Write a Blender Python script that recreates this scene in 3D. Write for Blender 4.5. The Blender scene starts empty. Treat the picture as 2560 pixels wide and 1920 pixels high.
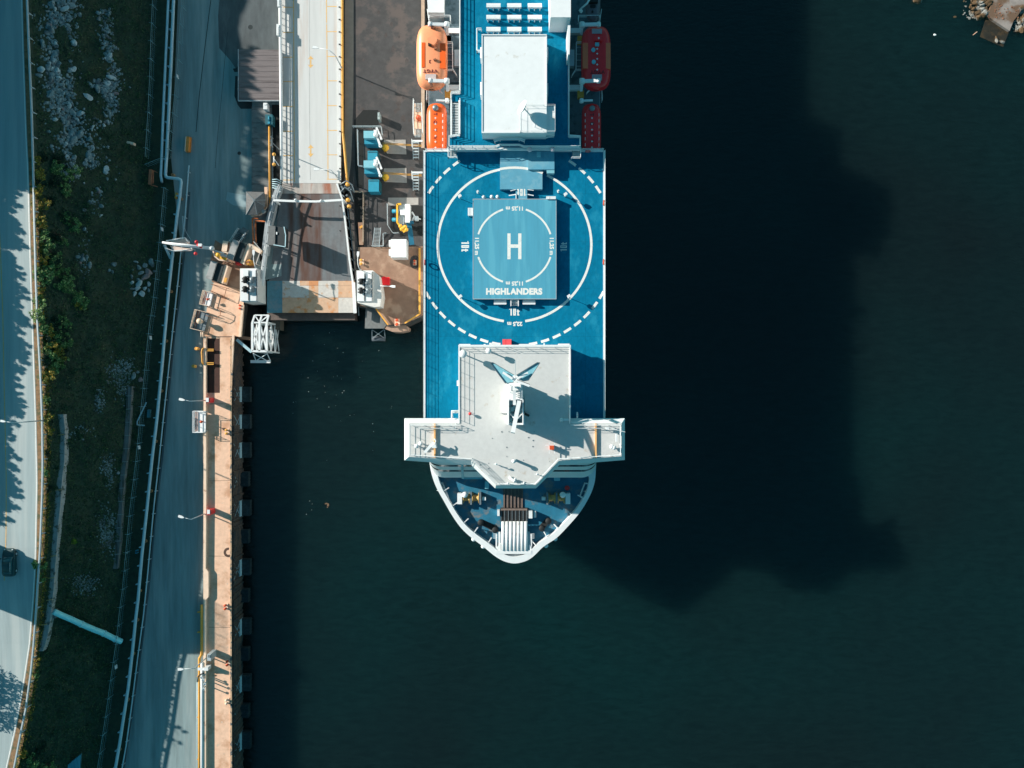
import bpy, bmesh, math, random
from mathutils import Vector, noise, Matrix
R = math.radians
scene = bpy.context.scene
COL = scene.collection
# ---------------------------------------------------------------- camera, world, sun, exposure
F = 1971.0      # focal length in photo pixels (photo 2560 wide)
H = 141.0       # camera height over the water, metres
cam = bpy.data.cameras.new("Camera"); cam.sensor_width = 36; cam.lens = F/2560*36
cam.clip_start = 1; cam.clip_end = 3000
camo = bpy.data.objects.new("Camera", cam); COL.objects.link(camo)
camo.location = (0, 0, H); camo.rotation_euler = (0, 0, 0); scene.camera = camo
SUN_EL, TAN = R(26.0), math.tan(R(26.0))
sdir = Vector((-0.923, 0.385, 0)).normalized()        # horizontal direction towards the sun
sv = Vector((sdir.x*math.cos(SUN_EL), sdir.y*math.cos(SUN_EL), math.sin(SUN_EL)))
sun = bpy.data.lights.new("Sun", 'SUN'); sun.energy = 4.8; sun.angle = R(0.5); sun.color = (1.0, 0.93, 0.84)
suno = bpy.data.objects.new("Sun", sun); COL.objects.link(suno)
suno.rotation_euler = sv.to_track_quat('Z', 'Y').to_euler()
w = bpy.data.worlds.new("World"); scene.world = w; w.use_nodes = True
nt = w.node_tree; nt.nodes.clear()
wo = nt.nodes.new('ShaderNodeOutputWorld'); bg = nt.nodes.new('ShaderNodeBackground'); bg.inputs[1].default_value = 0.070
sky = nt.nodes.new('ShaderNodeTexSky'); sky.sky_type = 'NISHITA'; sky.sun_disc = False
sky.sun_elevation = SUN_EL; sky.sun_rotation = math.atan2(sdir.x, sdir.y); sky.altitude = 0; sky.air_density = 1.0; sky.dust_density = 0.6; sky.ozone_density = 1.0
mx = nt.nodes.new('ShaderNodeMix'); mx.data_type = 'RGBA'; mx.blend_type = 'MULTIPLY'; mx.inputs[0].default_value = 1
mx.inputs[7].default_value = (0.36, 1.0, 0.94, 1)
nt.links.new(sky.outputs[0], mx.inputs[6]); nt.links.new(mx.outputs[2], bg.inputs[0]); nt.links.new(bg.outputs[0], wo.inputs[0])
scene.view_settings.view_transform = 'Standard'; scene.view_settings.look = 'None'
scene.view_settings.exposure = 0.64; scene.view_settings.gamma = 1
random.seed(7)
# ---------------------------------------------------------------- coordinates: photo pixel + height -> world
def P(px, py, z): s = (H-z)/F; return Vector(((px-1280)*s, (960-py)*s, z))
def M(px, z): return px*(H-z)/F                       # pixels to metres at height z
def lerp(a, b, t): return a+(b-a)*t
def curve(tab, y):                                     # piecewise linear x(y)
    if y <= tab[0][1]: a, b = tab[0], tab[1]
    elif y >= tab[-1][1]: a, b = tab[-2], tab[-1]
    else:
        for a, b in zip(tab, tab[1:]):
            if a[1] <= y <= b[1]: break
    return a[0]+(b[0]-a[0])*(y-a[1])/(b[1]-a[1])
# ---------------------------------------------------------------- mesh builder
class MB:
    def __init__(s): s.v = []; s.f = []; s.m = []; s.sm = []; s.cur = 0; s.smooth = False
    def face(s, idx): s.f.append(tuple(idx)); s.m.append(s.cur); s.sm.append(s.smooth)
    def add(s, vs, fs):
        b = len(s.v); s.v += [Vector(q) for q in vs]
        for f in fs: s.face([b+i for i in f])
        return s
    def quad(s, a, b, c, d): return s.add([a, b, c, d], [(0, 1, 2, 3)])
    def loop(s, top, z0):                              # world loop (top) extruded down to z0
        n = len(top); bot = [Vector((p.x, p.y, z0)) for p in top]
        tris = tess(top)
        s.add(list(top)+bot, [t for t in tris]+[tuple(n+i for i in reversed(t)) for t in tris]+[(i, n+i, n+(i+1) % n, (i+1) % n) for i in range(n)])
        return s
    def prism(s, pts, z1, z0): return s.loop([P(x, y, z1) for x, y in pts], z0)
    def sheet(s, pts, z):
        top = [P(x, y, z) for x, y in pts]; return s.add(top, tess(top))
    def box(s, x0, y0, x1, y1, z1, z0): return s.prism([(x0, y1), (x1, y1), (x1, y0), (x0, y0)], z1, z0)
    def wbox(s, c, sx, sy, z1, z0, rot=0):             # world box, centre c, full sizes, rotation
        cs, sn = math.cos(rot), math.sin(rot)
        pts = [Vector((c[0]+x*cs-y*sn, c[1]+x*sn+y*cs, z1)) for x, y in ((-sx/2, -sy/2), (sx/2, -sy/2), (sx/2, sy/2), (-sx/2, sy/2))]
        return s.loop(pts, z0)
    def rbox(s, cx, cy, wx, wy, z1, z0, rot=0):        # pixel box with rotation in degrees (counter-clockwise)
        c = P(cx, cy, z1); return s.wbox(c, M(wx, z1), M(wy, z1), z1, z0, R(rot))
    def beam(s, a, b, w, h):                           # rectangular bar between world points
        a, b = Vector(a), Vector(b); d = (b-a); L = d.length
        if L < 1e-5: return s
        d.normalize(); up = Vector((0, 0, 1)) if abs(d.z) < .95 else Vector((0, 1, 0))
        x = d.cross(up).normalized(); y = x.cross(d)
        q = [(-w/2, -h/2), (w/2, -h/2), (w/2, h/2), (-w/2, h/2)]
        vs = [a+x*i+y*j for i, j in q]+[b+x*i+y*j for i, j in q]
        return s.add(vs, [(0, 1, 2, 3), (7, 6, 5, 4)]+[(i, i+4, (i+1) % 4+4, (i+1) % 4) for i in range(4)])
    def tube(s, pts, r, n=8, cap=True):
        pts = [Vector(p) for p in pts]; rs = r if isinstance(r, (list, tuple)) else [r]*len(pts)
        b = len(s.v); ref = None; sm = s.smooth; s.smooth = n > 5
        for i, p in enumerate(pts):
            t = (pts[min(i+1, len(pts)-1)]-pts[max(i-1, 0)])
            t = t.normalized() if t.length > 1e-6 else Vector((0, 0, 1))
            if ref is None: ref = Vector((0, 0, 1)) if abs(t.z) < .9 else Vector((1, 0, 0))
            x = t.cross(ref)
            if x.length < 1e-3: x = t.cross(Vector((0, 1, 0)))
            x.normalize(); y = x.cross(t)
            for k in range(n):
                a = 2*math.pi*k/n; s.v.append(p+(x*math.cos(a)+y*math.sin(a))*rs[i])
        for i in range(len(pts)-1):
            for k in range(n):
                k2 = (k+1) % n; s.face((b+i*n+k, b+i*n+k2, b+(i+1)*n+k2, b+(i+1)*n+k))
        s.smooth = False
        if cap:
            s.face([b+k for k in reversed(range(n))]); s.face([b+(len(pts)-1)*n+k for k in range(n)])
        s.smooth = sm; return s
    def cyl(s, c, r, z1, z0, n=16, r0=None):
        return s.tube([(c[0], c[1], z0), (c[0], c[1], z1)], [r if r0 is None else r0, r], n)
    def ball(s, c, r, rz=None, n=12, m=7):
        rz = rz or r; b = len(s.v); sm = s.smooth; s.smooth = True
        for j in range(m+1):
            th = math.pi*j/m
            for i in range(n):
                a = 2*math.pi*i/n; s.v.append(Vector((c[0]+r*math.sin(th)*math.cos(a), c[1]+r*math.sin(th)*math.sin(a), c[2]+rz*math.cos(th))))
        for j in range(m):
            for i in range(n):
                i2 = (i+1) % n; s.face((b+j*n+i, b+(j+1)*n+i, b+(j+1)*n+i2, b+j*n+i2))
        s.smooth = sm; return s
    def arc(s, cx, cy, r, w, z, a0, a1, n=48):         # painted arc in pixels, degrees, world-up = 90
        b = len(s.v)
        for i in range(n+1):
            a = R(lerp(a0, a1, i/n))
            for rr in (r-w/2, r+w/2): s.v.append(P(cx+rr*math.cos(a), cy-rr*math.sin(a), z))
        for i in range(n): s.face((b+2*i, b+2*i+1, b+2*i+3, b+2*i+2))
        return s
    def line(s, pts, w, z, h=None):                     # painted line / strip, pixel polyline with pixel width
        W = [P(x, y, z if not callable(z) else z(x, y)) for x, y in pts]; wd = w*(H-W[0].z)/F/2; L = []; Rr = []
        for i, p in enumerate(W):
            t = W[min(i+1, len(W)-1)]-W[max(i-1, 0)]; t.z = 0; t.normalize(); nn = Vector((-t.y, t.x, 0))
            L.append(p+nn*wd); Rr.append(p-nn*wd)
        for i in range(len(W)-1):
            if h: 
                s.add([L[i], Rr[i], Rr[i+1], L[i+1]]+[q-Vector((0, 0, h)) for q in (L[i], Rr[i], Rr[i+1], L[i+1])], [(0, 1, 2, 3), (0, 4, 5, 1), (2, 6, 7, 3)]+([(1, 5, 6, 2), (3, 7, 4, 0)]))
            else: s.quad(L[i], Rr[i], Rr[i+1], L[i+1])
        return s
    def railing(s, path, z, h=1.05, rails=3, step=1.5, r=0.03, post=None):
        W = [P(x, y, z if not callable(z) else z(x, y)) for x, y in path]
        return s.wrail(W, h, rails, step, r, post)
    def wrail(s, W, h=1.05, rails=3, step=1.5, r=0.03, post=None):
        for a, b in zip(W, W[1:]):
            for k in range(rails):
                o = Vector((0, 0, h*(k+1)/rails)); s.tube([a+o, b+o], r, 5, False)
            n = max(1, int(round((b-a).length/step)))
            for i in range(n+1):
                q = a.lerp(b, i/n); s.tube([q, q+Vector((0, 0, h))], post or r, 5, False)
        return s
    def islands(s, gap=.12):                            # separate pieces, grouped where they touch
        pa = list(range(len(s.v)))
        def fd(i):
            while pa[i] != i: pa[i] = pa[pa[i]]; i = pa[i]
            return i
        for f in s.f:
            for k in f[1:]: pa[fd(k)] = fd(f[0])
        g = {}
        for fi, f in enumerate(s.f): g.setdefault(fd(f[0]), []).append(fi)
        L = []
        for fs in g.values():
            vs = {i for fi in fs for i in s.f[fi]}
            L.append([[min(s.v[i][k] for i in vs)-gap for k in range(3)], [max(s.v[i][k] for i in vs)+gap for k in range(3)], fs])
        ch = True
        while ch:
            ch = False; out = []
            for a in L:
                for b in out:
                    if all(a[0][k] <= b[1][k] and b[0][k] <= a[1][k] for k in range(3)):
                        b[0] = [min(a[0][k], b[0][k]) for k in range(3)]; b[1] = [max(a[1][k], b[1][k]) for k in range(3)]; b[2] = b[2]+a[2]; ch = True; break
                else: out.append(a)
            L = out
        res = []
        for a in L:
            m = MB(); mp = {}
            for fi in sorted(a[2]):
                for i in s.f[fi]:
                    if i not in mp: mp[i] = len(m.v); m.v.append(s.v[i])
                m.f.append(tuple(mp[i] for i in s.f[fi])); m.m.append(s.m[fi]); m.sm.append(s.sm[fi])
            res.append(m)
        return res
    def build(s, name, mat, parent=None, **tags):
        if parent is not None and name in SPLIT:
            r = [m._build(name, mat, parent, **tags) for m in s.islands()]; return r[0]
        return s._build(name, mat, parent, **tags)
    def _build(s, name, mat, parent=None, **tags):
        root = wl[parent] if parent is not None else None
        if root is None:
            xs = [p.x for p in s.v]; ys = [p.y for p in s.v]; root = Vector(((min(xs)+max(xs))/2, (min(ys)+max(ys))/2, min(p.z for p in s.v)))
        me = bpy.data.meshes.new(name); me.from_pydata([p-root for p in s.v], [], s.f)
        for m_ in (mat if isinstance(mat, (list, tuple)) else [mat]): me.materials.append(m_)
        me.polygons.foreach_set('material_index', s.m); me.polygons.foreach_set('use_smooth', s.sm)
        me.validate(); me.update()
        bm = bmesh.new(); bm.from_mesh(me); bmesh.ops.recalc_face_normals(bm, faces=bm.faces); bm.to_mesh(me); bm.free()
        o = bpy.data.objects.new(name, me); COL.objects.link(o)
        if parent is None: o.location = root
        else: o.parent = parent
        wl[o] = root
        for k, v_ in tags.items(): o[k] = v_
        return o
wl = {}
SPLIT = {'deck_railing', 'deck_edge', 'davit_arm', 'wall_fittings', 'mast_base', 'fairlead', 'side_vent', 'pulley', 'cap', 'rail_light', 'davit_base', 'davit_winch', 'bulwark_bracket', 'expansion_coaming', 'steps', 'tread', 'rung', 'deck_locker', 'ramp_machinery', 'side_ladder', 'roof_drain', 'stud', 'step', 'stringer', 'hatch_window', 'grating', 'mast_fittings', 'joint', 'pump', 'warning_light', 'grey_hatch', 'boat_deck_railing', 'stair_railing', 'inner_railing', 'pipe_collar', 'sheave', 'walkway_rail', 'gear_housing', 'edge_stripe', 'winch_cover', 'roof_slot', 'ramp_rail', 'fittings', 'orange_panel', 'edge_trim', 'upper_railing', 'casing_fin', 'curved_rail', 'lamp', 'antenna_rack', 'bow_handrail', 'motor', 'crane_hook'}
def tess(pts):
    from mathutils.geometry import tessellate_polygon
    if len(pts) <= 4:
        return [tuple(range(len(pts)))]
    return [tuple(t) for t in tessellate_polygon([[Vector((p.x, p.y, 0)) for p in pts]])]
def thing(name, label, cat, loc, group=None, kind=None):
    o = bpy.data.objects.new(name, None); COL.objects.link(o); o.location = loc; o.empty_display_size = .2
    wl[o] = Vector(loc); o['label'] = label; o['category'] = cat
    if group: o['group'] = group
    if kind: o['kind'] = kind
    return o
def dup(root, loc, rz=0, label=None, group=None):
    r = root.copy(); COL.objects.link(r); r.location = loc; r.rotation_euler = (0, 0, rz); wl[r] = Vector(loc)
    if label: r['label'] = label
    if group: r['group'] = group
    for ch in list(root.children):
        c = ch.copy(); COL.objects.link(c); c.parent = r
        for g in ch.children:
            d = g.copy(); COL.objects.link(d); d.parent = c
    return r
def text_mb(mb, s, c, height, rot=0, bold=0.0, sx=1.0, spacing=1.0):  # lettering lying flat, centred on world point c
    cu = bpy.data.curves.new('t', 'FONT'); cu.body = s; cu.size = 1; cu.offset = bold; cu.resolution_u = 4; cu.space_character = spacing
    o = bpy.data.objects.new('t', cu); COL.objects.link(o)
    dg = bpy.context.evaluated_depsgraph_get(); me = o.evaluated_get(dg).to_mesh()
    vs = [v.co.copy() for v in me.vertices]; fs = [tuple(p.vertices) for p in me.polygons]
    o.evaluated_get(dg).to_mesh_clear(); bpy.data.objects.remove(o)
    x0, x1 = min(v.x for v in vs), max(v.x for v in vs); y0, y1 = min(v.y for v in vs), max(v.y for v in vs)
    k = height/(y1-y0); cs, sn = math.cos(R(rot)), math.sin(R(rot)); out = []
    for v in vs:
        x = (v.x-(x0+x1)/2)*k*sx; y = (v.y-(y0+y1)/2)*k
        out.append(Vector((c[0]+x*cs-y*sn, c[1]+x*sn+y*cs, c[2])))
    mb.add(out, fs)
# ---------------------------------------------------------------- materials
def mat(name, col, rough=.7, var=.12, scale=1.0, col2=None, s2=.25, t2=(.5, .62), metal=0, bump=0.0, stretch=(1, 1, 1), detail=6, island=0, spec=.5, grid=None):
    m = bpy.data.materials.new(name); m.use_nodes = True; n = m.node_tree.nodes; l = m.node_tree.links
    b = n['Principled BSDF']; b.inputs['Roughness'].default_value = rough; b.inputs['Metallic'].default_value = metal
    b.inputs['Specular IOR Level'].default_value = spec
    g = n.new('ShaderNodeNewGeometry'); mp = n.new('ShaderNodeMapping'); mp.inputs['Scale'].default_value = stretch
    l.new(g.outputs['Position'], mp.inputs[0])
    nz = n.new('ShaderNodeTexNoise'); nz.inputs['Scale'].default_value = scale; nz.inputs['Detail'].default_value = detail; nz.inputs['Roughness'].default_value = .65
    l.new(mp.outputs[0], nz.inputs[0])
    cr = n.new('ShaderNodeMapRange'); cr.inputs[1].default_value = .25; cr.inputs[2].default_value = .75
    cr.inputs[3].default_value = 1-var; cr.inputs[4].default_value = 1+var; l.new(nz.outputs[0], cr.inputs[0])
    base = n.new('ShaderNodeMix'); base.data_type = 'RGBA'; base.blend_type = 'MULTIPLY'; base.inputs[0].default_value = 1
    base.inputs[6].default_value = (*col, 1); l.new(cr.outputs[0], base.inputs[7]); out = base.outputs[2]
    if island:
        ir = n.new('ShaderNodeMapRange'); ir.inputs[3].default_value = 1-island; ir.inputs[4].default_value = 1+island
        l.new(g.outputs['Random Per Island'], ir.inputs[0])
        m3 = n.new('ShaderNodeMix'); m3.data_type = 'RGBA'; m3.blend_type = 'MULTIPLY'; m3.inputs[0].default_value = 1
        l.new(out, m3.inputs[6]); l.new(ir.outputs[0], m3.inputs[7]); out = m3.outputs[2]
    if col2:
        n2 = n.new('ShaderNodeTexNoise'); n2.inputs['Scale'].default_value = s2; n2.inputs['Detail'].default_value = 8; n2.inputs['Roughness'].default_value = .6
        l.new(mp.outputs[0], n2.inputs[0])
        r2 = n.new('ShaderNodeMapRange'); r2.interpolation_type = 'SMOOTHSTEP'; r2.inputs[1].default_value = t2[0]; r2.inputs[2].default_value = t2[1]
        l.new(n2.outputs[0], r2.inputs[0])
        m2 = n.new('ShaderNodeMix'); m2.data_type = 'RGBA'; l.new(r2.outputs[0], m2.inputs[0]); l.new(out, m2.inputs[6]); m2.inputs[7].default_value = (*col2, 1); out = m2.outputs[2]
    if grid:                                            # plate seams: (size x, size y, darkness)
        bk = n.new('ShaderNodeTexBrick'); bk.offset = 0; bk.inputs['Scale'].default_value = 1; bk.inputs['Mortar Size'].default_value = grid[3] if len(grid) > 3 else .03
        bk.inputs['Brick Width'].default_value = grid[0]; bk.inputs['Row Height'].default_value = grid[1]
        bk.inputs['Color1'].default_value = (1, 1, 1, 1); k = grid[4] if len(grid) > 4 else .93
        bk.inputs['Color2'].default_value = (k, k, k, 1); d = grid[2]; bk.inputs['Mortar'].default_value = (d, d, d, 1)
        l.new(g.outputs['Position'], bk.inputs[0])
        m4 = n.new('ShaderNodeMix'); m4.data_type = 'RGBA'; m4.blend_type = 'MULTIPLY'; m4.inputs[0].default_value = 1
        l.new(out, m4.inputs[6]); l.new(bk.outputs[0], m4.inputs[7]); out = m4.outputs[2]
    l.new(out, b.inputs['Base Color'])
    if bump:
        bp = n.new('ShaderNodeBump'); bp.inputs['Strength'].default_value = 1; bp.inputs['Distance'].default_value = bump
        l.new(nz.outputs[0], bp.inputs['Height']); l.new(bp.outputs[0], b.inputs['Normal'])
    return m
def leafmat(name, cols, trans=0.0):
    m = bpy.data.materials.new(name); m.use_nodes = True; n = m.node_tree.nodes; l = m.node_tree.links
    b = n['Principled BSDF']; b.inputs['Roughness'].default_value = .6; b.inputs['Specular IOR Level'].default_value = .25
    g = n.new('ShaderNodeNewGeometry'); r = n.new('ShaderNodeValToRGB'); r.color_ramp.interpolation = 'CONSTANT'
    while len(r.color_ramp.elements) < len(cols): r.color_ramp.elements.new(.5)
    for i, c in enumerate(cols): r.color_ramp.elements[i].position = i/len(cols); r.color_ramp.elements[i].color = (*c, 1)
    l.new(g.outputs['Random Per Island'], r.inputs[0]); l.new(r.outputs[0], b.inputs['Base Color'])
    return m
W_ = mat('white_paint', (.74, .76, .76), .45, .05, 1.2, (.55, .42, .32), .9, (.70, .80))
W2 = mat('white_roof', (.78, .79, .79), .5, .05, .8, (.60, .57, .52), .7, (.60, .76))
BLUE = mat('deck_blue', (.001, .170, .300), .9, .20, 2.2, (.012, .235, .375), .5, (.50, .68), grid=(5.4, 7, .80, .03, .95), spec=.08, detail=12, stretch=(1, .6, 1))
BLUE2 = mat('platform_blue', (.075, .325, .450), .5, .10, 1.5, (.10, .38, .50), .5, (.5, .6), stretch=(1, .08, 1))
BLUE3 = mat('roof_blue', (.11, .34, .46), .5, .1, 1.0, (.16, .38, .48), .6, (.48, .6))
DKB = mat('boat_deck_grey', (.10, .15, .18), .6, .15, 1.0, (.05, .09, .11), .8)
GREY = mat('bridge_roof_grey', (.585, .58, .565), .6, .07, 1.6, (.47, .40, .33), .6, (.60, .74), detail=9, grid=(9, 8, .95, .015, .98))
MARK = mat('marking_paint', (.78, .77, .72), .6, .1, 3, (.40, .50, .52), 1.6, (.60, .72))
GLASS = mat('bridge_glass', (.006, .012, .016), .12, .1, 1)
BGL = mat('mast_panel_blue', (.14, .42, .52), .3, .3, 3, (.02, .09, .14), 2.0, (.45, .6))
ORANGE = mat('lifeboat_orange', (.86, .13, .02), .3, .06, 1.5)
PEACH = mat('sunfaded_orange', (.95, .35, .17), .4, .05, 1.5)
RED = mat('lifeboat_red', (.95, .022, .028), .3, .08, 1.5)
ROR = mat('orange_panel', (.98, .17, .07), .6, .05, 1)
MAROON = mat('rescue_boat_maroon', (.16, .05, .06), .5, .2, 2)
STEEL = mat('dull_steel', (.20, .24, .26), .4, .15, 2, metal=.3)
GALV = mat('galvanised_steel', (.50, .56, .58), .4, .1, 2, metal=.2)
TEALST = mat('pale_steel', (.42, .60, .66), .45, .1, 2)
REDP = mat('red_paint', (.62, .03, .035), .5, .08, 2)
SIGNR = mat('orange_red_paint', (.62, .08, .02), .5, .2, 3)
YEL = mat('yellow_paint', (.75, .36, .06), .5, .15, 2, (.45, .16, .05), 2.0, (.58, .7))
YLINE = mat('yellow_road_paint', (.70, .42, .14), .7, .15, 4, (.5, .45, .38), 3, (.56, .66))
RUSTY = mat('rusty_steel', (.30, .12, .06), .8, .3, 1.5, (.12, .05, .03), 1.0)
BLACK = mat('black_rubber', (.012, .014, .015), .7, .2, 2)
DARK = mat('painted_dark', (.010, .012, .012), .9, .2, 2)  # near-black that paints the darkness of pits and gaps on flat sheets
DGREEN = mat('dark_green_paint', (.012, .05, .055), .4, .1, 2)
UNIT = mat('unit_teal', (.02, .26, .38), .5, .12, 2)
UNITL = mat('unit_pale_teal', (.20, .48, .56), .5, .08, 2)
CONC = mat('concrete', (.36, .36, .35), .85, .14, .9, (.22, .23, .23), .5, (.5, .68), detail=10)
CONCD = mat('old_concrete', (.17, .18, .18), .85, .25, 1.5, (.09, .10, .10), .8, (.5, .65), stretch=(.6, 2.5, 1), detail=10)
TAN = mat('quay_concrete', (.76, .49, .34), .85, .14, 1.6, (.54, .30, .18), .35, (.48, .68), detail=10, bump=.01)
TANL = mat('pale_tan_concrete', (.80, .60, .45), .8, .1, 1.5, (.52, .33, .22), .8, (.55, .7), detail=9)
BROWN = mat('brown_yard', (.26, .155, .105), .9, .18, .8, (.38, .25, .175), .35, (.48, .66), detail=12, bump=.02)
ROAD = mat('upper_asphalt', (.33, .40, .405), .9, .16, 1.0, (.42, .47, .46), .35, (.45, .68), stretch=(1.6, .07, 1), detail=12)
QROAD = mat('quay_asphalt', (.20, .27, .275), .9, .30, .9, (.31, .355, .35), .30, (.46, .66), stretch=(1.4, .11, 1), detail=14)
YARD = mat('yard_asphalt', (.056, .054, .055), .9, .3, .6, (.095, .076, .070), .3, (.50, .64), detail=12)
ARAMP = mat('approach_concrete', (.56, .565, .555), .8, .08, .7, (.52, .46, .42), .3, (.56, .7), stretch=(1.5, .12, 1), detail=9)
SHEDR = mat('shed_roof', (.17, .145, .145), .8, .12, 2.0, (.12, .10, .10), 1.2, (.52, .64), stretch=(.15, 1.6, 1), detail=8)
VERGE = mat('dry_verge', (.24, .145, .075), .95, .4, 2.2, (.10, .10, .05), .9, (.5, .62), detail=10)
SOIL = mat('slope_soil', (.022, .046, .028), .95, .5, 1.2, (.040, .055, .030), .35, (.5, .65), detail=12, bump=.05)
ROCK = mat('rubble_rock', (.19, .26, .27), .9, .45, 2.4, (.12, .15, .155), .5, (.55, .6), bump=.04, detail=8)
SROCK = mat('shore_rock', (.25, .25, .23), .9, .45, 3.0, (.11, .065, .03), .6, (.45, .55), bump=.04)
WOOD = mat('quay_timber', (.12, .085, .065), .9, .5, 1.2, (.04, .05, .055), 1.1, (.45, .6), stretch=(1, .5, 1.5), detail=10)
RUBTEAL = mat('fender_rubber', (.010, .028, .034), .7, .5, 2.5, (.028, .055, .062), 1.5)
def struct(o): o['kind'] = 'structure'; return o
def S(mb, name, m): return struct(mb.build(name, m))
# ================================================================ SETTING
# water
def water_mat():
    m = bpy.data.materials.new('sea_water'); m.use_nodes = True; n = m.node_tree.nodes; l = m.node_tree.links
    b = n['Principled BSDF']; b.inputs['Roughness'].default_value = .12; b.inputs['IOR'].default_value = 1.45
    g = n.new('ShaderNodeNewGeometry')
    nz = n.new('ShaderNodeTexNoise'); nz.inputs['Scale'].default_value = .012; nz.inputs['Detail'].default_value = 3; l.new(g.outputs['Position'], nz.inputs[0])
    cr = n.new('ShaderNodeValToRGB'); cr.color_ramp.elements[0].position = .35; cr.color_ramp.elements[0].color = (.0050, .0088, .0088, 1)
    cr.color_ramp.elements[1].position = .7; cr.color_ramp.elements[1].color = (.0030, .0185, .0180, 1)
    l.new(nz.outputs[0], cr.inputs[0])
    rp = n.new('ShaderNodeTexNoise'); rp.inputs['Scale'].default_value = 1.1; rp.inputs['Detail'].default_value = 7; rp.inputs['Distortion'].default_value = .6
    mq = n.new('ShaderNodeMapping'); mq.inputs['Scale'].default_value = (.35, 1.2, 1); mq.inputs['Rotation'].default_value = (0, 0, .35); l.new(g.outputs['Position'], mq.inputs[0]); l.new(mq.outputs[0], rp.inputs[0])
    rr = n.new('ShaderNodeMapRange'); rr.inputs[1].default_value = .3; rr.inputs[2].default_value = .7; rr.inputs[3].default_value = .80; rr.inputs[4].default_value = 1.22; l.new(rp.outputs[0], rr.inputs[0])  # ripple lights and darks painted into the water colour
    mm = n.new('ShaderNodeMix'); mm.data_type = 'RGBA'; mm.blend_type = 'MULTIPLY'; mm.inputs[0].default_value = 1; l.new(cr.outputs[0], mm.inputs[6]); l.new(rr.outputs[0], mm.inputs[7]); l.new(mm.outputs[2], b.inputs['Base Color'])
    n1 = n.new('ShaderNodeTexNoise'); n1.inputs['Scale'].default_value = 1.6; n1.inputs['Detail'].default_value = 4; n1.inputs['Distortion'].default_value = .4
    mp = n.new('ShaderNodeMapping'); mp.inputs['Scale'].default_value = (.6, 1.3, 1); l.new(g.outputs['Position'], mp.inputs[0]); l.new(mp.outputs[0], n1.inputs[0])
    bp = n.new('ShaderNodeBump'); bp.inputs['Strength'].default_value = .5; bp.inputs['Distance'].default_value = .25
    b.inputs['Subsurface Weight'].default_value = 1.0; b.inputs['Subsurface Radius'].default_value = (1, 1, 1); b.inputs['Subsurface Scale'].default_value = 13.0; b.subsurface_method = 'BURLEY'
    l.new(n1.outputs[0], bp.inputs['Height']); l.new(bp.outputs[0], b.inputs['Normal'])
    return m
mb = MB(); mb.add([(-60, -900, 0), (1200, -900, 0), (1200, 900, 0), (-60, 900, 0)], [(0, 1, 2, 3)]); S(mb, 'water', water_mat())
ZQ, ZR = 5.0, 15.9
def zr(y):                                             # the upper road drops towards the lower bend
    t = min(1, max(0, (y-1330)/330)); return ZR-1.5*t*t*(3-2*t)
GUARD = [(62, -150), (66, 0), (72, 150), (77, 260), (81, 400), (84, 530), (88, 690), (92, 800), (100, 940), (104, 1050), (105.5, 1160), (104, 1240), (98.5, 1380), (91.6, 1480), (89.5, 1520), (82, 1620), (76, 1680), (62, 1780), (53, 1820), (35, 1915), (5, 2050)]
EDGE = [(48, -150), (54, 0), (57, 120), (65, 350), (69, 420), (75, 650), (80, 800), (84, 920), (88, 1040), (91.5, 1200), (90.5, 1260), (88, 1400), (82.5, 1500), (73, 1610), (58, 1710), (40, 1810), (20, 1900), (-15, 2050)]
FENCE = [(399, -150), (395, 0), (391, 90), (387, 210), (383, 290), (376, 400), (372, 470), (422, 476), (413.5, 580), (407, 650), (395, 760), (387, 810), (378.6, 890), (368, 1000), (362, 1060), (353, 1150), (347, 1200), (337, 1280), (327.6, 1385), (319.6, 1470), (314, 1510), (304, 1600), (291, 1690), (278.5, 1780), (264.5, 1870), (257, 1920), (236, 2050)]
FSM = [(399, -150), (395, 0), (383, 290), (378, 400), (395, 560), (407, 650), (395, 760), (378.6, 890), (362, 1060), (347, 1200), (327.6, 1385), (304, 1600), (278.5, 1780), (257, 1920), (236, 2050)]
def slope_t(px, py): a = curve(GUARD, py)+10; b = curve(FSM, py)-4; return min(1, max(0, (px-a)/(b-a)))
def slope_z(px, py):
    t = slope_t(px, py); q = P(px, py, 10)
    n1 = noise.noise(Vector((q.x*.25, q.y*.25, 0)))*.6+noise.noise(Vector((q.x*.9, q.y*.9, 3)))*.25
    tt = t**.92; return zr(py)-.15-(zr(py)-.2-ZQ)*tt+n1*math.sin(math.pi*t)
# upper road, verge
rows = list(range(-150, 2051, 40))
def strip_mesh(mb, fx0, fx1, z, nx=1):
    for a, b in zip(rows, rows[1:]):
        for k in range(nx):
            q = []
            for yy, kk in ((a, k), (a, k+1), (b, k+1), (b, k)):
                x = lerp(fx0(yy), fx1(yy), kk/nx); zz = z(x, yy) if callable(z) else z; q.append(P(x, yy, zz))
            mb.quad(q[3], q[2], q[1], q[0])
mb = MB(); strip_mesh(mb, lambda y: -130, lambda y: curve(EDGE, y)+3, lambda x, y: zr(y)); S(mb, 'upper_road', ROAD)
mb = MB(); strip_mesh(mb, lambda y: curve(EDGE, y)+2.9, lambda y: curve(GUARD, y)+12, lambda x, y: zr(y)+.03); S(mb, 'verge_ground', VERGE)
mb = MB(); mb.line([(curve(EDGE, y), y) for y in rows], 2.4, lambda x, y: zr(y)+.008); S(mb, 'road_edge_line', MARK)
CL = [(-4, 520), (0, 600), (2.5, 660), (7, 790), (11, 1000), (13, 1080), (15.6, 1200), (15, 1340), (10.5, 1452)]
mb = MB(); mb.line([(curve(CL, y), y) for y in list(range(520, 1452, 30))+[1452]], 2.2, lambda x, y: zr(y)+.008); S(mb, 'road_centre_line', YLINE)
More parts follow.
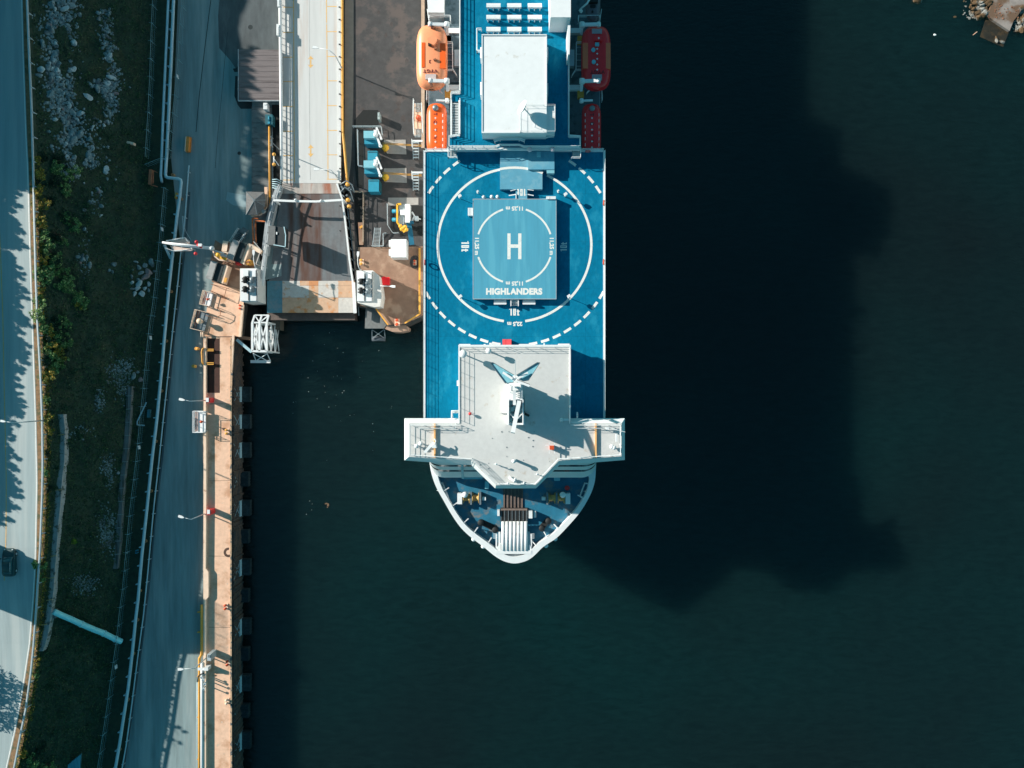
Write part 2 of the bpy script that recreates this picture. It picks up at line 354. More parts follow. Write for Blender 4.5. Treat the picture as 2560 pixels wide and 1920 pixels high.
# wooded slope
mb = MB(); mb.smooth = True; NX = 34; ys = list(range(-150, 2051, 12))
for y in ys:
    a, b = curve(GUARD, y)+10, curve(FSM, y)+50
    for k in range(NX+1):
        x = lerp(a, b, k/NX); mb.v.append(P(x, y, slope_z(x, y)))
for j in range(len(ys)-1):
    for k in range(NX): i = j*(NX+1)+k; mb.face((i, i+NX+1, i+NX+2, i+1))
S(mb, 'wooded_slope', SOIL)
# hill behind the upper road (outside the frame, shades the road)
b0 = P(-62, 0, ZR).x
def ridge(py):
    if py < 270: return 30.8
    if py < 370: return lerp(30.8, tipz(370)-2.1, (py-270)/100)
    if py < 1230: return tipz(py)-2.1
    if py < 1290: return lerp(tipz(1230)-2.1, 16.4, (py-1230)/60)
    return 16.3
SHED = [(62, 430), (47, 480), (50, 530), (66, 600), (36, 640), (42, 700), (64, 738), (44, 765), (62, 810), (74, 880), (50, 915), (50, 960), (62, 1000), (46, 1022), (50, 1050), (28, 1130), (38, 1200), (58, 1240), (34, 1262), (27, 1320), (30, 1400)]
def tipz(py): return ZR+(P(curve(SHED, py+105), 0, ZR).x-(b0-9.0))*.529
mb = MB(); mb.smooth = True; xs = [-1, -3, -5, -8, -11, -14, -18, -26, -60, -200]
ysw = [960-i*24 for i in range(-48, 72)]
for yy in ysw:
    wy = (960-yy)*(H-ZR)/F
    for x in xs:
        t = min(1, max(0, (-x-1)/9.0)); r_ = ridge(yy)+noise.noise(Vector((x*.2, wy*.18, 1)))*1.4*t
        z = lerp(ZR-.05, r_, t*t*(3-2*t)); mb.v.append(Vector((b0+x+1, wy, z)))
for j in range(len(ysw)-1):
    for k in range(len(xs)-1): i = j*len(xs)+k; mb.face((i, i+1, i+len(xs)+1, i+len(xs)))
S(mb, 'hill', SOIL)
# land block with the quay walls (concave polygon)
LAND = [(-300, 2250), (-300, -330), (1061, -330), (1061, 788), (1040, 800), (1014, 812), (968, 816), (938, 772), (893, 766), (884, 640), (868, 470), (700, 462), (676, 560), (664, 640), (652, 700), (648, 757), (607, 757), (596, 842), (580, 844), (577.5, 1000), (577.5, 1500), (579, 2250)]
mb = MB(); mb.prism([(x, y) for x, y in LAND], ZQ-.03, -3); S(mb, 'quay_ground', mat('quay_block', (.07, .065, .06), .9, .4, 1.0, (.02, .03, .03), .6, detail=10))
mb = MB()
for a, b in zip(rows, rows[1:]):
    q = [P(curve(FSM, a)-8, a, ZQ), P(545 if a > 700 else 704, a, ZQ), P(545 if b > 700 else 704, b, ZQ), P(curve(FSM, b)-8, b, ZQ)]
    mb.quad(q[3], q[2], q[1], q[0])
S(mb, 'quay_road', QROAD)
mb = MB(); mb.sheet([(566, -200), (703, -200), (703, 130), (600, 130), (592, 175), (575, 150), (548, 120), (545, 40)], ZQ+.005); S(mb, 'dark_asphalt_road', mat('dark_asphalt', (.085, .10, .105), .9, .35, .7, (.13, .145, .15), .4, (.5, .68), stretch=(1, .3, 1), detail=12))
DUST = mat('dusty_edge', (.085, .13, .145), .95, .25, 1.2, (.12, .13, .13), .5, (.45, .6), stretch=(1, .15, 1))
mb = MB(); mb.line([(curve(FENCE, y)+52, y) for y in range(480, 2051, 30)], 5, ZQ+.006); S(mb, 'road_edge_dust', DUST)
# sunlit quay apron, pier head, yards
mb = MB(); mb.prism([(508, 843), (580, 843), (577.5, 1000), (577.5, 1500), (579, 2100), (508, 2100)], ZQ+.08, ZQ-.02); S(mb, 'quay_apron', TAN)
mb = MB(); mb.prism([(534.5, 706), (602, 724), (609, 757), (598, 841), (507, 841), (517, 774), (528, 727)], ZQ+.10, ZQ-.02); S(mb, 'pier_head_pavement', TAN)
mb = MB(); mb.prism([(538, 600), (600, 640), (640, 660), (602, 723), (530, 705), (527, 650)], ZQ+.07, ZQ-.02); S(mb, 'pier_side_pavement', BROWN)
mb = MB(); mb.sheet([(866, -200), (1058, -200), (1058, 616), (888, 616), (880, 560), (874, 480), (866, 330)], ZQ+.01); S(mb, 'yard_pavement', YARD)
mb = MB(); mb.prism([(895, 618), (975, 618), (1057, 616), (1057, 788), (1038, 798), (1012, 810), (970, 812), (940, 770), (900, 764)], ZQ+.15, ZQ-.02); S(mb, 'mooring_platform_ground', BROWN)
mb = MB(); mb.prism([(862, -200), (882, -200), (884, 0), (884, 150), (883, 260), (878, 400), (872, 452), (862, 452)], ZQ+.02, ZQ-.02); S(mb, 'yard_kerb', mat('tan_kerb', (.30, .25, .21), .9, .15, 1, detail=9))
mb = MB(); mb.prism([(1053, -200), (1061, -200), (1061, 370), (1053, 370)], ZQ+.25, ZQ-.02); S(mb, 'quay_coping', mat('tan_coping', (.42, .30, .22), .9, .25, 1.5, detail=9))
mb = MB()
for q in ([(960, 350), (1014, 349), (1016, 386), (968, 384), (958, 368)], [(960, 421), (1016, 420), (1017, 457), (962, 455), (957, 440)], [(970, 494), (1046, 494), (1046, 512), (970, 514)]):
    mb.prism(q, ZQ+.07, ZQ-.02)
S(mb, 'concrete_pad_ground', mat('pad_concrete', (.33, .31, .29), .9, .15, 1.5, detail=9))
# long kerb wall along the quay
mb = MB(); mb.prism([(509, 842), (514.5, 842), (514.5, 1029), (509, 1029)], ZQ+.75, ZQ); mb.prism([(509, 1081), (515, 1081), (515.5, 1250), (514, 1420), (521, 1430), (521, 1492), (514.5, 1500), (514.5, 2100), (508, 2100), (508.5, 1420)], ZQ+.75, ZQ)
mb.build('barrier_wall', TANL, label='long low pale tan concrete wall between the quay road and the sunlit quay', category='wall')
# concrete joints
mb = MB()
for y in (842, 1202, 1568, 1010, 1390): mb.line([(522, y), (577, y+random.uniform(-1, 2))], .8, ZQ+.09)
S(mb, 'quay_joint', mat('joint_dark', (.12, .08, .06), .9, .3, 2))
mb = MB()
for i in range(46):
    x, y = random.uniform(526, 572), random.uniform(860, 1910); r = random.uniform(.8, 2.6); n = 9
    mb.sheet([(x+r*random.uniform(.6, 1.2)*math.cos(k*2*math.pi/n), y+r*random.uniform(.6, 1.4)*math.sin(k*2*math.pi/n)) for k in range(n)], ZQ+.085)
S(mb, 'quay_stain', mat('pale_stain', (.62, .46, .34), .9, .2, 3))
mb = MB()
for i in range(30):
    x, y = random.uniform(905, 1050), random.uniform(30, 610); r = random.uniform(2, 9); n = 11
    mb.sheet([(x+r*random.uniform(.5, 1.2)*math.cos(k*2*math.pi/n), y+r*random.uniform(.6, 1.5)*math.sin(k*2*math.pi/n)) for k in range(n)], ZQ+.015+i*.0002)
S(mb, 'yard_stain', mat('yard_stain_mat', (.06, .05, .048), .9, .3, 2))
# dark oil ring on the quay
mb = MB(); mb.arc(571, 1381, 9, 6, ZQ+.09, 80, 300, 24); S(mb, 'tyre_mark', mat('soot', (.09, .05, .035), .9, .5, 3))
# pit in the quay with the brown floor
mb = MB(); mb.box(515.5, 846, 549, 982, ZQ+.10, ZQ+.05); 
mb.cur = 1; mb.box(515.6, 846.5, 523, 981.5, ZQ+.13, ZQ+.09)
mb.build('pit_cover', [mat('pit_brown', (.055, .018, .010), .8, .3, 1.2, detail=9, grid=(1.6, 1.8, .5, .03, .9)), DARK], label='dark brown sunken pit cover beside the wall at the head of the quay', category='pit cover')
for i, yy in enumerate((873, 907)):
    mb = MB()
    for d in (0, 4): mb.beam(P(517, yy+d, ZQ+.6), P(534, yy+d, ZQ+.6), .14, .14)
    mb.tube([P(518, yy+2, ZQ+.1), P(518, yy+2, ZQ+.6)], .08, 6); mb.tube([P(533, yy+2, ZQ+.1), P(533, yy+2, ZQ+.6)], .08, 6)
    mb.build('pit_bar', YEL, label=('yellow double bar over the brown pit, nearer the pier head', 'yellow double bar over the brown pit, farther from the pier head')[i], category='bar', group='yellow bars over the pit')
mb = MB(); mb.tube([P(510, 870, ZQ+.9), P(505.5, 873, ZQ+.9), P(504, 880, ZQ+.9), P(505.5, 905, ZQ+.9), P(508, 911, ZQ+.9)], .13, 8)
for y in (872, 909): mb.tube([P(507, y, ZQ), P(507, y, ZQ+.95)], .09, 6)
mb.build('pipe_bracket', YEL, label='yellow curved pipe bracket fixed on the road side of the low wall', category='bracket')
mb = MB(); mb.cyl(P(495, 872, ZQ), .28, ZQ+.9, ZQ, 12); mb.ball(P(495, 872, ZQ+.9), .28)
b1 = mb.build('bollard', YEL, label='yellow round-topped bollard on the road by the pit, nearer the pier head', category='bollard', group='yellow bollards on the road side')
b2 = b1.copy(); COL.objects.link(b2); b2.location = P(490.5, 916, ZQ); b2['label'] = 'yellow round-topped bollard on the road by the pit, farther from the pier head'
# timber quay face and fenders
mb = MB()
for y0, y1, x in ((846, 2100, 578.6),):
    for i in range(int((y1-y0)/5.2)):
        y = y0+i*5.2; a = P(x, y, ZQ-.15); b = P(x, y+4.4, ZQ-.15); d = random.uniform(.2, .5)
        mb.loop([a, a+Vector((d, 0, 0)), b+Vector((d, 0, 0)), b][::-1], -1.5+random.uniform(0, .4))
mb.build('timber_facing', WOOD, label='dark weathered timber piling along the water side of the quay', category='piling')
mb = MB(); mb.prism([(575.5, 846), (581, 846), (581, 930), (578.6, 1000), (578.6, 1500), (580.5, 2100), (576, 2100), (575, 1500), (575, 1000)], ZQ+.28, ZQ+.07)
mb.build('quay_edge_beam', mat('edge_beam', (.50, .33, .21), .8, .25, 2, (.06, .09, .10), 1.5, (.5, .6)), label='worn tan edge beam running along the top of the quay wall', category='beam')
def fender(y0, y1, x=601, blue=True):
    X = P(x, y0, 1.6).x; ya, yb = P(0, y0, 1.6).y, P(0, y1, 1.6).y; q = (X, (ya+yb)/2, 0)
    t = thing('quay_fender', '', 'fender', q, 'fenders along the quay wall')
    mb = MB(); mb.wbox((X+.75, (ya+yb)/2), 1.5, ya-yb, 1.1, -.4); 
    for k in range(5): yy = yb+(ya-yb)*(k+.5)/5; mb.wbox((X+.75, yy), 1.62, .12, 1.16, -.4)
    mb.build('fender_body', RUBTEAL, t)
    mb = MB(); mb.wbox((X, (ya+yb)/2), .20, (ya-yb)*1.0, 2.0, .2); mb.build('face_plate', TEALST if blue else WOOD, t)
    mb = MB(); XQ = P(582, y0, 4).x+.3
    mb.tube([(XQ, ya, 4.3), (X, yb+.3, 1.9)], .045, 5); mb.tube([(XQ, yb, 4.3), (X, ya-.3, 1.9)], .045, 5)
    mb.build('chain', TEALST, t)
    return t
FY = [(967, 1005, 1), (1037, 1072, 1), (1107, 1145, 1), (1181, 1217, 0), (1252, 1291, 1), (1326, 1360, 0), (1400, 1440, 1), (1475, 1508, 0), (1549, 1589, 1), (1691, 1731, 1), (1834, 1876, 1), (1622, 1655, 0), (1765, 1798, 0)]
FY.sort()
def ord_(i): return ('first', 'second', 'third', 'fourth', 'fifth', 'sixth', 'seventh', 'eighth', 'ninth', 'tenth', 'eleventh', 'twelfth', 'thirteenth', 'fourteenth', 'fifteenth', 'sixteenth', 'seventeenth', 'eighteenth', 'nineteenth', 'twentieth')[i]
for i, (a, b, k) in enumerate(FY):
    f = fender(a, b, 601 if k else 597, bool(k)); f['label'] = ('dark box fender with pale blue plate, ' if k else 'dull dark fender without a pale plate, ')+ord_(i)+' along the quay from the lattice tower'
# things lying at the quay edge
def quay_bollard(px, py, m, lab, zb=ZQ+.1, s=1.0):
    t = thing('mooring_bollard', lab, 'bollard', P(px, py, zb), 'mooring bollards')
    mb = MB(); mb.rbox(px, py, 10*s, 14*s, zb+.12, zb); mb.build('base_plate', TANL, t)
    mb = MB(); c = P(px, py, zb)
    for d in (-.28*s, .28*s): mb.cyl((c.x, c.y+d), .17*s, zb+.55, zb+.1, 12); mb.ball((c.x, c.y+d, zb+.58), .23*s, .12)
    mb.build('post', m, t); return t
quay_bollard(565, 1516, SIGNR, 'orange double mooring bollard on the quay edge beside a worn joint')
quay_bollard(570, 1656, SIGNR, 'orange-red double mooring bollard near the lowest quay lamp')
quay_bollard(568, 1752, TANL, 'pale tan mooring bollard on the quay edge with a dark patch beside it')
quay_bollard(568, 1079, YEL, 'yellow mooring bollard on the quay edge near the white control platform')
quay_bollard(602, 768, SIGNR, 'rusty bollard at the outer corner of the pier head', s=.9)
quay_bollard(993, 806, SIGNR, 'large orange bollard on the rounded tip of the mooring platform', s=1.3)
quay_bollard(1037, 657, SIGNR, 'orange bollard in the dark round patch close to the ship', s=.9)
quay_bollard(904, 656, YEL, 'yellow bollard beside the curved lamp by the ramp', s=1.1)
mb = MB(); mb.sheet([(1037+13*math.cos(a*.5), 655+17*math.sin(a*.5)) for a in range(12)], ZQ+.158); S(mb, 'dark_round_ground', YARD)
# pipes along the low wall, lower quay
def zflat(z): return lambda x, y: z
mb = MB(); mb.tube([P(504, y, ZQ+.7) for y in (1512, 1560, 1636)]+[P(498.5, 1646, ZQ+.7)]+[P(498.5, y, ZQ+.7) for y in (1700, 1800, 2000)], .24, 8)
for y in (1530, 1580, 1690, 1792, 1897): mb.beam(P(494, y, ZQ+.45), P(509, y, ZQ+.45), .15, .5)
mb.build('yellow_pipe', YEL, label='yellow pipe with a bend running beside the low wall at the end of the quay', category='pipe')
mb = MB(); mb.tube([P(505, y, ZQ+.72) for y in (1655, 1750, 1850, 2000)], .26, 8); mb.build('white_pipe', W_, label='thick white pipe between the yellow pipe and the low wall', category='pipe')
for i, x in enumerate((492.2, 494.8)):
    mb = MB(); mb.tube([P(x, y, ZQ+.5) for y in (1706, 1800, 2000)], .085, 6)
    mb.build('thin_pipe', TEALST, label=('outer', 'inner')[i]+' one of two thin blue-grey pipes left of the yellow pipe', category='pipe', group='thin pipes by the quay wall')
# ================================================================ LONG PIPES, GUARD RAILS, FENCES
pl = [(421, -100), (421, 0), (415, 130), (407.5, 300), (404, 400), (402, 440), (404, 451)]
mb = MB(); mb.tube([P(x, y, ZQ+1.1) for x, y in pl]+[P(405, 455, ZQ+.1)], .23, 8); mb.build('pipeline', TEALST, label='pale pipe nearer the slope that dives into the ground at the kink', category='pipe', group='long pipelines beside the quay road')
pr = [(437, -100), (434, 0), (428, 150), (421, 300), (416, 400), (413.7, 436), (415, 441), (419, 444), (446, 447), (452, 450), (453, 456), (450, 487), (442, 544), (436, 602), (432.5, 627), (421.7, 724.5), (415, 800), (411, 844), (406.5, 898), (392, 1050), (380, 1147), (366.5, 1280), (354.5, 1390), (345, 1500), (340, 1540), (331, 1630), (320.5, 1720), (309.6, 1790), (299, 1860), (288.6, 1920), (265, 2050)]
mb = MB(); mb.tube([P(x, y, ZQ+1.1) for x, y in pr], .27, 8)
for i in range(0, 2000, 46):
    y = -60+i; x = curve([q for q in pr if not 437 < q[1] < 487], y)
    mb.wbox(P(x, y, ZQ), .5, .18, ZQ+.9, ZQ)
mb.build('pipeline', TEALST, label='long pale pipe with a double elbow running the whole length of the quay road', category='pipe', group='long pipelines beside the quay road')
TY = mat('timber_cap', (.42, .24, .11), .8, .2, 3)
for i, (x, y) in enumerate([(435, 439), (454, 498), (429, 729), (417, 852.5), (405, 977), (391, 1103), (378.6, 1227), (365.8, 1352), (351.6, 1476), (344.6, 1549), (335.4, 1633), (321, 1748), (301, 1872)]):
    mb = MB(); c = P(x, y, ZQ); mb.cyl(c, .28, ZQ+.55, ZQ, 14); mb.cur = 1; mb.cyl(c, .13, ZQ+.58, ZQ+.5, 10)
    mb.build('round_post', [TY, RUSTY], label='round tan capped post standing right beside the long pale pipe, '+ord_(i)+' from the top', category='post', group='round posts beside the pipeline')
# road side guard rail (lower)
LR = [(471.7, 413), (462.5, 536), (452, 626), (445, 696), (439, 750.5), (433, 806.5), (427, 863), (414, 986.6), (397.5, 1145), (382, 1285), (369, 1429), (358, 1538), (343, 1648), (329, 1759), (314.5, 1865), (305, 1918), (280, 2050)]
t = thing('lower_guard_rail', 'low pale guard rail with stub posts between the pipe and the quay road', 'guard rail', P(414, 986, ZQ))
mb = MB(); mb.line([(x, y) for x, y in LR], 1.6, ZQ+.75, .25); mb.build('rail', TEALST, t)
for y in range(430, 1960, 57):
    x = curve(LR, y); mb = MB(); mb.rbox(x, y, 5.5, 1.4, ZQ+.7, ZQ); mb.build('post', GALV, t)
# upper guard rail
t = thing('guard_rail', 'white steel guard rail on posts along the edge of the upper road', 'guard rail', P(100, 940, ZR))
mb = MB(); mb.line([(curve(GUARD, y), y) for y in range(-100, 2051, 25)], 3.2, lambda x, y: zr(y)+.80, .32); mb.build('rail', GALV, t)
for y in range(-30, 2000, 62):
    x = curve(GUARD, y); mb = MB(); mb.rbox(x+3, y, 5, 2, zr(y)+.7, zr(y)-.3); mb.build('post', GALV, t)
# wire fences
WIRE = mat('fence_wire', (.16, .33, .36), .5, .1, 2)
def fence(lab, pts, step, z, h=2.0, arm=3.2):
    t = thing('wire_fence', lab, 'fence', P(pts[len(pts)//2][0], pts[len(pts)//2][1], z), 'wire fences by the quay road')
    W = [P(x, y, z) for x, y in pts]; mb = MB()
    for a, b in zip(W, W[1:]):
        for k in (.35, .7, 1.0):
            o = Vector((0, 0, h*k)); mb.tube([a+o, b+o], .018 if k < 1 else .035, 4, False)
        n = max(1, int((b-a).length/.35))
        for i in range(n+1): q = a.lerp(b, i/n); mb.tube([q+Vector((0, 0, .05)), q+Vector((0, 0, h))], .006, 3, False)
    mb.build('wire', WIRE, t)
    y = pts[0][1]; j = 0
    while y < pts[-1][1]:
        x = curve(pts, y); mb = MB(); c = P(x, y, z)
        mb.tube([c, c+Vector((0, 0, h+.1))], .05, 6); mb.tube([c+Vector((-.45, .03, h)), c+Vector((.45, -.05, h+.05))], .025, 4)
        mb.build('post', WIRE, t); y += step
    return t
fence('wire fence at the foot of the slope above the pipe elbow', [q for q in FENCE if q[1] <= 430], 44, ZQ)
fence('long wire fence at the foot of the slope below the pipe elbow', [(422, 476)]+[q for q in FENCE if q[1] > 476], 45, ZQ)
FR = [(470, -60), (468, 0), (462, 70), (456, 170), (450, 235), (442, 310), (436, 340), (430, 400)]
fence('wire fence between the pale pipes and the dark quay road', FR, 44, ZQ)
fence('short wire fence round the rusty frame at the pipe elbow', [(374, 419), (383, 416), (402, 408), (430, 398)], 30, ZQ)
for i, (x, y) in enumerate([(414, 577), (385.6, 845.6), (357, 1117), (300, 1660), (452, 199)]):
    mb = MB(); c = P(x, y, ZQ); mb.wbox(c, .12, .62, ZQ+1.7, ZQ+1.0, R(8))
    mb.build('fence_sign', W_, label='small white sign panel on the wire fence, '+('just above the gangway arm', 'level with the brown pit', 'beside the sloping timber wall', 'below the pale drain pipe', 'across from the big shed')[i], category='sign', group='small signs on the wire fences')
# rusty frame at the fence kink
t = thing('rusty_gate', 'rusty open steel frame standing in the fence at the pipe elbow', 'frame', P(376, 442, ZQ))
mb = MB(); mb.beam(P(377, 424, ZQ+1.6), P(374.5, 461, ZQ+1.6), .5, .2); mb.build('top_beam', RUSTY, t)
mb = MB(); mb.beam(P(377, 424, ZQ+1.5), P(393, 431, ZQ+1.2), .12, .12); mb.beam(P(374, 461, ZQ+1.5), P(394, 467, ZQ+1.2), .12, .12); mb.beam(P(383, 426, ZQ+1.4), P(382, 459, ZQ+1.4), .2, .15)
for x, y in ((377, 424), (374.5, 461), (393, 431), (394, 467)): mb.beam(P(x, y, ZQ), P(x, y, ZQ+1.5), .1, .1)
mb.build('leg_frame', RUSTY, t)
mb = MB(); mb.beam(P(442.5, 482, ZQ+.5), P(440, 497, ZQ+.5), .22, .7); mb.build('yellow_barrier', YEL, label='short yellow barrier bar left of the pipe just below the elbow', category='barrier')
# orange trestle block on the quay road
t = thing('jersey_barrier', 'orange-yellow block barrier standing alone on the quay road', 'barrier', P(473, 363, ZQ))
mb = MB(); c = P(473, 363, ZQ); mb.wbox(c, .75, 2.6, ZQ+.25, ZQ, R(-4)); mb.wbox(c, .5, 2.55, ZQ+.8, ZQ+.25, R(-4)); mb.build('block', mat('weathered_orange', (.62, .24, .05), .7, .15, 2), t)
mb = MB(); mb.wbox((c.x-.33, c.y), .12, 2.5, ZQ+.82, ZQ+.1, R(-4)); mb.build('side_face', TANL, t)
# manholes and patches on the quay road
mb = MB()
for x, y, r in ((626, 68, 6), (598, 383, 4.5), (636, 330, 0)):
    if r: mb.sheet([(x+r*math.cos(k*.45), y+r*math.sin(k*.45)) for k in range(14)], ZQ+.008)
for pts in ([(600, 160), (590, 170), (582, 172), (586, 180), (596, 180)], [(588, 190), (586, 240), (594, 262), (602, 272), (630, 272), (630, 190)]): mb.sheet(pts, ZQ+.008)
S(mb, 'road_patch', mat('dark_patch', (.025, .035, .038), .9, .2, 1.5))
mb = MB(); mb.sheet([(568, 480), (617, 489), (617, 519), (583, 513), (565, 500)], ZQ+.012); S(mb, 'concrete_slab_ground', mat('slab_teal', (.28, .38, .40), .85, .1, 1.5))
mb = MB(); mb.line([(569, 80), (562, 150), (554, 240), (545, 330), (538, 420)], 1.0, ZQ+.008); mb.line([(527, 0), (512, 120), (498, 240), (490, 330)], 2.0, ZQ+.006); S(mb, 'road_seam', mat('seam', (.03, .055, .06), .9, .3, 2))
# concrete kerb walls on the slope
CW = [(152, 1036), (156, 1070), (155, 1150), (149, 1200), (143, 1280), (138, 1330), (133, 1400), (128, 1470), (122, 1530), (113, 1590), (101, 1628)]
t = thing('retaining_wall', 'long pale concrete retaining wall with ragged edge below the upper road', 'retaining wall', P(138, 1330, 12))
mb = MB(); W = [P(x-1, y, slope_z(x, y)+.35) for x, y in CW]
for a, b in zip(W, W[1:]):
    mb.loop([b+Vector((-.6, 0, 0)), b+Vector((.45, 0, 0)), a+Vector((.45, 0, 0)), a+Vector((-.6, 0, 0))], 8)
mb.build('coping', mat('wall_conc', (.36, .36, .35), .9, .25, 1.5, (.10, .12, .10), .9, (.55, .62), detail=12), t)
mb = MB()
for x, y in ((152, 1087), (146, 1225), (134, 1390), (128, 1445), (124, 1500), (110, 1562)): zc = slope_z(x, y)+.5; mb.beam(P(x-8, y+1, zc), P(x+7, y-1, zc), .10, .08)
mb.build('tie_bar', YLINE, t)
CW2 = [(324, 966), (322, 1000), (319, 1060), (316, 1100), (312, 1140), (307, 1180), (301, 1240), (298, 1300), (294, 1360), (288, 1422)]
t = thing('timber_wall', 'sloping timber crib wall on the lower part of the wooded slope', 'retaining wall', P(307, 1180, 6))
mb = MB(); W = [P(x, y, slope_z(x, y)+.35) for x, y in CW2]
for a, b in zip(W, W[1:]): mb.loop([b+Vector((-.42, 0, 0)), b+Vector((.38, 0, 0)), a+Vector((.38, 0, 0)), a+Vector((-.42, 0, 0))], 4)
mb.build('plank_face', mat('crib_wood', (.16, .165, .16), .9, .3, 1.5, (.06, .07, .06), 1.0, stretch=(2, .2, 1), detail=9), t)
for i in range(13):
    y = 990+i*33; x = curve(CW2, y); mb = MB(); zc = slope_z(x, y)+.5; mb.beam(P(x-5, y, zc), P(x+9, y-1, zc), .12, .12); mb.build('tie_log', mat('tie', (.25, .28, .27), .9) if i == 0 else bpy.data.materials['tie'], t)
# pale drain pipe across the slope, blue frame, steps
t = thing('drain_pipe', 'thick pale blue corrugated drain pipe lying across the lower slope', 'pipe', P(220, 1560, 10))
a, b = P(134, 1529, slope_z(134, 1529)+.55), P(304, 1604, 5.9); mb = MB(); pts = []; rs = []
for i in range(61):
    k_ = i/60; x_, y_ = lerp(134, 304, k_), lerp(1529, 1604, k_); q = P(x_, y_, max(slope_z(x_, y_)+.5, lerp(a.z, b.z, k_))); pts.append(q+Vector((0, noise.noise(q*.4)*.12, 0))); rs.append(.46+.03*(i % 2))
mb.tube(pts, rs, 10); mb.build('pipe_body', mat('drain_plastic', (.30, .78, .82), .5, .12, 2), t)
mb = MB()
for k in (24, 44, 54): mb.tube([pts[k], pts[k+1]], .56, 12)
mb.build('pipe_collar', mat('collar', (.42, .80, .83), .5), t)
mb = MB(); zc = slope_z(133, 1535); mb.box(128, 1524, 138, 1546, zc+.3, zc-1); mb.build('pipe_inlet', CONCD, t)
mb = MB(); z7 = 5.9; mb.beam(P(366, 1006, z7), P(343, 1054, z7), .14, .2); mb.beam(P(343, 1062, z7), P(361, 1064, z7), .14, .3); mb.beam(P(343, 1054, z7), P(343, 1062, z7), .14, .2)
mb.build('barrier_frame', TEALST, label='pale blue triangular steel frame leaning at the fence in the slope', category='frame')
mb = MB()
mb.rbox(371, 1034, 6, 20, ZQ+.6, ZQ, -6)
for k in range(4): mb.rbox(371, 1027+k*5, 7, 1.2, ZQ+.66, ZQ, -6)
mb.build('steel_crate', mat('cratet', (.06, .22, .26), .6), label='small teal slatted crate beside the fence next to the triangular frame', category='crate')
mb = MB(); mb.rbox(340, 1380, 4, 8, ZQ+.8, ZQ, -5); mb.cur = 1; mb.rbox(340, 1380, 3, 3, ZQ+.9, ZQ, -5)
mb.build('blue_box', [mat('brightblue', (.02, .32, .46), .5), BLACK], label='small bright blue box on the ground between the fence and the pipe', category='box')
t = thing('slope_steps', 'blue corrugated metal steps half cut off at the bottom of the slope', 'steps', P(185, 1915, 8))
for k in range(9):
    mb = MB(); x = 170+k*3.6; y0 = 1911-k*2.9; zc = slope_z(185, 1915)+.7; mb.beam(P(x+1.5, y0, zc), P(x-2.2, 1945, zc), .16, .05); mb.build('tread', mat('steps_blue', (.10, .42, .52), .5) if k == 0 else bpy.data.materials['steps_blue'], t)
mb = MB(); zc = slope_z(185, 1915)+.55; mb.prism([(166, 1913), (203, 1884), (197, 1950), (172, 1950)], zc, zc-.3); mb.build('base_plate', mat('steps_base', (.03, .14, .18), .6), t)
# ================================================================ ROCKS
def rock_mesh(seed, m):
    rnd = random.Random(seed); bm = bmesh.new()
    bmesh.ops.create_icosphere(bm, subdivisions=2, radius=1)
    planes = [(Vector((rnd.gauss(0, 1), rnd.gauss(0, 1), rnd.gauss(0, 1))).normalized(), rnd.uniform(.5, .85)) for _ in range(9)]
    for v in bm.verts:
        for n_, d in planes:
            e = v.co.dot(n_)
            if e > d: v.co -= n_*(e-d)
        v.co *= 1+noise.noise(v.co*2+Vector((seed*7.1, 0, 0)))*.15
        v.co.x *= 1.25; v.co.z *= .75
    me = bpy.data.meshes.new('rock'); bm.to_mesh(me); bm.free(); me.materials.append(m); return me
ROCKS = [rock_mesh(i, ROCK) for i in range(9)]
ROCKB = mat('pinkish_rock', (.30, .22, .21), .9, .25, 2, bump=.04)
ROCKL = mat('pale_rock', (.40, .47, .48), .9, .25, 2, bump=.04)
ROCKV = {}
for k, m_ in (('p', ROCKB), ('l', ROCKL)):
    for i in range(9): c_ = ROCKS[i].copy(); c_.materials.clear(); c_.materials.append(m_); ROCKV[k, i] = c_
def boulder(px, py, r, lab, grp, z=None, set_=ROCKS, rnd=random):
    z = slope_z(px, py) if z is None else z; i = rnd.randrange(9); me = set_[i]
    if set_ is ROCKS:
        u = rnd.random()
        if u < .07: me = ROCKV['p', i]
        elif u < .32: me = ROCKV['l', i]
    o = bpy.data.objects.new('boulder', me); COL.objects.link(o); o.location = P(px, py, z)+Vector((0, 0, r*.25))
    o.rotation_euler = (rnd.uniform(-.4, .4), rnd.uniform(-.4, .4), rnd.uniform(0, 6.3)); k = rnd.uniform(.75, 1.3)
    o.scale = (r*k, r/k, r*rnd.uniform(.7, 1.1)); o['label'] = lab; o['category'] = 'boulder'; o['group'] = grp; return o
BA = [(165, -20, 75), (145, 40, 62), (140, 90, 62), (142, 160, 48), (150, 210, 62), (150, 260, 52), (175, 310, 62), (190, 360, 72), (210, 400, 75), (225, 445, 72)]
BB = [(262, 20, 26), (266, 100, 30), (285, 160, 26), (282, 220, 34), (255, 210, 40), (285, 260, 26), (240, 320, 50)]
def band_pt(B, rnd):
    i = rnd.randrange(len(B)-1); t_ = rnd.random(); a, b = B[i], B[i+1]
    return lerp(a[0], b[0], t_)+rnd.gauss(0, .46)*lerp(a[2], b[2], t_)*.78, lerp(a[1], b[1], t_)+rnd.uniform(-14, 14)
rnd = random.Random(11)
def clump(x, y): return noise.noise(Vector((x*.022, y*.017, 5)))
n_ = 0; KEPT = []
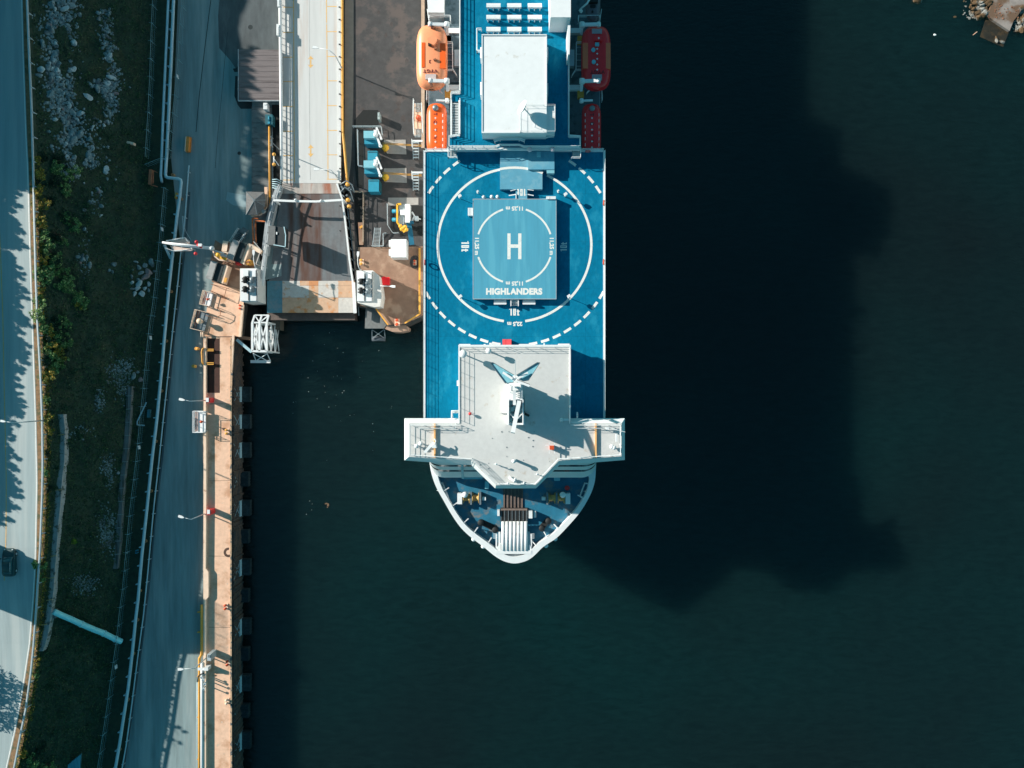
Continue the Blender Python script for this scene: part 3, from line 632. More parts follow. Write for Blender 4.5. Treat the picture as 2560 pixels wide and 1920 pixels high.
while n_ < 168:
    x, y = band_pt(BA, rnd) if rnd.random() < .72 else band_pt(BB, rnd)
    if clump(x, y) < -.30 or y < -30: continue
    r = rnd.choice((.26, .30, .34, .38, .44, .52, .64))
    if any((x-a)**2+(y-b)**2 < ((r+c)*12.5)**2 for a, b, c in KEPT): r *= .5
    if any((x-a)**2+(y-b)**2 < ((r+c)*9.5)**2 for a, b, c in KEPT): continue
    KEPT.append((x, y, r)); boulder(x, y, r, 'grey angular boulder in the large rockfall on the shaded slope at the top', 'boulders of the large rockfall', rnd=rnd); n_ += 1
for i in range(24):
    x, y = rnd.choice([(240, 480), (238, 515), (252, 528), (214, 575), (216, 590), (232, 560), (205, 640), (208, 665), (222, 690), (222, 640), (208, 535), (235, 613), (270, 680), (280, 665)])
    boulder(x+rnd.gauss(0, 9), y+rnd.gauss(0, 9), rnd.uniform(.22, .5), 'small blue-grey rock in the scattered trail down the middle of the slope', 'rocks of the scattered trail', rnd=rnd)
for x, y, r in [(380, 657, .62), (363, 664, .45), (348, 668, .48), (372, 680, .66), (353, 683, .42), (330, 675, .35), (362, 695, .72), (347, 700, .42), (330, 692, .36), (349, 710, .6), (372, 710, .4), (355, 734, .55), (337, 735, .4), (344, 722, .45), (330, 706, .4), (372, 726, .35), (386, 678, .3), (340, 655, .3), (330, 722, .3), (362, 722, .4)]:
    boulder(x, y, r, 'big rounded grey boulder in the small heap beside the fence below the gangway', 'rounded boulders of the fence heap', rnd=rnd)
for x, y, r in [(334, 940, .55), (352, 949, .5), (270, 955, .35), (345, 930, .3), (295, 1182, .35)]:
    boulder(x, y, r, 'grey boulder lying by the top end of the timber crib wall', 'boulders by the timber wall', rnd=rnd)
# small rubble: one mass
mb = MB(); rnd = random.Random(5)
tmpl = []
for i in range(4):
    bm = bmesh.new(); bmesh.ops.create_icosphere(bm, subdivisions=1, radius=1)
    vs = [v.co*(1+rnd.uniform(-.3, .2)) for v in bm.verts]; fs = [tuple(v.index for v in f.verts) for f in bm.faces]; bm.free(); tmpl.append((vs, fs))
def rubble(px, py, r, z=None, lift=.2):
    z = slope_z(px, py) if z is None else z; vs, fs = rnd.choice(tmpl); a = rnd.uniform(0, 6.3); cs, sn = math.cos(a), math.sin(a); e = rnd.uniform(.7, 1.5)
    c = P(px, py, z)+Vector((0, 0, r*lift)); mb.add([c+Vector(((v.x*e*cs-v.y*sn)*r, (v.x*e*sn+v.y*cs)*r, v.z*r*.7)) for v in vs], fs)
n_ = 0
while n_ < 2300:
    x, y = band_pt(BA, rnd) if rnd.random() < .76 else band_pt(BB, rnd)
    if clump(x, y) < -.28: continue
    rubble(x, y, rnd.uniform(.08, .26) if n_ % 14 else rnd.uniform(.28, .42)); n_ += 1
for cx, cy, sx, sy, n2 in ((300, 935, 22, 22, 260), (312, 970, 14, 20, 130), (248, 1002, 10, 18, 110), (272, 1180, 10, 32, 150), (268, 1330, 17, 34, 380), (210, 1462, 24, 15, 260), (262, 1165, 8, 20, 60), (325, 912, 6, 10, 30), (240, 500, 16, 18, 30), (210, 650, 14, 30, 60), (205, 1080, 20, 14, 50)):
    for i in range(n2): rubble(cx+rnd.gauss(0, .7)*sx, cy+rnd.gauss(0, .8)*sy, rnd.uniform(.06, .19))
mb.build('rubble', ROCK, kind='stuff', label='grey broken stones spread over the shaded slope', category='rubble')
mb = MB(); mb.rbox(325, 357, 17, 6, slope_z(325, 357)+.4, slope_z(325, 357)-.5, -12); mb.build('timber_plank', TANL, label='short pale board lying in the grass of the upper slope', category='board')
# ================================================================ VEGETATION
def leaves(mb, c, rad, n, size, rnd, zsq=.7, hollow=.3):
    for _ in range(n):
        d = Vector((rnd.gauss(0, 1), rnd.gauss(0, 1), rnd.gauss(0, 1))).normalized()*rad*(hollow+(1-hollow)*rnd.random()**.5); d.z *= zsq
        p = c+d; u = Vector((rnd.gauss(0, 1), rnd.gauss(0, 1), rnd.gauss(0, .6))).normalized(); v = u.cross(Vector((rnd.gauss(0, .5), rnd.gauss(0, .5), 1))).normalized()
        s_ = size*rnd.uniform(.6, 1.4); mb.add([p-u*s_, p-v*s_*.5, p+u*s_, p+v*s_*.5], [(0, 1, 2, 3)])
LG = leafmat('green_leaves', [(.05, .14, .035), (.11, .22, .06), (.20, .32, .09), (.36, .44, .18), (.06, .16, .05)])
LY = leafmat('yellowing_leaves', [(.10, .15, .03), (.36, .25, .03), (.50, .33, .05), (.18, .20, .05), (.30, .18, .03)])
LD = leafmat('dark_leaves', [(.012, .030, .018), (.02, .05, .026), (.035, .07, .03), (.016, .04, .025)])
LO = leafmat('grass_blades', [(.014, .055, .028), (.024, .085, .036), (.045, .11, .040), (.045, .085, .038), (.018, .065, .038), (.05, .08, .045), (.08, .13, .05)])
BARK = mat('bark', (.10, .07, .05), .9, .3, 3)
def shrub(px, py, r, h, m, lab, rnd, z=None):
    z = slope_z(px, py) if z is None else z; c = P(px, py, z); t = thing('shrub', lab, 'shrub', c, 'shrubs at the edge of the upper road')
    mb = MB()
    for k in range(4):
        a = rnd.uniform(0, 6.3); mb.tube([c-Vector((0, 0, .2)), c+Vector((math.cos(a)*r*.3, math.sin(a)*r*.3, h*.5)), c+Vector((math.cos(a)*r*.55, math.sin(a)*r*.55, h*.85))], [.06, .04, .015], 5)
    mb.build('stem', BARK, t)
    mb = MB()
    for k in range(int(7+r*5)):
        a = rnd.uniform(0, 6.3); d = r*rnd.random()**.6; cc = c+Vector((math.cos(a)*d, math.sin(a)*d, h*rnd.uniform(.45, 1)*(1-.3*d/r)))
        leaves(mb, cc, r*rnd.uniform(.2, .42), int(46), .13, rnd)
    mb.build('crown', m, t); return t
rnd = random.Random(3)
SH = [(101, 405, .8, 1.0, 'y'), (105, 440, 1.1, 1.3, 'y'), (103, 478, 1.2, 1.5, 'y'), (112, 515, 1.3, 1.5, 'y'), (108, 556, 1.2, 1.3, 'y'), (116, 600, 1.3, 1.6, 'g'), (128, 630, 1.2, 1.4, 'g'), (112, 650, .9, 1.0, 'y'),
      (150, 590, 1.1, 1.3, 'd'), (166, 545, 1.0, 1.2, 'd'), (142, 460, 1.0, 1.2, 'd'), (150, 650, 1.2, 1.5, 'g'), (172, 690, 1.1, 1.3, 'g'), (158, 715, 1.0, 1.4, 'g'), (200, 765, .8, 1.0, 'y'), (105, 760, 1.1, 1.3, 'g'), (98, 790, 1.2, 1.4, 'g'), (112, 820, 1.0, 1.2, 'g'),
      (135, 865, 1.3, 1.8, 'y'), (155, 880, 1.4, 1.9, 'y'), (172, 855, 1.3, 1.8, 'g'), (165, 905, 1.1, 1.5, 'g'), (136, 930, 1.0, 1.2, 'g'), (120, 905, .8, 1.0, 'd'), (122, 1045, 1.0, 1.2, 'y'), (118, 1000, .7, .8, 'g'), (125, 1075, .8, 1.0, 'y'),
      (119, 1180, .9, .9, 'g'), (122, 1135, .8, .8, 'd'), (124, 1220, .7, .8, 'd'), (103, 1410, 1.0, 1.1, 'g'), (110, 1440, .8, .9, 'g'), (96, 1650, .7, .8, 'y'), (92, 1685, .6, .7, 'g'), (60, 1880, .9, 1.0, 'y'), (85, 1895, 1.2, 1.4, 'g'), (125, 1910, 1.2, 1.4, 'g'), (108, 1870, 1.0, 1.1, 'd'), (150, 800, .9, 1.1, 'd'), (135, 500, .9, 1.1, 'd')]
rs2 = random.Random(50)
for _ in range(46):
    y = rs2.uniform(395, 960); a_ = curve(GUARD, y)+16; x = a_+rs2.uniform(0, 1)**1.3*(110 if y < 800 else 70); SH.append((x, y, rs2.uniform(.7, 1.3), rs2.uniform(.9, 1.5), 'y' if x < a_+18 and rs2.random() < .6 else rs2.choice('ggd')))
SH.sort(key=lambda q: q[1])
for i, (x, y, r, h, k) in enumerate(SH):
    near = 'by the upper bend of the guard rail' if y < 620 else 'above the street lamp' if y < 1000 else 'between the street lamp and the car' if y < 1360 else 'below the parked-looking dark car'
    near = near.replace('parked-looking ', '')
    size = 'large' if r > 1.15 else 'middling' if r > .85 else 'small'
    shrub(x, y, r, h, {'y': LY, 'g': LG, 'd': LD}[k], size+{'y': ' yellowing', 'g': ' green', 'd': ' dark'}[k]+' shrub '+near, rnd)
LABN = {}
# low growth along the verge
mb = MB(); rnd = random.Random(9)
for _ in range(9000):
    y = rnd.uniform(395, 1930); x = curve(GUARD, y)+rnd.gauss(11, 7 if y < 1000 else 5)
    if x < curve(GUARD, y)-5: continue
    z = max(slope_z(x, y), zr(y)-1.2) if x > curve(GUARD, y)+8 else zr(y)+.05; p = P(x, y, z+.15); s_ = rnd.uniform(.08, .2)
    u = Vector((rnd.gauss(0, 1), rnd.gauss(0, 1), rnd.gauss(0, .8))).normalized()*s_; v = Vector((rnd.gauss(0, 1), rnd.gauss(0, 1), .5)).normalized()*s_*.5
    mb.add([p-u, p-v, p+u, p+v], [(0, 1, 2, 3)])
mb.build('verge_weeds', LY, kind='stuff', label='dry yellow-brown weeds along the guard rail', category='weeds')
mb = MB()
for _ in range(60000):
    y = rnd.uniform(-80, 1990); a = curve(GUARD, y)+12; b = curve(FSM, y)-2; x = rnd.uniform(a, b)
    if y < 470 and clump(x, y) > -.25 and (abs(x-curve([(q[0], q[1]) for q in BA], y)) < 36): 
        if rnd.random() < .93: continue
    p = P(x, y, slope_z(x, y)); q = noise.noise(p*.35)+noise.noise(p*.9)*.5; p.z += rnd.random()*max(.12, .35+.55*q); s_ = rnd.uniform(.08, .22)
    u = Vector((rnd.gauss(0, 1), rnd.gauss(0, 1), rnd.gauss(0, .7))).normalized()*s_; v = Vector((rnd.gauss(0, 1), rnd.gauss(0, 1), .3)).normalized()*s_*.5
    mb.add([p-u, p-v, p+u, p+v], [(0, 1, 2, 3)])
for _ in range(330):
    y = rnd.uniform(-40, 1960); a = curve(GUARD, y)+14; b = curve(FSM, y)-10; x = rnd.uniform(a, b)
    if y < 470 and abs(x-curve([(q[0], q[1]) for q in BA], y)) < 55: continue
    if noise.noise(Vector((x*.012, y*.012, 9))) < -.05: continue
    leaves(mb, P(x, y, slope_z(x, y)+.2), rnd.uniform(.35, .95), 70, .12, rnd, .6)
mb.build('undergrowth', LO, kind='stuff', label='dark green grass and low bushes covering the shaded slope', category='undergrowth')
mb = MB(); c = P(188, 1353, slope_z(188, 1353)); leaves(mb, c+Vector((0, 0, .3)), .5, 160, .1, rnd)
mb.build('shrub', leafmat('lime_leaves', [(.16, .24, .02), (.20, .28, .03)]), label='tiny lime-yellow bush alone in the dark grass of the slope', category='shrub')
# trees on the hill above the road, left of the frame; their shadows cross the road
def tree(x, y, z, h, r, rnd, lab):
    c = Vector((x, y, z)); t = thing('tree', lab, 'tree', c, 'trees on the hill beside the upper road')
    mb = MB(); mb.tube([c-Vector((0, 0, .5)), c+Vector((0, 0, h*.5)), c+Vector((.1, 0, h*.95))], [.16, .1, .03], 7)
    for k in range(6):
        a = k*1.05; zz = h*(.3+.1*k); q = c+Vector((0, 0, zz)); mb.tube([q, q+Vector((math.cos(a)*r*.7, math.sin(a)*r*.7, .3))], [.05, .02], 5)
    mb.build('trunk', BARK, t); mb = MB(); lv = 9
    for k in range(lv):
        f = k/(lv-1); rr = r*(1-f)**.8+.15; zz = h*(.18+.82*f)
        for j in range(max(1, int(7*(1-f)))+1):
            a = rnd.uniform(0, 6.3); leaves(mb, c+Vector((math.cos(a)*rr*.55, math.sin(a)*rr*.55, zz)), max(.25, rr*.5), 24, .2, rnd, .5)
    mb.build('crown', LD, t)
rnd = random.Random(21); TX = b0-9.0; k = 0
y = -260
while y < 1230:
    wy = (960-y)*(H-ZR)/F; rg = ridge(y)
    hh = rnd.uniform(2.0, 2.9)
    tree(TX+rnd.uniform(-1, 1), wy, rg-.3, hh, rnd.uniform(1.0, 1.7), rnd, 'dark conifer on the hill beside the upper road'); k += 1
    y += rnd.uniform(11, 19)
for y, hh in ((1660, 5.2), (1690, 6.4), (1725, 6.0), (1765, 4.8)):
    tree(b0-4, (960-y)*(H-ZR)/F, ZR, hh, 2.3, rnd, 'tall conifer standing beside the lower bend of the upper road')
# building beside the road, outside the frame (its roof shades the road by the car)
t = thing('roadside_building', 'plain roadside building beside the upper road above the lower bend', 'building', (b0-5, (960-1390)*(H-ZR)/F, ZR))
yc = (960-1392)*(H-ZR)/F
mb = MB(); mb.wbox((b0-6, yc+.6), 6, 8.2, ZR+8.2, ZR-.3); mb.build('wall', CONC, t)
mb = MB(); mb.wbox((b0-6, yc+.6), 6.8, 9.0, ZR+8.5, ZR+8.2); mb.build('roof', SHEDR, t)
mb = MB(); mb.wrail([Vector((b0-2.8, yc+5.0, ZR+8.5)), Vector((b0-2.8, yc-3.8, ZR+8.5))], 1.1, 3, 1.6, .05); mb.build('roof_railing', GALV, t)
for k in range(3):
    mb = MB(); mb.wbox((b0-2.98, yc-2+k*3), .1, 1.4, ZR+5, ZR+3.4); mb.build('window', GLASS, t)
# ================================================================ STREET LAMPS, CAR
def lamp(name_lab, base, head, z, h, group='street lamps', curved=None, hs=1.0, mid=None):
    hz = z+h; hd = P(head[0], head[1], hz); bs = P(base[0], base[1], z)
    t = thing('street_lamp', name_lab, 'street lamp', bs, group)
    mb = MB(); top = Vector((bs.x, bs.y, hz-.15)); mb.tube([bs, top], [.11, .07], 8); mb.build('pole', GALV, t)
    mb = MB(); pts = [top]
    if curved:
        for cx, cy in curved: pts.append(P(cx, cy, hz))
    dirv = (hd-pts[-1]).normalized(); pts.append(hd-dirv*.3*hs); mb.tube(pts, [.06]*(len(pts)-1)+[.04], 6); mb.build('arm', W_, t)
    mb = MB(); x = dirv; x.z = 0; x.normalize(); y = Vector((-x.y, x.x, 0)); c = hd; L, w1, w0 = .95*hs, .40*hs, .14*hs
    prof = [(-L/2, w0/2), (-L*.05, w1/2), (L/2, w1/2*.95), (L/2, -w1/2*.95), (-L*.05, -w1/2), (-L/2, -w0/2)]
    mb.loop([c+x*a+y*b+Vector((0, 0, .1)) for a, b in prof], hz-.08); mb.build('lamp_head', W_, t)
    mb = MB(); mb.loop([c+x*a+y*b+Vector((0, 0, -.085)) for a, b in ((0, w1*.35), (L*.42, w1*.35), (L*.42, -w1*.35), (0, -w1*.35))], hz-.12); mb.build('lens', GLASS, t)
    return t
lamp('slim street lamp reaching over the upper road above the dark car', (112, 1051), (8, 1053), ZR, 8, hs=.8)
lamp('street lamp on the quay wall with a red box, beside the white control platform', (517, 1001), (455, 999), ZQ, 7.0)
lamp('street lamp with a red box in the middle of the quay', (515, 1283), (453, 1292), ZQ, 6.5)
lamp('street lamp with a bent arm and grey box near the bottom of the quay', (521, 1640), (452, 1673), ZQ, 6.0)
lamp('curved white lamp above the ramp beside the upper yellow arrow', (856, 172), (789, 119), 5.7, 6, curved=[(821, 124)])
lamp('curved white lamp above the ramp beside the lower yellow arrow', (843, 443), (792, 423), 5.7, 4.5, curved=[(822, 424)])
lamp('white lamp curving up beside the left hoist tower', (652, 675), (634, 632), 8, 3, curved=[(636, 660), (634, 650)])
lamp('white lamp curving beside the right hoist tower over the yellow bollard', (906, 678), (895, 636), 8, 3, curved=[(895, 662), (894, 650)])
lamp('short white lamp pointing right from the right hoist tower', (953, 717), (981, 716), 8, 1.4)
# boxes at the foot of the quay lamps
for i, (x, y, lab) in enumerate(((520, 1001, 'red and white cabinet on the quay wall beneath the lamp by the control platform'), (523, 1281, 'red and white cabinet on the quay wall beneath the forked lamp'))):
    t = thing('cabinet', lab, 'cabinet', P(x, y, ZQ)); mb = MB(); mb.box(x-5, y-6, x+4, y+6, ZQ+2.1, ZQ+.1); mb.build('case', REDP, t)
    mb = MB(); mb.box(x-5.5, y-6.5, x+1.5, y+4, ZQ+2.2, ZQ+2.1); mb.build('lid', W_, t)
t = thing('cabinet', 'grey cabinet on the low wall beneath the lowest quay lamp', 'cabinet', P(523, 1642, ZQ)); mb = MB(); mb.box(518, 1636, 527, 1652, ZQ+2.6, ZQ+.1); mb.build('case', GALV, t)
mb = MB(); mb.box(519.5, 1638, 525, 1644, ZQ+2.75, ZQ+2.6); mb.build('vent', STEEL, t)
t = thing('valve_rack', 'white pipe valve rack crossing the low wall by the lowest quay lamp', 'valve rack', P(505, 1673, ZQ))
mb = MB(); mb.box(494, 1670, 519, 1676, ZQ+1.5, ZQ+1.3); mb.box(510, 1669, 520, 1677, ZQ+1.7, ZQ+.2); mb.build('frame', W_, t)
for k, (x, y) in enumerate(((512, 1684), (516, 1690), (520, 1700), (517, 1712))):
    mb = MB(); c = P(x, y, ZQ); mb.cyl(c, .1, ZQ+2.0, ZQ, 8); mb.cyl((c.x+.2, c.y), .22, ZQ+1.9, ZQ+1.82, 10); mb.build('valve', GALV, t)
mb = MB(); mb.tube([P(494, 1704, ZQ+.9), P(496, 1690, ZQ+.9), P(503, 1685, ZQ+1.0), P(510, 1683, ZQ+1.0)], .09, 6); mb.build('hose', BLACK, t)
# car
cz = zr(1404); cc = P(28.5, 1404, cz); t = thing('car', 'dark car driving up the shaded upper road beside the yellow line', 'car', cc)
cw, cl = M(33, cz), M(69, cz)
def carloft(st, m, name, par):
    mb = MB(); mb.smooth = True; n = len(st[0][1])
    for yy, sec in st:
        for x, z in sec: mb.v.append(Vector((cc.x+x, cc.y+yy, cz+z)))
    for i in range(len(st)-1):
        for k in range(n-1): a = i*n+k; mb.face((a, a+1, a+n+1, a+n))
    mb.face(tuple(range(n))); mb.face(tuple(range((len(st)-1)*n, len(st)*n))); return mb.build(name, m, par)
def sec(w_, z0, z1, rr=.12):
    return [(-w_, z0), (-w_, z1-rr), (-w_+rr*.6, z1-.02), (-w_*.5, z1+.02), (0, z1+.03), (w_*.5, z1+.02), (w_-rr*.6, z1-.02), (w_, z1-rr), (w_, z0)]
hw = cw/2*.93; hl = cl/2
body = carloft([(-hl, sec(hw*.72, .4, .72)), (-hl*.95, sec(hw*.88, .28, .86)), (-hl*.8, sec(hw, .25, .95)), (-hl*.2, sec(hw, .25, .95)), (hl*.3, sec(hw, .25, .93)), (hl*.6, sec(hw*.99, .25, .88)), (hl*.88, sec(hw*.9, .28, .78)), (hl, sec(hw*.62, .35, .62))], DGREEN, 'body', t)
carloft([(-hl*.82, sec(hw*.74, .9, .95)), (-hl*.66, sec(hw*.72, .9, 1.38)), (-hl*.1, sec(hw*.72, .9, 1.46)), (hl*.12, sec(hw*.70, .9, 1.42)), (hl*.44, sec(hw*.82, .85, .93))], mat('car_glass', (.02, .09, .105), .08, .05, 1), 'window', t)
carloft([(-hl*.64, sec(hw*.70, 1.3, 1.41)), (-hl*.1, sec(hw*.70, 1.35, 1.49)), (hl*.12, sec(hw*.68, 1.3, 1.45))], DGREEN, 'roof', t)
for sx in (-1, 1):
    for sy in (-.62, .6):
        mb = MB(); q = Vector((cc.x+sx*(hw-.1), cc.y+sy*hl, cz+.33)); mb.tube([q-Vector((.11, 0, 0)), q+Vector((.13, 0, 0))], .33, 16); wv = mb.build('wheel', BLACK, t)
        mb = MB(); mb.tube([q+Vector((sx*.10, 0, 0)), q+Vector((sx*.14, 0, 0))], .19, 12); mb.build('rim', GALV, wv)
    mb = MB(); mb.ball((cc.x+sx*(hw+.10), cc.y+hl*.30, cz+.98), .13, .09, 8, 5); mb.build('mirror', DGREEN, t)
    mb = MB(); mb.ball((cc.x+sx*hw*.62, cc.y+hl*.9, cz+.66), .16, .10, 8, 5); mb.build('headlight', GALV, t)
    mb = MB(); mb.beam((cc.x+sx*hw*.71, cc.y-hl*.6, cz+1.46), (cc.x+sx*hw*.71, cc.y+hl*.05, cz+1.48), .04, .04); mb.build('roof_rail', GALV, t)
# ================================================================ RAMP AND BERTH
ZA = 5.7
t = thing('approach_ramp', 'pale concrete approach ramp with yellow lane lines and a white pipe rail', 'ramp', P(776, 230, ZQ))
mb = MB(); mb.prism([(702, -200), (846, -200), (846, 458), (706, 458)], ZA, ZQ-.3); mb.build('roadway', ARAMP, t)
mb = MB()
for pts in ([(734, -200), (734, 0), (736, 455)], [(816, -200), (816, 0), (819, 250), (820, 448)]): mb.line(pts, 2.2, ZA+.006)
for y in (-45, 18, 81, 143, 204, 266, 328, 389, 450):
    mb.line([(708, y), (733, y)], 2, ZA+.009); mb.line([(817, y-2), (843, y-2)], 2, ZA+.009)
for cy in (155, 377):
    mb.sheet([(775, cy-8), (778.5, cy-8), (778.5, cy+8), (775, cy+8)], ZA+.006)
    for s_ in (-1, 1): mb.sheet([(769.5, cy+s_*7), (784, cy+s_*7), (776.8, cy+s_*15.5)], ZA+.009)
mb.build('lane_marking', YLINE, t)
mb = MB(); mb.line([(774, -200), (774, 300), (776, 450)], .9, ZA+.005)
mb.build('joint_line', CONC, t)
mb = MB(); mb.tube([P(699, -200, ZA+1.1), P(700, 0, ZA+1.1), P(702.5, 230, ZA+1.1), P(704.5, 450, ZA+1.1)], .27, 10); mb.build('pipe_rail', W_, t)
mb = MB(); A_, B_ = P(704, -200, ZA), P(708, 455, ZA)
for k in (.35, .7): mb.tube([A_+Vector((0, 0, k)), B_+Vector((0, 0, k))], .07, 5)
n = 40
for i in range(n+1): q = A_.lerp(B_, i/n); mb.tube([q, q+Vector((0, 0, 1.1))], .06, 5)
mb.build('railing', STEEL, t)
mb = MB(); mb.prism([(841, -200), (852, -200), (852, 458), (844, 458)], ZA+.35, ZA); mb.build('kerb', mat('ramp_kerb', (.66, .66, .64), .7, .1, 2), t)
mb = MB()
for i in range(20): mb.rbox(848.3+i*.12, -14+31.1*i*.8+(i*.2*31.1), 4, 2.6, ZA+.55, ZA+.3, -20)
mb.build('stud', BLACK, t)
mb = MB(); mb.tube([P(855, -200, ZA+.2), P(855.5, 0, ZA+.2), P(856, 200, ZA+.2), P(857, 330, ZA+.2), P(862, 380, ZA+.2), P(867, 440, ZA+.1), P(870, 462, ZA)], .22, 8)
mb.build('yellow_pipe', YEL, label='tan-yellow pipe following the right edge of the approach ramp', category='pipe')
mb = MB(); mb.box(691, 60, 697, 88, ZQ+2.3, ZQ+1.4); mb.box(693, 65, 696, 84, ZQ+2.5, ZQ+2.3); mb.build('wall_box', W_, label='small white box hanging on the left pipe rail of the ramp', category='box')
mb = MB(); mb.box(693, -20, 698, 16, ZQ+2.3, ZQ+1.2); mb.build('wall_box', W_, label='white cabinet at the top edge of the photo beside the ramp rail', category='box')
# shed
t = thing('shed', 'low shed with a flat brown-grey corrugated roof beside the ramp', 'shed', P(647, 190, ZQ))
mb = MB(); mb.box(600, 126, 697, 248, 6.1, ZQ); mb.build('wall', CONC, t)
mb = MB(); mb.box(596, 124, 697.5, 251, 6.5, 6.15)
for i in range(9): mb.box(596.5, 137+i*13.5, 697, 138.2+i*13.5, 6.54, 6.49)
mb.build('roof', SHEDR, t)
mb = MB(); mb.box(594.8, 122.8, 596, 252, 6.55, 6.2); mb.box(596, 251, 697, 252.2, 6.55, 6.2); mb.build('gutter', GALV, t)
mb = MB(); q0, q1 = P(676, 251, 5.4), P(690, 251, 5.4); mb.wbox(((P(683, 248, 6.1).x), P(683, 248, 6.1).y-.04), .9, .1, 6.0, 5.0); mb.build('door', STEEL, t)
# pad with planks, pipes, boxes
mb = MB(); mb.prism([(629, 266), (676, 266), (677, 479), (629, 479)], ZQ+.5, ZQ)
mb.build('loading_platform', CONCD, label='grey weathered plank platform between the shed and the hexagonal kiosk', category='platform')
mb = MB(); mb.prism([(680, 262), (698.5, 262), (703, 470), (700, 500), (676, 560), (672, 556), (680, 500)], ZQ+.06, ZQ-.4); S(mb, 'ramp_side_shade', DARK)  # flat dark strip paints the shade beside the ramp rail
mb = MB(); mb.tube([P(673, 305, ZQ+1.3), P(673.5, 400, ZQ+1.2), P(675, 512, ZQ+1.1)], .17, 8); mb.build('rusty_pipe', YEL, label='rusty yellow pipe on the edge of the plank platform', category='pipe')
mb = MB(); mb.tube([P(680, 300, ZQ+1.0), P(681, 400, ZQ+1.0), P(682, 490, ZQ+1.0)], .11, 6); mb.build('grey_pipe', STEEL, label='thin grey pipe beside the rusty yellow pipe and the dark strip', category='pipe')
t = thing('pump_box', 'teal pump box at the upper end of the rusty yellow pipe', 'box', P(672, 298, ZQ)); mb = MB(); mb.box(663, 286, 681, 311, ZQ+1.9, ZQ+.4); mb.build('case', mat('teal_box', (.012, .11, .14), .5, .2, 3), t)
mb = MB(); mb.tube([P(672, 291, ZQ+2.0), P(672, 302, ZQ+2.0)], .12, 8); mb.box(669, 304, 675, 309, ZQ+2.0, ZQ+1.9); mb.build('motor', UNIT, t)
mb = MB(); mb.box(658, 257, 667.5, 273, ZQ+1.9, ZQ+.4); mb.box(659.5, 258.5, 666, 262, ZQ+2.0, ZQ+1.9); mb.build('white_box', W_, label='small white box standing just below the shed wall', category='box')
# traffic signal arm
t = thing('traffic_signal', 'white signal bracket with two orange lamps left of the ramp rail', 'signal', P(697, 415, ZQ))
mb = MB(); mb.tube([P(697, 414, ZQ), P(697, 414, ZQ+2.2), P(684, 396, ZQ+2.5)], .09, 6); mb.tube([P(685, 388, ZQ+2.5), P(685, 410, ZQ+2.5)], .1, 6); mb.build('arm', W_, t)
for y in (386, 411): mb = MB(); mb.ball(P(685, y, ZQ+2.5), .32, .26, 10, 6); mb.build('lamp', YEL, t)
# hexagonal kiosk
t = thing('kiosk', 'grey kiosk with a pointed six-sided shingle roof', 'kiosk', P(638, 508, ZQ))
ring = [(615, 479), (661, 480), (664, 500), (663, 516), (643, 537), (615, 537)]
RW = [P(x, y, 8.1) for x, y in ring]; ap = P(635.6, 501, 9.5); cen = sum(RW, Vector())/6
mb = MB(); mb.loop([Vector((lerp(cen.x, q.x, .86), lerp(cen.y, q.y, .86), 8.0)) for q in RW][::-1], ZQ); mb.build('wall', CONC, t)
mb = MB()
for i in range(6): mb.add([RW[i], RW[(i+1) % 6], ap], [(0, 1, 2)])
mb.add([q-Vector((0, 0, .02)) for q in RW], [tuple(range(6))])
mb.build('roof', mat('shingle', (.14, .14, .14), .9, .35, 3.5, (.12, .12, .12), 2.5), t)
mb = MB()
for q in RW: mb.tube([q, ap], .05, 5)
mb.cyl((ap.x, ap.y), .16, 9.75, 9.3, 10); mb.build('ridge_cap', STEEL, t)
mb = MB(); mb.beam(P(665, 468, 7.6), P(666, 516, 7.6), .5, .25); mb.beam(P(666, 516, 7.6), P(650, 536, 7.6), .35, .25); mb.beam(P(650, 536, 7.6), P(628, 539, 7.6), .35, .25); mb.build('walkway_rail', TAN, t)
mb = MB(); mb.rbox(657, 527, 9, 10, 8.0, 7.4, 45); mb.build('vent', CONC, t)
# orange edged pit
t = thing('orange_frame', 'rusty orange steel frame around the dark pit left of the link ramp', 'frame', P(634, 580, ZQ))
mb = MB()
for pts in ([(632, 546), (646, 546)], [(631, 546), (633, 600), (632, 612)], [(638, 553), (640, 605)], [(638, 552), (676, 554)]):
    for a, b in zip(pts, pts[1:]): mb.beam(P(*a, ZQ+1.0), P(*b, ZQ+1.0), .22, .22)
for x, y in ((632, 546), (638, 553), (640, 605), (632, 612)): mb.beam(P(x, y, ZQ), P(x, y, ZQ+1), .15, .15)
mb.build('beam', mat('rust_orange', (.62, .17, .05), .7, .3, 2, (.25, .08, .04), 1.5), t)
mb = MB(); mb.prism([(640, 556), (674, 556), (662, 640), (650, 655), (648, 620), (640, 606)], ZQ+.04, ZQ-.03); S(mb, 'pit_ground', DARK)
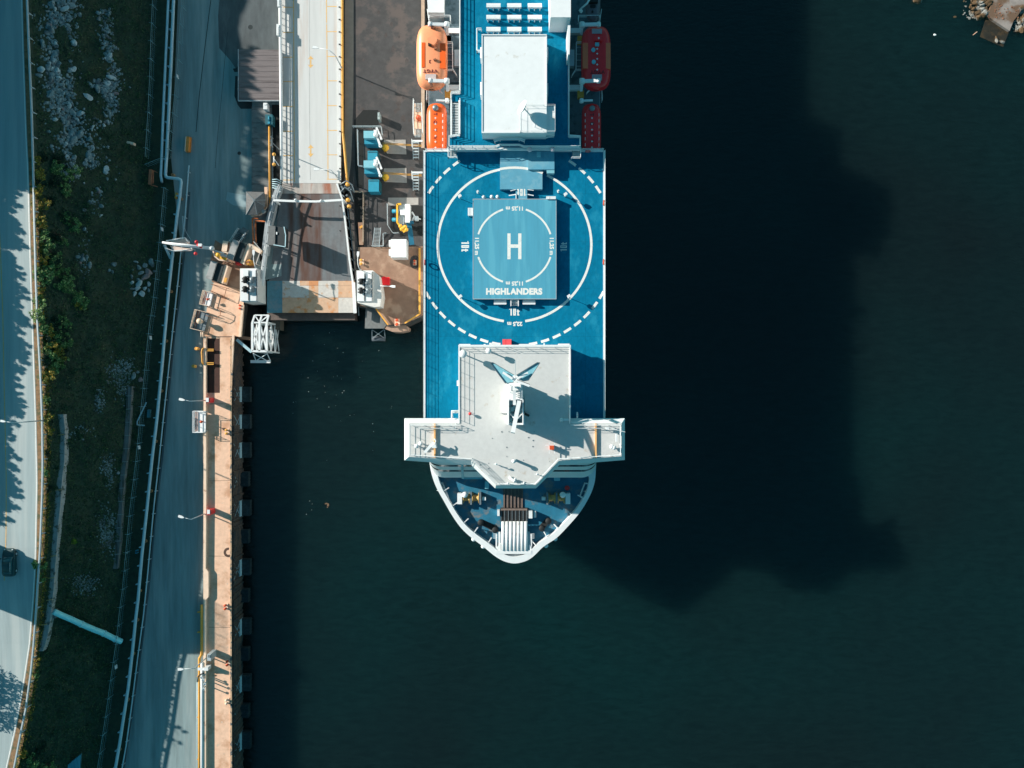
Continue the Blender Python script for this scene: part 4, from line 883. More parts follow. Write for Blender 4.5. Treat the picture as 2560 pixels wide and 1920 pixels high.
# link ramp
LZ0, LZ1 = 5.65, 4.6
def lz(y): return lerp(LZ0, LZ1, (y-458)/327)
def plate_mat():
    m = mat('ramp_plate', (.155, .172, .182), .6, .15, 1.5, detail=9, grid=(2.2, 2.6, .80, .02, .90)); n = m.node_tree.nodes; l = m.node_tree.links
    b = n['Principled BSDF']; src = b.inputs['Base Color'].links[0].from_socket
    g = n.new('ShaderNodeNewGeometry'); sx = n.new('ShaderNodeSeparateXYZ'); l.new(g.outputs['Position'], sx.inputs[0])
    mr = n.new('ShaderNodeMapRange'); x0, x1 = P(690, 600, 5).x, P(880, 600, 5).x; mr.inputs[1].default_value = x0; mr.inputs[2].default_value = x1; l.new(sx.outputs[0], mr.inputs[0])
    cr = n.new('ShaderNodeValToRGB'); e = cr.color_ramp.elements; e[0].position = 0; e[0].color = (0, 0, 0, 1); e[1].position = 1; e[1].color = (0, 0, 0, 1)
    for p_, v_ in ((.13, .05), (.22, .75), (.27, .25), (.34, .9), (.52, .65), (.58, .9), (.62, .2)): q = e.new(p_); q.color = (v_, v_, v_, 1)
    l.new(mr.outputs[0], cr.inputs[0])
    nz = n.new('ShaderNodeTexNoise'); nz.inputs['Scale'].default_value = 1.0; nz.inputs['Detail'].default_value = 8; mp = n.new('ShaderNodeMapping'); mp.inputs['Scale'].default_value = (1.4, .25, 1)
    l.new(g.outputs['Position'], mp.inputs[0]); l.new(mp.outputs[0], nz.inputs[0])
    ad = n.new('ShaderNodeMath'); ad.operation = 'MULTIPLY_ADD'; l.new(nz.outputs[0], ad.inputs[0]); ad.inputs[1].default_value = 1.3; ad.inputs[2].default_value = -.62
    a2 = n.new('ShaderNodeMath'); a2.operation = 'ADD'; a2.use_clamp = True; l.new(ad.outputs[0], a2.inputs[0]); l.new(cr.outputs[0], a2.inputs[1])
    mx_ = n.new('ShaderNodeMix'); mx_.data_type = 'RGBA'; l.new(a2.outputs[0], mx_.inputs[0]); l.new(src, mx_.inputs[6]); mx_.inputs[7].default_value = (.090, .038, .024, 1); l.new(mx_.outputs[2], b.inputs['Base Color']); return m
t = thing('link_ramp', 'rust-streaked steel link ramp leading down to the water beside the ship', 'ramp', P(776, 620, 0))
def LP(x, y, dz=0): return P(x, y, lz(y)+dz)
mb = MB()
for (y0, xa0, xb0), (y1, xa1, xb1) in zip([(480, 703, 850), (700, 673, 880)], [(700, 673, 880), (702, 672, 880)]):
    a, b, c, d = LP(xa0, y0), LP(xb0, y0), LP(xb1, y1), LP(xa1, y1); dn = Vector((0, 0, -.6))
    mb.add([a, b, c, d, a+dn, b+dn, c+dn, d+dn], [(3, 2, 1, 0), (4, 5, 6, 7), (0, 1, 5, 4), (1, 2, 6, 5), (2, 3, 7, 6), (3, 0, 4, 7)])
mb.build('deck_plate', plate_mat(), t)
mb = MB(); a, b, c, d = P(706, 458.5, ZA-.02), P(846, 458.5, ZA-.02), P(850, 484, ZA-.05), P(702, 484, ZA-.05); mb.add([a, b, c, d], [(3, 2, 1, 0)])
mb.build('hinge_plate', mat('hinge_rust', (.40, .36, .33), .8, .3, 1.5, (.32, .12, .07), .7, (.42, .6), stretch=(1, .15, 1)), t)
mb = MB(); mb.cur = 0
FM = [mat('flap_pale', (.55, .52, .48), .7, .15, 2, (.50, .30, .17), .9, (.55, .7), detail=9), mat('flap_rust', (.58, .37, .24), .7, .15, 1.5, (.60, .24, .08), .8, (.52, .66), detail=9), mat('flap_shade_teal', (.09, .24, .30), .7, .2, 1.5, (.16, .26, .30), .6), mat('flap_orange', (.56, .24, .10), .7, .2, 2)]  # teal paints the shaded left column, warmer tones the sunlit rusty plates
xs_ = [668, 706, 750, 772, 796, 846, 886]; ysr = [702, 714, 744, 782]
pat = [[2, 0, 1, 3, 0, 1], [2, 0, 0, 1, 0, 1], [2, 1, 1, 1, 1, 0]]
for r_ in range(3):
    for c_ in range(6):
        mb.cur = pat[r_][c_]; xa, xb = xs_[c_], xs_[c_+1]; k = (ysr[r_]-702)*.04
        q = [LP(xa-k*.3, ysr[r_]+.2), LP(xb, ysr[r_]+.2), LP(xb+.0, ysr[r_+1]-.2), LP(xa-.2, ysr[r_+1]-.2)]
        dn = Vector((0, 0, -.35)); mb.add(q+[v+dn for v in q], [(3, 2, 1, 0), (4, 5, 6, 7), (0, 1, 5, 4), (1, 2, 6, 5), (2, 3, 7, 6), (3, 0, 4, 7)])
mb.build('landing_flap', FM, t)
mb = MB(); mb.prism([(668, 783), (886, 783), (888, 800), (668, 800)], 3.4, 1.2); mb.build('end_beam', mat('end_beam', (.11, .085, .075), .8, .3, 1.2, detail=9), t)
mb = MB(); A_ = [(700, 470), (686, 510), (674, 560), (664, 640), (656, 700), (654, 712)]
W = [LP(x, y, .1) for x, y in A_]
for k in (.8, 1.6, 2.4):
    for a, b in zip(W, W[1:]): mb.beam(a+Vector((.5, 0, k)), b+Vector((.5, 0, k)), .17, .17)
for a, b in zip(W, W[1:]):
    n = max(1, int((b-a).length/1.7))
    for i in range(n): q = a.lerp(b, i/n)+Vector((.5, 0, 0)); mb.beam(q, q+Vector((0, 0, 2.4)), .13, .13)
mb.build('side_truss', mat('truss_steel', (.40, .43, .45), .6), t)
mb = MB()
for a, b in zip(W[:3], W[1:4]): mb.loop([a+Vector((-.5, 0, .9)), b+Vector((-.5, 0, .9)), b+Vector((.62, 0, .9)), a+Vector((.62, 0, .9))], 3.5)
mb.build('side_walkway', mat('walk_grey', (.33, .36, .38), .7, .12, 2), t)
mb = MB(); mb.tube([LP(666, 616, 1.6), LP(660, 660, 1.6), LP(655, 714, 1.5)], .4, 10); mb.build('white_pipe_rail', W_, t)
mb = MB()
for x, y in ((683, 500), (680, 522), (676, 548), (668, 604), (664, 631), (660, 660), (690, 486)): mb.ball(LP(x-1, y, 1.1), .22)
mb.build('pulley', W_, t)
mb = MB(); RR = [(845, 462), (858, 500), (866, 560), (876, 650), (884, 705), (888, 783)]
W = [LP(x, y, 0) for x, y in RR]
for a, b in zip(W, W[1:]): mb.beam(a+Vector((0, 0, .7)), b+Vector((0, 0, .7)), .28, .5)
mb.build('side_beam', W_, t)
mb = MB(); W2_ = [LP(x+9, y+6, -.6) for x, y in RR[1:]]
for a, b in zip(W2_, W2_[1:]): mb.beam(a, b, .16, .16)
for i in range(10):
    y = 515+i*26; x = curve(RR, y); mb.beam(LP(x+1, y, .6), LP(x+6, y+6, -.4), .14, .14)
mb.build('side_bracket', STEEL, t)
mb = MB(); mb.beam(LP(884, 706, .8), LP(888, 783, .8), .5, .3); mb.build('end_guard', W_, t)
# gate beam across
t = thing('height_gate', 'thin white gate beam spanning the rusty ramp from side to side', 'gate', P(770, 503, 5))
mb = MB(); W = [P(686, 501, 8.4), P(730, 503, 8.4), P(790, 504, 8.4), P(858, 500, 8.4)]
for a, b in zip(W, W[1:]): mb.beam(a, b, .34, .3)
mb.build('cross_beam', W_, t)
for q in (P(686, 501, 8.4), P(858, 500, 8.4)): mb = MB(); mb.beam((q.x, q.y, 4.8), q, .28, .28); mb.build('post', W_, t)
mb = MB(); mb.ball(P(739, 500, 8.6), .25); mb.ball(P(803, 502, 8.6), .25); mb.build('lamp', GALV, t)
# control cab
t = thing('control_cab', 'dark control cab with a grey roof slab over the left side of the rusty ramp', 'cabin', P(690, 590, 5))
mb = MB(); mb.prism([(671, 565), (688, 565), (687, 612), (670, 612)], 10.2, 7.4); mb.build('roof_slab', mat('cab_slab', (.15, .155, .155), .85, .2, 2.5), t)
mb = MB(); mb.prism([(688.5, 566), (711, 568), (710, 614), (687.5, 612)], 10.0, 7.6); mb.build('cab_body', mat('cab_dark', (.012, .02, .024), .6, .2, 3), t)
mb = MB(); W = [P(710, 567, 10.3), P(714, 588, 10.3), P(713, 617, 10.3), P(684, 612, 10.3)]
for a, b in zip(W, W[1:]): mb.beam(a, b, .14, .14)
mb.build('frame', TEALST, t)
mb = MB(); mb.box(690, 580, 693, 586, 10.15, 10.0); mb.build('roof_light', W_, t)
mb = MB(); c = P(678, 612, 5); mb.beam(P(676, 606, 7.4), (c.x, c.y, 3), .3, .3); mb.build('support_post', STEEL, t)
t = thing('mast_antenna', 'thin dark signal post with loops whose shadow crosses the ramp', 'signal post', P(712, 398, ZQ+.7))
# (stands on the left kerb of the approach)
mb = MB(); c = P(704, 380, ZA); mb.tube([c, c+Vector((0, 0, 6.6))], [.09, .06], 6); mb.build('pole', STEEL, t)
mb = MB(); q = c+Vector((0, 0, 5.6)); mb.beam(q+Vector((0, -.7, 0)), q+Vector((0, .7, 0)), .1, .1); mb.beam(q+Vector((0, -.7, -.5)), q+Vector((0, -.7, .5)), .25, .1); mb.beam(q+Vector((0, .7, -.5)), q+Vector((0, .7, .5)), .25, .1); mb.build('bracket', STEEL, t)
# hoist machinery around the hinge
t = thing('hinge_machinery', 'dark cluttered hoist gear at the right end of the ramp hinge', 'machinery', P(862, 470, ZQ))
mb = MB()
rr_ = random.Random(4)
for i in range(14): x, y = 850+rr_.uniform(0, 24), 462+rr_.uniform(0, 60); mb.rbox(x+i*.3, y, rr_.uniform(3, 8), rr_.uniform(3, 9), 5.6+rr_.random()*1.2, 4, rr_.uniform(-50, 50))
mb.build('gear_housing', STEEL, t)
mb = MB()
for x, y in ((869, 461), (870, 500), (873, 516)): mb.ball(P(x, y, 6.8), .38, .3)
mb.build('cap', YEL, t)
mb = MB(); mb.tube([P(850, 462, 6.6), P(866, 452, 6.9), P(880, 462, 6.9), P(886, 482, 6.5)], .12, 6); mb.tube([P(852, 480, 6.6), P(862, 468, 6.9), P(876, 478, 6.9), P(884, 505, 6.5)], .1, 6); mb.build('hose', STEEL, t)
t = thing('hinge_machinery', 'pale tubular hoist gear at the left end of the ramp hinge', 'machinery', P(690, 470, ZQ))
mb = MB()
for k in range(5): mb.tube([P(681, 449+k*5, 6.5), P(692, 448+k*6, 7.0), P(703, 454+k*5, 6.5)], .08, 6)
mb.build('hose', TEALST, t)
mb = MB(); mb.rbox(694, 475, 12, 14, 6.6, 4.8, 20); mb.rbox(684, 490, 8, 5, 6.6, 4.8, 0); mb.build('gear_housing', GALV, t)
# hoist towers with sheaves
def tower(lab, base, body, chamfer, cx):
    t = thing('hoist_tower', lab, 'tower', P(base[0], base[1], 0))
    mb = MB(); mb.prism(body, 8.8, 4.4); mb.build('tower_wall', mat('tower_white', (.62, .61, .58), .6, .1, 1.2, (.50, .38, .28), .8, (.62, .75)) if 'tower_white' not in bpy.data.materials else bpy.data.materials['tower_white'], t)
    mb = MB(); x0, y0, x1, y1 = chamfer
    mb.prism([(x0, y0), (x1, y0), (x1, y1), (x0, y1)], 9.1, 8.8); mb.build('roof_plate', W_, t)
    xm = (x0+x1)/2; mb = MB(); mb.box(xm-1, y0+8, xm+1, y1-1, 9.2, 9.1); mb.box(x1-1.2, y0+1, x1, y1, 9.2, 9.1); mb.build('roof_slot', BLACK, t)
    for i, (dx, dy) in enumerate(((-9, -12), (9, -12), (-9, 11), (9, 11))):
        mb = MB(); c = P(xm+dx, (y0+y1)/2+dy, 9.6)
        mb.tube([c+Vector((-.22, 0, 0)), c+Vector((.22, 0, 0))], .55, 14)
        mb.tube([c+Vector((-.5, .25, -.1)), c+Vector((.5, .25, -.1))], .13, 8); mb.tube([c+Vector((-.5, -.3, .2)), c+Vector((.5, -.3, .2))], .1, 8)
        mb.build('sheave', STEEL if i % 2 else BLACK, t)
    mb = MB(); mb.rbox(xm-8, y0+10, 13, 16, 9.9, 9.1, 0); mb.rbox(xm+10, y0+11, 14, 17, 9.6, 9.1, 0); mb.build('winch_cover', W_, t)
    return t
tower('white hoist tower with dark sheaves at the left lower corner of the ramp', (622, 715), [(600, 671), (643, 671), (645, 690), (645, 754), (612, 756), (600, 753)], (601, 672, 642, 752), 0)
tower('white hoist tower with dark sheaves at the right lower corner of the ramp', (912, 715), [(891, 676), (932, 676), (948, 690), (954, 740), (950, 766), (936, 768), (894, 757)], (892, 678, 931, 753), 0)
mb = MB(); mb.prism([(914, 769), (938, 771), (966, 812), (960, 821), (912, 821)], 3.6, 2.6); mb.build('catwalk_deck', mat('catw', (.16, .17, .17), .8, .2, 2), label='grey steel catwalk below the right hoist tower', category='catwalk')
t = thing('fender_frame', 'dark fender hung on crossed bars below the grey catwalk', 'fender', P(945, 835, 0))
mb = MB()
for a, b in (((930, 824), (960, 845)), ((960, 824), (932, 845)), ((930, 824), (930, 846)), ((961, 824), (963, 846))): mb.beam(P(*a, 2.8), P(*b, 2.2), .12, .12)
mb.build('cross_bars', STEEL, t); mb = MB(); mb.tube([P(930, 847, 1.6), P(963, 847, 1.6)], .42, 12); mb.build('fender_roll', mat('froll', (.08, .10, .12), .7), t)
mb = MB(); mb.prism([(968, 814), (1011, 811), (1020, 818), (1018, 826), (1000, 830), (980, 829), (962, 822)], 4.6, .5); mb.build('dolphin_tip', mat('tipc', (.35, .23, .17), .9, .35, 1.2, detail=9), label='rounded stained concrete nose at the tip of the mooring platform', category='pier nose')
# edge rails around mooring platform
mb = MB()
for pts in ([(1049, 620), (1049, 785)], [(1049, 785), (1012, 808)], [(940, 772), (970, 812)]):
    for a, b in zip(pts, pts[1:]): mb.beam(P(*a, ZQ+.75), P(*b, ZQ+.75), .32 if a[0] == 1049 and b[0] == 1049 else .22, .25)
for y in (622, 660, 700, 740, 784): mb.beam(P(1049, y, ZQ), P(1049, y, ZQ+.75), .2, .2)
mb.build('edge_rail', YEL, label='long yellow rail on the ship side of the brown mooring platform', category='rail')
# white container, red box etc on mooring platform
t = thing('equipment_container', 'white ribbed equipment container at the upper edge of the brown platform', 'container', P(997, 624, ZQ))
mb = MB(); mb.box(977, 598, 1016, 644, 7.7, ZQ); mb.build('body', W_, t)
mb = MB()
for i in range(9): mb.box(978, 600+i*5, 1015, 602.6+i*5, 7.78, 7.7)
mb.build('roof_rib', W2, t)
mb = MB()
for y in (608, 631): mb.box(972, y-8, 977, y+8, 7.2, 5.6)
mb.build('side_vent', W_, t)
t = thing('red_chest', 'dark red chest standing next to the right hoist tower', 'chest', P(962, 702, ZQ)); mb = MB(); mb.box(952, 694, 973, 712, ZQ+1.3, ZQ+.15); mb.build('chest_body', REDP, t)
mb = MB(); mb.box(951.5, 693, 973.5, 712.5, ZQ+1.38, ZQ+1.3); mb.box(958, 691, 963, 693, ZQ+1.3, ZQ+1.0); mb.build('lid', RED, t)
mb = MB(); mb.box(950, 730, 955, 745, ZQ+1.6, ZQ+.15); mb.box(950.8, 732, 954.2, 743, ZQ+1.7, ZQ+1.6); mb.build('red_hose_box', REDP, label='narrow bright red box against the right hoist tower', category='box')
# hydraulic gangway machine by the ship
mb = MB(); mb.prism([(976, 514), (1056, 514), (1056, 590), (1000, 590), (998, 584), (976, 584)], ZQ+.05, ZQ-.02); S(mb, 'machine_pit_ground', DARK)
t = thing('hydraulic_crane', 'yellow and white hydraulic loading arm with a blue boom in the dark pit', 'loading arm', P(1010, 550, ZQ))
mb = MB()
for pts in ([(1003, 510), (993, 511)], [(993, 510), (993, 556)], [(993, 556), (999, 564)]): mb.beam(P(*pts[0], 8.5), P(*pts[1], 8.5), .30, .3)
mb.build('yellow_frame', mat('bright_yellow', (.82, .42, .03), .5, .1, 2), t)
mb = MB(); mb.box(1012, 510, 1024, 556, 8.8, 6.8); mb.box(1000, 524, 1012, 537, 8.6, 7); mb.build('tank', W_, t)
mb = MB(); mb.box(997, 512, 1011, 524, 8.2, 6.5); mb.box(997, 538, 1010, 560, 8.2, 6.5); mb.build('grating', GALV, t)
mb = MB()
for k in range(6): mb.ball(P(1001+k*3, 566+((k*7) % 9), 8.6), .33)
mb.beam(P(1000, 562, 8.6), P(1012, 580, 8.6), .5, .3); mb.build('claw', bpy.data.materials['bright_yellow'], t)
mb = MB(); mb.beam(P(1022, 556, 8.0), P(1030, 612, 7.4), .8, .5); mb.beam(P(1016, 558, 8.2), P(1034, 556, 8.2), .5, .4); mb.build('boom', mat('boom_blue', (.01, .12, .20), .5), t)
mb = MB()
for y in (528, 549): mb.tube([P(982, y, 6.2), P(996, y+1, 6.6)], .35, 8)
mb.build('pump', UNIT, t)
mb = MB(); mb.box(1036, 540, 1045, 550, 8.0, 7.0); mb.tube([P(1030, 530, 7.6), P(1036, 540, 7.8), P(1030, 553, 7.6)], .14, 6); mb.tube([P(1040, 546, 7.8), P(1052, 548, 7.8)], .08, 6); mb.build('valve_block', W_, t)
mb = MB(); mb.railing([(970, 512), (971, 565), (984, 585), (998, 584)], ZQ, 1.1, 2, 1.5, .04); mb.build('guard_rail', GALV, t)
t = thing('steel_ladder', 'long galvanised ladder lying in the dark yard left of the white container', 'ladder', P(941, 592, ZQ))
mb = MB(); 
for pa, pb in (((937, 569), (931, 616)), ((952, 569), (948, 617))): mb.beam(P(*pa, 6.1), P(*pb, 5.3), .1, .12)
mb.build('stringer', GALV, t); mb = MB()
for k in range(14): f = (k+.5)/14; mb.tube([P(lerp(937, 931, f), lerp(569, 616, f), lerp(6.1, 5.3, f)), P(lerp(952, 948, f), lerp(569, 617, f), lerp(6.1, 5.3, f))], .04, 5)
mb.build('rung', GALV, t)
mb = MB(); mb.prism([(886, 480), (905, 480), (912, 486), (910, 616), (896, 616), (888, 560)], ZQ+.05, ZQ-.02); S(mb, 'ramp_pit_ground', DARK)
mb = MB(); mb.railing([(886, 482), (911, 483), (910, 608)], ZQ, 1.2, 3, 2, .045); mb.build('pit_railing', mat('prail', (.35, .27, .2), .6), label='rust-tinted railing along the dark pit right of the rusty ramp', category='railing')
t = thing('pit_platform', 'brown timber platform with an orange fitting in the pit right of the ramp', 'platform', P(900, 570, ZQ)); mb = MB(); mb.prism([(895, 556), (906, 556), (908, 612), (898, 612)], ZQ+.35, ZQ); mb.build('planks', BROWN, t)
mb = MB(); mb.rbox(903, 567, 9, 5, ZQ+.7, ZQ+.3, 30); mb.build('fitting', YEL, t)
mb = MB(); mb.railing([(968, 585), (960, 586), (960, 617), (931, 617)], ZQ, 1.1, 2, 1.5, .04); mb.build('yard_railing', GALV, label='grey railing around the lower pit beside the white container', category='railing')
# teal mooring machines with white arms
def unit(labs, y, top_y, second):
    t = thing('mooring_unit', labs, 'mooring machine', P(925, y, ZQ), 'teal mooring machines')
    mb = MB(); mb.box(909, y, 936, y+18, 8.4, ZQ); mb.build('hood', UNITL, t)
    mb = MB(); mb.box(911, y+18, 944, y+33, 7.4, ZQ); mb.build('cabinet', UNIT, t)
    mb = MB(); mb.beam(P(941, y-8, 8.8), P(954, y+22, 8.8), .34, .3); mb.beam(P(939, y+4, 8.6), P(950, y+36, 8.6), .34, .3); mb.beam(P(938, y-2, 8.9), P(939, y+14, 8.9), .5, .3); mb.build('arm', W_, t)
    mb = MB(); mb.ball(P(939, y+10, 9.0), .4, .3); mb.ball(P(951, y+38, 8.2), .3); mb.build('joint', W_, t)
    mb = MB(); mb.ball(P(964, y+42, 6.2), .62, .4, 10, 6); mb.box(958, y+36, 964, y+48, 6.2, 5); mb.build('hook', mat('hook_yellow', (.80, .42, .02), .5) if 'hook_yellow' not in bpy.data.materials else bpy.data.materials['hook_yellow'], t)
    mb = MB(); mb.tube([P(956, y+30, 6.4), P(1000, y+33, 6.3), P(1054, y+36, 6.6)], .07, 6); mb.tube([P(956, y+33, 6.4), P(1054, y+39, 6.6)], .06, 6); mb.build('mooring_line', YEL, t)
    return t
unit('teal mooring machine with white folded arm, the upper of the two by the ramp', 327, 0, 0)
unit('teal mooring machine with white folded arm, the lower of the two by the ramp', 401, 0, 0)
for i, (x0, y0, x1, y1, lab) in enumerate(((919, 377, 943, 400, 'square teal cabinet between the two mooring machines'), (921, 449, 947, 479, 'teal cabinet below the lower mooring machine'))):
    t = thing('teal_cabinet', lab, 'cabinet', P((x0+x1)/2, (y0+y1)/2, ZQ), 'teal cabinets'); mb = MB(); mb.box(x0, y0, x1, y1, 7.4, ZQ); mb.build('case', UNIT, t)
    mb = MB(); mb.box(x1-.5, y0+3, x1+2.5, y1-2, 7.2, ZQ); mb.box(x0+2, y0+2, x1-2, y0+4, 7.45, 7.4); mb.build('trim', mat('unit_dark', (.01, .08, .1), .6) if 'unit_dark' not in bpy.data.materials else bpy.data.materials['unit_dark'], t)
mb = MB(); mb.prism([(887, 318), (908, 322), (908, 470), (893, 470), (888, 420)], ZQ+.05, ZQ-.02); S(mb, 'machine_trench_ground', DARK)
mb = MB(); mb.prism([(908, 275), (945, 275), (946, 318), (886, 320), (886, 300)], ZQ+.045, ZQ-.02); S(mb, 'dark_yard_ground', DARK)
mb = MB(); mb.railing([(884, 320), (955, 320), (958, 342)], ZQ, 1.1, 2, 1.5, .05); mb.railing([(896, 328), (898, 418), (909, 419)], ZQ, 1.1, 2, 2, .05); mb.build('unit_railing', GALV, label='grey railings around the teal mooring machines', category='railing')
mb = MB(); mb.box(944, 281, 949, 298, 6.8, ZQ); mb.box(945, 283, 948, 290, 6.9, 6.8); mb.build('post_box', mat('pbx', (.35, .42, .42), .6), label='slim grey box at the corner of the dark yard above the mooring machines', category='box')
# gangways / stairs by the hull
t = thing('boarding_stairs', 'white railed boarding platform with orange gear left of the small orange lifeboat', 'stairs', P(1045, 300, ZQ))
mb = MB(); mb.box(1036, 258, 1056, 338, 7.2, 7.0); mb.build('platform', TAN, t)
mb = MB(); mb.railing([(1035, 252), (1034, 300), (1036, 340)], 7.2, 1.1, 3, 1.2, .05); mb.railing([(1055, 262), (1058, 336)], 7.2, 1.1, 3, 1.5, .04); mb.build('railing', W_, t)
mb = MB()
for k in range(7): mb.box(1037, 258+k*3.2, 1054, 259.2+k*3.2, 7.35, 7.25); mb.box(1037, 322+k*3.2, 1054, 323.2+k*3.2, 7.35, 7.25)
mb.build('step', GALV, t); mb = MB(); mb.ball(P(1046, 294, 7.7), .45); mb.ball(P(1048, 299, 7.6), .35); mb.build('gear', SIGNR, t)
for i, (y0, lab) in enumerate(((352, 'upper steel quay stairs beside the hull'), (431, 'lower steel quay stairs beside the hull'))):
    t = thing('quay_stairs', lab, 'stairs', P(1039, y0+20, ZQ), 'steel stairs beside the hull'); mb = MB()
    mb.beam(P(1032, y0, 6.8), P(1033, y0+46, 5.2), .08, .15); mb.beam(P(1046, y0, 6.8), P(1047, y0+46, 5.2), .08, .15); mb.build('stringer', GALV, t); mb = MB()
    for k in range(6): f = k/6; mb.rbox(1039.5, y0+4+k*7.5, 13, 3, lerp(6.8, 5.3, f), lerp(6.7, 5.2, f))
    mb.build('tread', GALV, t)
    mb = MB(); mb.railing([(1031, y0), (1032, y0+20)], 6.8, 1, 2, 1, .04); mb.box(1031, y0-2, 1056, y0+2, 6.9, 6.7); mb.build('railing', W_, t)
# ================================================================ LEFT PIER OBJECTS
# lattice tower
t = thing('lattice_tower', 'white steel lattice tower standing in the water off the pier head', 'lattice tower', P(655, 840, 0))
mb = MB(); zt, zb = 7.0, 1.0
top = {'a': (631, 806), 'b': (667, 806), 'c': (667, 878), 'd': (631, 878), 'm': (649, 806), 'n': (649, 878)}
def B(p, q, zt1=7.0, zt2=7.0, w_=.28): mb.beam(P(*p, zt1), P(*q, zt2), w_, w_)
for p, q in (('a', 'd'), ('b', 'c'), ('m', 'n'), ('a', 'b'), ('d', 'c'), ('a', 'n'), ('n', 'b'), ('d', 'm'), ('m', 'c')):
    B(top[p], top[q], w_=.34 if {p, q} in ({'a', 'd'}, {'b', 'c'}, {'m', 'n'}, {'d', 'c'}) else .2)
for p in ((636, 786), (654, 786), (671, 786)): pass
B((631, 806), (637, 788)); B((667, 806), (672, 788)); B((649, 806), (655, 787)); B((637, 788), (672, 788), w_=.22); B((637, 788), (649, 806), w_=.18); B((672, 788), (649, 806), w_=.18)
mb.build('top_frame', W_, t); mb = MB()
for p in 'abcdmn':
    q = P(*top[p], 7); mb.beam((q.x, q.y, 7), (q.x, q.y, -1), .26, .26)
qa, qb, qc, qd = [P(*top[k], 7) for k in 'abcd']
for u, v in ((qb, qc), (qa, qb), (qd, qc), (qa, qd)):
    for k in range(3):
        z0, z1 = 7-2.4*k, 7-2.4*(k+1); mb.beam((u.x, u.y, z0), (v.x, v.y, z1), .16, .16); mb.beam((v.x, v.y, z0), (u.x, u.y, z1), .16, .16); mb.beam((u.x, u.y, z1), (v.x, v.y, z1), .18, .18)
mb.build('side_frame', W_, t); mb = MB(); mb.beam(P(627, 904, 2.6), P(676, 904, 2.6), .5, .4); mb.build('foot_beam', W_, t); mb = MB()
for p, q in (((633, 884), (640, 902)), ((668, 884), (676, 902)), ((634, 884), (668, 902)), ((668, 884), (640, 902))): mb.beam(P(*p, 4.5), P(*q, 2.8), .12, .12)
mb.build('brace', W_, t); mb = MB(); mb.beam(P(592, 849, 4.6), P(629, 880, 4.4), .45, .35); mb.build('strut', TEALST, t)
mb = MB(); mb.prism([(680, 790), (700, 800), (700, 825), (678, 822)], 2.4, -1); mb.build('pile_cap', mat('pcap', (.10, .09, .07), .9, .3, 2), label='dark stained pile cap beside the lattice tower at the ramp end', category='pile cap')
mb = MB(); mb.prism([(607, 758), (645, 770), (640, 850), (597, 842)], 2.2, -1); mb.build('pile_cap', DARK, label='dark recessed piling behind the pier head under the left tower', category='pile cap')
mb = MB(); mb.prism([(594, 838), (624, 843), (623, 850), (594, 847)], 4.2, 3.4); mb.build('pier_beam', BROWN, label='brown beam jutting from the pier head corner towards the lattice tower', category='beam')
# control platforms on the road side
def ctrl(lab, cx, cy, wx, wy, rot, floor, rimm, extra=None, z=ZQ+.35):
    c = P(cx, cy, z); t = thing('control_platform', lab, 'platform', (c.x, c.y, ZQ), 'raised platforms along the quay road'); r = R(rot); W, D = M(wx, z), M(wy, z)
    mb = MB(); mb.wbox(c, W, D, z, z-.2, r); mb.build('floor', floor, t)
    def L(x, y, zz=z): return Vector((c.x+x*math.cos(r)-y*math.sin(r), c.y+x*math.sin(r)+y*math.cos(r), zz))
    mb = MB(); cs = [L(W/2, D/2), L(-W/2, D/2), L(-W/2, -D/2), L(W/2, -D/2)]; mb.wrail(cs, 1.1, 3, 1.3, .05)
    mb.build('railing', rimm, t); mb = MB()
    for sx in (-1, 1):
        for sy in (-1, 1): q = L(sx*W*.45, sy*D*.45); mb.beam((q.x, q.y, ZQ), q, .14, .14)
    mb.build('leg', GALV, t)
    mb = MB(); mb.beam(L(-W*.42, D*.46, z+.02), L(-W*.42, -D*.46, z+.02), .14, .04); mb.beam(L(-W*.25, D*.46, z+.02), L(-W*.25, -D*.46, z+.02), .1, .04); mb.build('edge_stripe', RUSTY, t)
    return t, L
t, L = ctrl('white railed control platform below the first quay lamp', 501, 1054, 26, 53, 0, W2, W_, z=ZQ+1.1)
mb = MB(); mb.ball(L(.45, 0, ZQ+1.9), .25); mb.tube([L(.45, 0, ZQ+1.0), L(.45, 0, ZQ+1.9)], .08, 6); mb.build('control_lever', SIGNR, t)
t, L = ctrl('small tilted white platform with a rusty lever near the left hoist tower', 519, 747, 21, 35, -14, W2, TANL)
mb = MB(); mb.ball(L(.4, -.1, ZQ+1.3), .22); mb.beam(L(.2, -.2, ZQ+1.2), L(.7, .1, ZQ+1.2), .2, .2); mb.build('control_lever', SIGNR, t)
t, L = ctrl('tilted tan platform with a grey floor and a round white capstan on the pier head', 502, 802, 30, 48, -14, STEEL, TANL)
mb = MB(); q = L(.25, -.1, 0); mb.cyl((q.x, q.y), .28, ZQ+1.4, ZQ+.3, 12); mb.ball((q.x, q.y, ZQ+1.5), .52, .4); mb.build('capstan', mat('cream_paint', (.75, .58, .42), .5), t)
mb = MB(); mb.railing([(533, 712), (572, 722), (566, 747), (560, 745)], ZQ+.1, 1.1, 1, 2.2, .05); mb.railing([(520, 790), (545, 797), (556, 790), (558, 778), (548, 770)], ZQ+.1, 1.1, 1, 1.6, .05); mb.railing([(530, 728), (560, 742)], ZQ+.1, 1.0, 2, 2, .04)
mb.build('pier_railing', RUSTY, label='thin rusty handrails standing on the sunlit pier head', category='railing')
mb = MB()
for x in (503, 507): mb.tube([P(x, 830, ZQ+1.0), P(x, 843, ZQ+.9)], .12, 6)
mb.build('stub_pipe', TANL, label='pair of tan stub pipes below the capstan platform', category='pipe')
